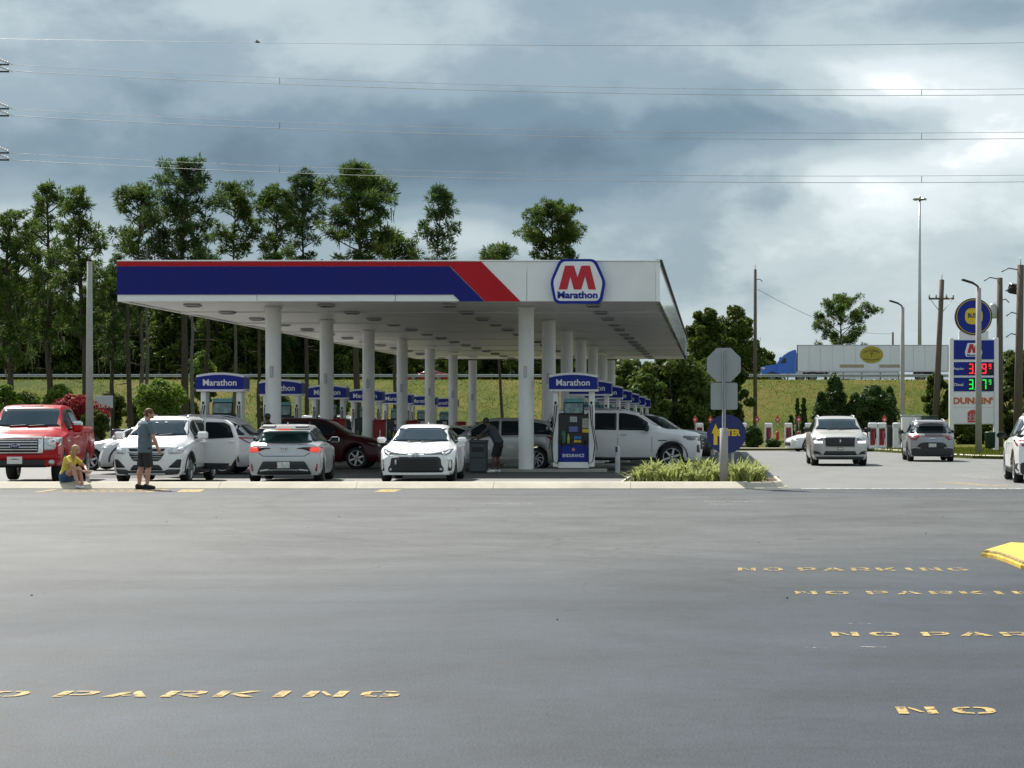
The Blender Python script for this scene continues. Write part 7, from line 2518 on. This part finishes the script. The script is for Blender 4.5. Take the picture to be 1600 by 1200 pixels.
def hand(mb, wrist, d, palm, side, curl=.5, sc=1.0):
    """palm and five bent fingers: d points along the hand, palm is the palm normal, side=+1 puts the thumb along d x palm"""
    d = Vector(d).normalized(); palm = Vector(palm); palm = (palm - d * palm.dot(d)).normalized()
    s = d.cross(palm) * side
    k0 = Vector(wrist)
    mb.tube([k0 - d * .02, k0 + d * .03, k0 + d * .085], [.026 * sc, .036 * sc, .036 * sc], 10, flat=.6)
    mb.sphere(k0 + d * .05, .034 * sc, 10, 7)
    for i, (off, ln) in enumerate(((.027, .072), (.010, .082), (-.008, .076), (-.026, .060))):
        a = k0 + d * .082 + s * off
        d1 = (d + palm * curl * .5).normalized(); d2 = (d + palm * curl * 1.3).normalized(); d3 = (d * .7 + palm * curl * 2.0).normalized()
        p1 = a + d1 * ln * .45; p2 = p1 + d2 * ln * .33; p3 = p2 + d3 * ln * .25
        mb.tube([a - d * .02, a, p1, p2, p3], [.0105, .0105, .0098, .0092, .008], 8)
    b = k0 + d * .025 + s * .028
    t1 = (d * .6 + s * .7 + palm * .3).normalized(); t2 = (d * .9 + s * .15 + palm * .4).normalized()
    mb.tube([b - s * .012, b + t1 * .038, b + t1 * .038 + t2 * .034], [.014, .012, .009], 8)

def head(mb, c, f, sc=1.0, up=(0, 0, 1)):
    """skull, jaw, nose, brow, lips and ears about centre c, facing f"""
    f = Vector(f).normalized(); up = Vector(up).normalized(); f = (f - up * f.dot(up)).normalized(); r = f.cross(up)
    M3 = Matrix((r, f, up)).transposed()
    def E(off, rad):
        m = MB(); m.sphere((0, 0, 0), rad, 16, 12)
        vs = [Vector(c) + M3 @ ((Vector(p) + Vector(off)) * sc) for p in m.v]
        mb.add(vs, m.f, 0, True)
    E((0, -.012, .028), (.076, .094, .088)); E((0, .020, -.035), (.060, .068, .075)); E((0, .048, -.075), (.038, .036, .028))
    E((0, .094, -.018), (.014, .020, .022)); E((0, .078, .010), (.010, .020, .030)); E((0, .070, .030), (.050, .016, .012))
    E((0, .078, -.055), (.024, .012, .009)); E((-.076, -.005, -.012), (.012, .022, .032)); E((.076, -.005, -.012), (.012, .022, .032))
    return M3

def eyes(parent, c, M3, sc=1.0):
    for sx in (-1, 1):
        m = MB(); m.sphere((0, 0, 0), .0095, 8, 6)
        p = Vector(c) + M3 @ (Vector((sx * .031, .076, .012)) * sc)
        m.xform(Matrix.Translation(p)).build('eye', MT['eye'], parent)

# ---- man standing on the road by the kerb, back to the camera
mn = thing('person', 'man in a grey-blue tee and dark shorts standing by the kerb, looking right', 'person', (ax(225, 42.35), 42.35, .004))
f = Vector((.72, .69, 0)).normalized(); r = Vector((f.y, -f.x, 0))
b = MB()
pel = Vector((.02, 0, .93)); ch = Vector((.035, .0, 1.36)); nk = Vector((.06, .03, 1.54)); hc = Vector((.10, .06, 1.665))
Zv = (0, 0, 1)
loft(b, [(pel + Vector((0, 0, -.10)), .15, .12, Zv), (pel, .175, .13, Zv), (pel + Vector((0, 0, .14)), .165, .125, Zv), ((pel + ch) / 2 + Vector((0, 0, .05)), .175, .13, Zv), (ch, .195, .13, Zv), (ch + Vector((0, 0, .09)), .18, .10, Zv), (nk + Vector((0, 0, -.03)), .075, .07, Zv), (nk + Vector((.01, .01, .03)), .06, .062, Zv), (hc + Vector((0, 0, -.05)), .056, .060, Zv)], r)
HF = Vector((.96, .28, 0))
M3 = head(b, hc, HF, 1.04)
for sg, fo_, kn in ((1, Vector((.075, -.03, 0)), Vector((.10, .03, .49))), (-1, Vector((-.125, .05, 0)), Vector((-.09, .10, .49)))):
    hip = pel + r * (.095 * sg) + Vector((0, 0, -.06))
    ank = Vector((fo_.x, fo_.y, .09))
    limb(b, [hip, hip.lerp(kn, .5), kn + Vector((0, 0, .03)), kn + Vector((-.008, -.008, -.04)), kn.lerp(ank, .35) - f * .02, kn.lerp(ank, .75), ank], [.095, .082, .062, .058, .066, .045, .038])
    b.tube([ank + Vector((0, 0, -.04)) - f * .03, ank + f * .14 + Vector((0, 0, -.05))], [.04, .035], 10)
# arms: right hangs in view, left is held in front
sh = ch + r * .205 + Vector((0, 0, .085)); el = sh + r * .09 + Vector((.03, .0, -.29)); wr_ = el + Vector((.085, .05, -.24))
limb(b, [sh, sh.lerp(el, .5), el, el.lerp(wr_, .35), wr_], [.058, .050, .042, .044, .028]); hand(b, wr_, wr_ - el, -r, 1, .7)
sl_ = ch - r * .205 + Vector((0, 0, .085)); e2 = sl_ - r * .05 + f * .04 + Vector((0, 0, -.29)); w2 = e2 + f * .20 + r * .07 + Vector((0, 0, -.12))
limb(b, [sl_, sl_.lerp(e2, .5), e2, e2.lerp(w2, .35), w2], [.058, .050, .042, .044, .028]); hand(b, w2, w2 - e2, r, 1, .8)
body = remeshed('body', b, MT['skin'], mn, .010)
eyes(body, hc, M3, 1.04)
t = MB()
loft(t, [(pel + Vector((0, 0, -.12)), .195, .148, Zv), (pel, .192, .145, Zv), (pel + Vector((0, 0, .14)), .187, .142, Zv), ((pel + ch) / 2 + Vector((0, 0, .05)), .193, .145, Zv), (ch, .212, .145, Zv), (ch + Vector((0, 0, .09)), .205, .118, Zv), (ch + Vector((.01, .01, .145)), .125, .09, Zv), (nk + Vector((0, 0, -.02)), .075, .073, Zv)], r)
for s_, e_ in ((sh, el), (sl_, e2)):
    t.tube([s_ + (ch - s_) * .35, s_ + Vector((0, 0, -.01)), s_.lerp(e_, .4), s_.lerp(e_, .78)], [.075, .072, .068, .068], 14)
remeshed('tee_shirt', t, MT['tee_grey'], mn, .011)
t = MB()
loft(t, [(pel + Vector((0, 0, -.16)), .17, .14, Zv), (pel + Vector((0, 0, -.02)), .186, .142, Zv), (pel + Vector((0, 0, .05)), .180, .136, Zv)], r)
for sg, kn in ((1, Vector((.10, .03, .49))), (-1, Vector((-.09, .10, .49)))):
    hip = pel + r * (.092 * sg) + Vector((0, 0, -.06))
    t.tube([hip + Vector((0, 0, .06)), hip.lerp(kn, .3), hip.lerp(kn, .97)], [.105, .105, .098], 14)
remeshed('shorts', t, MT['short_grey'], mn, .011)
for fo_ in (Vector((.075, -.03, 0)), Vector((-.125, .05, 0))):
    m = MB()
    m.tube([fo_ - f * .075 + Vector((0, 0, .048)), fo_ - f * .03 + Vector((0, 0, .055)), fo_ + f * .09 + Vector((0, 0, .046)), fo_ + f * .19 + Vector((0, 0, .034))], [.042, .052, .048, .030], 12)
    m.sphere(fo_ - f * .04 + Vector((0, 0, .075)), .048, 12, 8)
    m.box(fo_ + f * .055 + Vector((0, 0, .014)), (.27, .095, .028), .012, rot=(0, 0, math.atan2(f.y, f.x)))
    remeshed('shoe', m, MT['cloth_black'], mn, .009, 1)
m = MB()
Cn = hc + Vector((-.012, -.004, .038))
m.sphere(Cn, (.098, .090, .090), 16, 12)
m.sphere(hc + Vector((-.045, -.012, -.015)), (.055, .075, .070), 14, 10)
remeshed('hair', m, MT['hair_brown'], mn, .009, 1)
m = MB(); m.sphere(hc + Vector((.055, .016, -.075)), (.040, .044, .035), 12, 8)
remeshed('beard', m, MT['hair_brown'], mn, .009, 1)

# ---- woman sitting on the kerb
wm = thing('person', 'blond woman in a yellow tee and denim shorts sitting on the kerb', 'person', (ax(103, 42.98), 42.98, .15))
f = Vector((.90, -.43, 0)).normalized(); r = Vector((f.y, -f.x, 0))
up = Vector((.30, -.06, 1)).normalized()
b = MB()
pel = Vector((0, 0, .12)); ch = pel + up * .33; nk = pel + up * .50 + Vector((.03, 0, 0)); hc = nk + Vector((.075, -.02, .115))
loft(b, [(pel + Vector((0, 0, -.09)), .15, .11, Zv), (pel, .165, .125, up), (pel + up * .12, .135, .105, up), (pel + up * .24, .145, .11, up), (ch, .155, .105, up), (ch + up * .09, .14, .08, up), (nk + up * -.02, .055, .055, up), (nk + Vector((.02, 0, .03)), .048, .05, up), (hc + Vector((-.02, 0, -.05)), .048, .052, Zv)], r)
M3 = head(b, hc, Vector((.97, -.15, -.12)), .95, (.12, 0, 1))
legs = []
for sg in (1, -1):
    hip = pel + r * (.085 * sg) + f * .02 + Vector((0, 0, -.02))
    kn = Vector((.30, -.14, .31)) + r * (.10 * sg) - f * (.03 * (sg < 0))
    ank = Vector((.42, -.30, -.055)) + r * (.085 * sg) + f * (.02 * sg)
    legs.append((hip, kn, ank))
    limb(b, [hip, hip.lerp(kn, .5) + Vector((0, 0, -.01)), kn, kn.lerp(ank, .12), kn.lerp(ank, .35) - f * .018, kn.lerp(ank, .75), ank], [.088, .075, .053, .050, .053, .036, .030])
    b.tube([ank + Vector((0, 0, -.03)) - f * .02, ank + f * .12 + Vector((0, 0, -.05))], [.033, .028], 10)
for sg in (1, -1):
    s_ = ch + r * (.155 * sg) + up * .075
    e_ = s_ + Vector((.20, -.06, -.17)) + r * (.03 * sg)
    w_ = Vector((.50, -.20, .235)) + r * (.05 * sg)
    limb(b, [s_, s_.lerp(e_, .5), e_, e_.lerp(w_, .35), w_], [.045, .040, .034, .034, .023])
    hand(b, w_, Vector((.8, -.3, -.1)), -r * sg, sg, .8, .88)
body = remeshed('body', b, MT['skin'], wm, .009)
eyes(body, hc, M3, .95)
t = MB()
loft(t, [(pel + up * .03, .175, .135, up), (pel + up * .12, .150, .122, up), (pel + up * .24, .158, .126, up), (ch, .168, .12, up), (ch + up * .09, .158, .096, up), (ch + up * .14, .09, .07, up), (nk + up * -.02, .06, .06, up)], r)
for sg in (1, -1):
    s_ = ch + r * (.155 * sg) + up * .075; e_ = s_ + Vector((.20, -.06, -.17)) + r * (.03 * sg)
    t.tube([s_ + (ch - s_) * .35, s_, s_.lerp(e_, .32), s_.lerp(e_, .62)], [.062, .060, .056, .056], 14)
remeshed('tee_shirt', t, MT['tee_yellow'], wm, .010)
t = MB()
loft(t, [(pel + Vector((0, 0, -.115)), .16, .13, Zv), (pel, .176, .138, up), (pel + up * .07, .16, .125, up)], r)
for hip, kn, ank in legs:
    t.tube([hip - (kn - hip) * .1, hip.lerp(kn, .2), hip.lerp(kn, .42)], [.10, .100, .094], 14)
remeshed('shorts', t, MT['denim'], wm, .010)
for hip, kn, ank in legs:
    m = MB()
    m.tube([ank + Vector((0, 0, -.045)) - f * .06, ank + Vector((0, 0, -.045)), ank + f * .09 + Vector((0, 0, -.06)), ank + f * .16 + Vector((0, 0, -.068))], [.034, .042, .038, .026], 12)
    remeshed('shoe', m, MT['shoe_white'], wm, .009, 1)
m = MB()
m.sphere(hc + Vector((-.022, .004, .030)), (.090, .082, .086), 16, 12)
m.sphere(hc + Vector((-.062, .008, -.05)), (.050, .075, .10), 14, 10)
m.tube([hc + Vector((-.06, 0, -.05)), hc + Vector((-.075, .0, -.16)), hc + Vector((-.10, -.01, -.28)), hc + Vector((-.12, -.01, -.36))], [.07, .062, .048, .02], 14)
m.tube([hc + Vector((.0, -.07, .02)), hc + Vector((-.01, -.085, -.08)), hc + Vector((-.02, -.075, -.20))], [.022, .024, .012], 10)
remeshed('hair', m, MT['hair_blond'], wm, .009, 1)
ph = thing('phone', 'small white phone held in the hands of the woman on the kerb', 'phone', wm.location + Vector((.625, -.245, .235)), -.45)
MB().box((0, 0, 0), (.10, .12, .012), .004, rot=(0, -.5, 0)).build('case', MT['shoe_white'], ph)
MB().box((-.006, 0, .009), (.085, .105, .004), .001, rot=(0, -.5, 0)).build('screen', MT['glass'], ph)
cu = thing('drink_cup', 'white paper cup standing on the kerb beside the seated woman', 'cup', (ax(137, 43.06), 43.06, .15))
MB().lathe([(0, .0), (.033, .0), (.046, .165), (.049, .167), (.049, .175), (.043, .19), (0, .19)], 18).build('cup', MT['shoe_white'], cu)
MB().lathe([(.0385, .05), (.0435, .12)], 18).build('sleeve', MT['sign_back'], cu)

# ---- person in the shade leaning towards the bin and the silver car
bp = thing('person', 'person in a dark tee and black shorts leaning forward beside the grey bin', 'person', (ax(775, 57.25), 57.25, gz(57.25)))
f = Vector((-.96, .28, 0)).normalized(); r = Vector((f.y, -f.x, 0))
up = Vector((-.55, .15, 1)).normalized()
b = MB()
pel = Vector((.08, 0, .90)); ch = pel + up * .42; nk = pel + up * .61 + f * .02; hc = nk + f * .09 + Vector((0, 0, .10))
loft(b, [(pel + Vector((0, 0, -.10)), .15, .12, Zv), (pel, .17, .13, up), (pel + up * .15, .16, .12, up), (pel + up * .28, .17, .125, up), (ch, .185, .125, up), (ch + up * .10, .17, .095, up), (nk - up * .02, .065, .065, up), (hc - f * .03 - Vector((0, 0, .05)), .055, .058, up)], r)
M3 = head(b, hc, f + Vector((0, 0, -.35)), 1.0, Vector((-.35, 0, 1)))
legs = []
for sg, ax_, kx in ((1, .02, .02), (-1, -.07, -.03)):
    hip = pel + r * (.095 * sg) + Vector((0, 0, -.05)); kn = Vector((kx, 0, .48)) + r * (.10 * sg); ank = Vector((ax_, 0, .09)) + r * (.10 * sg)
    legs.append((hip, kn, ank))
    limb(b, [hip, hip.lerp(kn, .5), kn, kn.lerp(ank, .1), kn.lerp(ank, .35) - f * .02, kn.lerp(ank, .75), ank], [.092, .080, .060, .056, .062, .042, .036])
for sg in (1, -1):
    s_ = ch + r * (.195 * sg) + up * .07; e_ = s_ + f * .22 + Vector((0, 0, -.20)) + r * (.03 * sg); w_ = e_ + f * .24 + Vector((0, 0, -.10))
    limb(b, [s_, s_.lerp(e_, .5), e_, e_.lerp(w_, .35), w_], [.054, .047, .040, .041, .027]); hand(b, w_, w_ - e_, Vector((0, 0, -1)), sg, .6)
body = remeshed('body', b, MT['skin_dark'], bp, .011)
eyes(body, hc, M3)
t = MB()
loft(t, [(pel - up * .04, .188, .148, up), (pel + up * .15, .176, .138, up), (pel + up * .28, .185, .142, up), (ch, .20, .14, up), (ch + up * .10, .19, .112, up), (nk - up * .03, .08, .075, up)], r)
for sg in (1, -1):
    s_ = ch + r * (.195 * sg) + up * .07; e_ = s_ + f * .22 + Vector((0, 0, -.20)) + r * (.03 * sg)
    t.tube([s_ + (ch - s_) * .35, s_, s_.lerp(e_, .4), s_.lerp(e_, .8)], [.070, .068, .064, .062], 14)
remeshed('tee_shirt', t, MT['tee_dark'], bp, .012)
t = MB()
loft(t, [(pel + Vector((0, 0, -.14)), .17, .14, Zv), (pel, .185, .145, up), (pel + up * .06, .178, .135, up)], r)
for hip, kn, ank in legs:
    t.tube([hip + Vector((0, 0, .06)), hip.lerp(kn, .3), hip.lerp(kn, .95)], [.105, .102, .092], 14)
remeshed('shorts', t, MT['cloth_black'], bp, .012)
for hip, kn, ank in legs:
    q = Vector((ank.x, ank.y, 0)); m = MB()
    m.tube([q - f * .075 + Vector((0, 0, .048)), q + Vector((0, 0, .055)), q + f * .10 + Vector((0, 0, .045)), q + f * .19 + Vector((0, 0, .032))], [.042, .050, .046, .030], 12)
    remeshed('shoe', m, MT['shoe_white'], bp, .009, 1)
m = MB(); m.sphere(hc + Vector((.01, 0, .035)), (.098, .088, .088), 16, 12); m.sphere(hc - f * .05 + Vector((0, 0, -.01)), (.06, .074, .07), 12, 10)
remeshed('hair', m, MT['hair_black'], bp, .010, 1)

# ---- person standing at the pump behind the silver hatchback
sp_ = thing('person', 'dark-haired person in black standing behind the silver hatchback', 'person', (ax(420, 57.0), 57.0, gz(57.0)))
f = Vector((-.85, .5, 0)).normalized(); r = Vector((f.y, -f.x, 0))
b = MB()
pel = Vector((0, 0, .93)); ch = Vector((0, 0, 1.34)); nk = ch + f * .03 + Vector((0, 0, .19)); hc = nk + f * .03 + Vector((0, 0, .125))
loft(b, [(pel - Vector((0, 0, .1)), .15, .12, Zv), (pel, .17, .13, Zv), (pel + Vector((0, 0, .15)), .155, .12, Zv), (ch, .185, .125, Zv), (ch + Vector((0, 0, .10)), .17, .095, Zv), (nk - Vector((0, 0, .02)), .065, .065, Zv), (hc - Vector((0, 0, .05)), .055, .058, Zv)], r)
M3 = head(b, hc, f, 1.0)
for sg in (1, -1):
    hip = pel + r * (.095 * sg) - Vector((0, 0, .05)); kn = Vector((0, 0, .48)) + r * .10 * sg; ank = Vector((0, 0, .09)) + r * .10 * sg
    limb(b, [hip, hip.lerp(kn, .5), kn, kn.lerp(ank, .35), ank], [.092, .080, .060, .060, .036])
    s_ = ch + r * (.2 * sg) + Vector((0, 0, .08)); e_ = s_ + r * (.05 * sg) + Vector((0, 0, -.29)); w_ = e_ + f * .16 + Vector((0, 0, -.18))
    limb(b, [s_, s_.lerp(e_, .5), e_, e_.lerp(w_, .35), w_], [.054, .047, .040, .041, .027]); hand(b, w_, w_ - e_, -r * sg, sg, .6)
body = remeshed('body', b, MT['skin_dark'], sp_, .011)
eyes(body, hc, M3)
t = MB()
loft(t, [(pel - Vector((0, 0, .1)), .19, .145, Zv), (pel + Vector((0, 0, .15)), .175, .138, Zv), (ch, .20, .14, Zv), (ch + Vector((0, 0, .10)), .19, .112, Zv), (nk - Vector((0, 0, .03)), .08, .075, Zv)], r)
for sg in (1, -1):
    s_ = ch + r * (.2 * sg) + Vector((0, 0, .08)); e_ = s_ + r * (.05 * sg) + Vector((0, 0, -.29))
    t.tube([s_ + (ch - s_) * .35, s_, s_.lerp(e_, .4), s_.lerp(e_, .8)], [.070, .068, .064, .062], 14)
remeshed('tee_shirt', t, MT['cloth_black'], sp_, .012)
t = MB()
for sg in (1, -1):
    hip = pel + r * (.095 * sg) - Vector((0, 0, .05)); ank = Vector((0, 0, .09)) + r * .10 * sg
    t.tube([hip + Vector((0, 0, .12)), hip.lerp(ank, .4), ank], [.115, .09, .065], 14)
remeshed('trousers', t, MT['cloth_black'], sp_, .012)
for sg in (1, -1):
    q = r * .10 * sg; m = MB()
    m.tube([q - f * .075 + Vector((0, 0, .048)), q + Vector((0, 0, .055)), q + f * .19 + Vector((0, 0, .032))], [.042, .050, .030], 12)
    remeshed('shoe', m, MT['cloth_black'], sp_, .010, 1)
m = MB(); m.sphere(hc + Vector((.008, -.004, .035)), (.096, .088, .088), 16, 12); m.sphere(hc - f * .045 + Vector((0, 0, -.01)), (.06, .074, .07), 12, 10)
remeshed('hair', m, MT['hair_black'], sp_, .010, 1)

# ---- a bird high in the sky
bd = thing('bird', 'small dark bird gliding high in the sky left of the middle', 'bird', at(402, 66, 75))
m = MB()
m.tube([(-.16, 0, 0), (-.06, 0, .01), (.06, 0, .015), (.14, 0, .02), (.18, 0, .015)], [.01, .045, .05, .03, .008], 8)
for sg in (-1, 1):
    m.add([(.07, 0, .03), (-.05, 0, .03), (-.03, sg * .22, .10), (-.08, sg * .36, .05), (.05, sg * .22, .11)], [(0, 1, 2, 4), (2, 3, 4)])
    m.add([(.07, 0, .015), (-.05, 0, .015), (-.03, sg * .22, .09), (-.08, sg * .36, .045), (.05, sg * .22, .10)], [(4, 2, 1, 0), (4, 3, 2)])
m.add([(-.13, -.02, .01), (-.13, .02, .01), (-.27, .06, 0), (-.27, -.06, 0)], [(0, 1, 2, 3)])
m.build('body', MT['cloth_black'], bd)
bd.rotation_euler = (.35, 0, .5)
bd.scale = (.65, .65, .65)
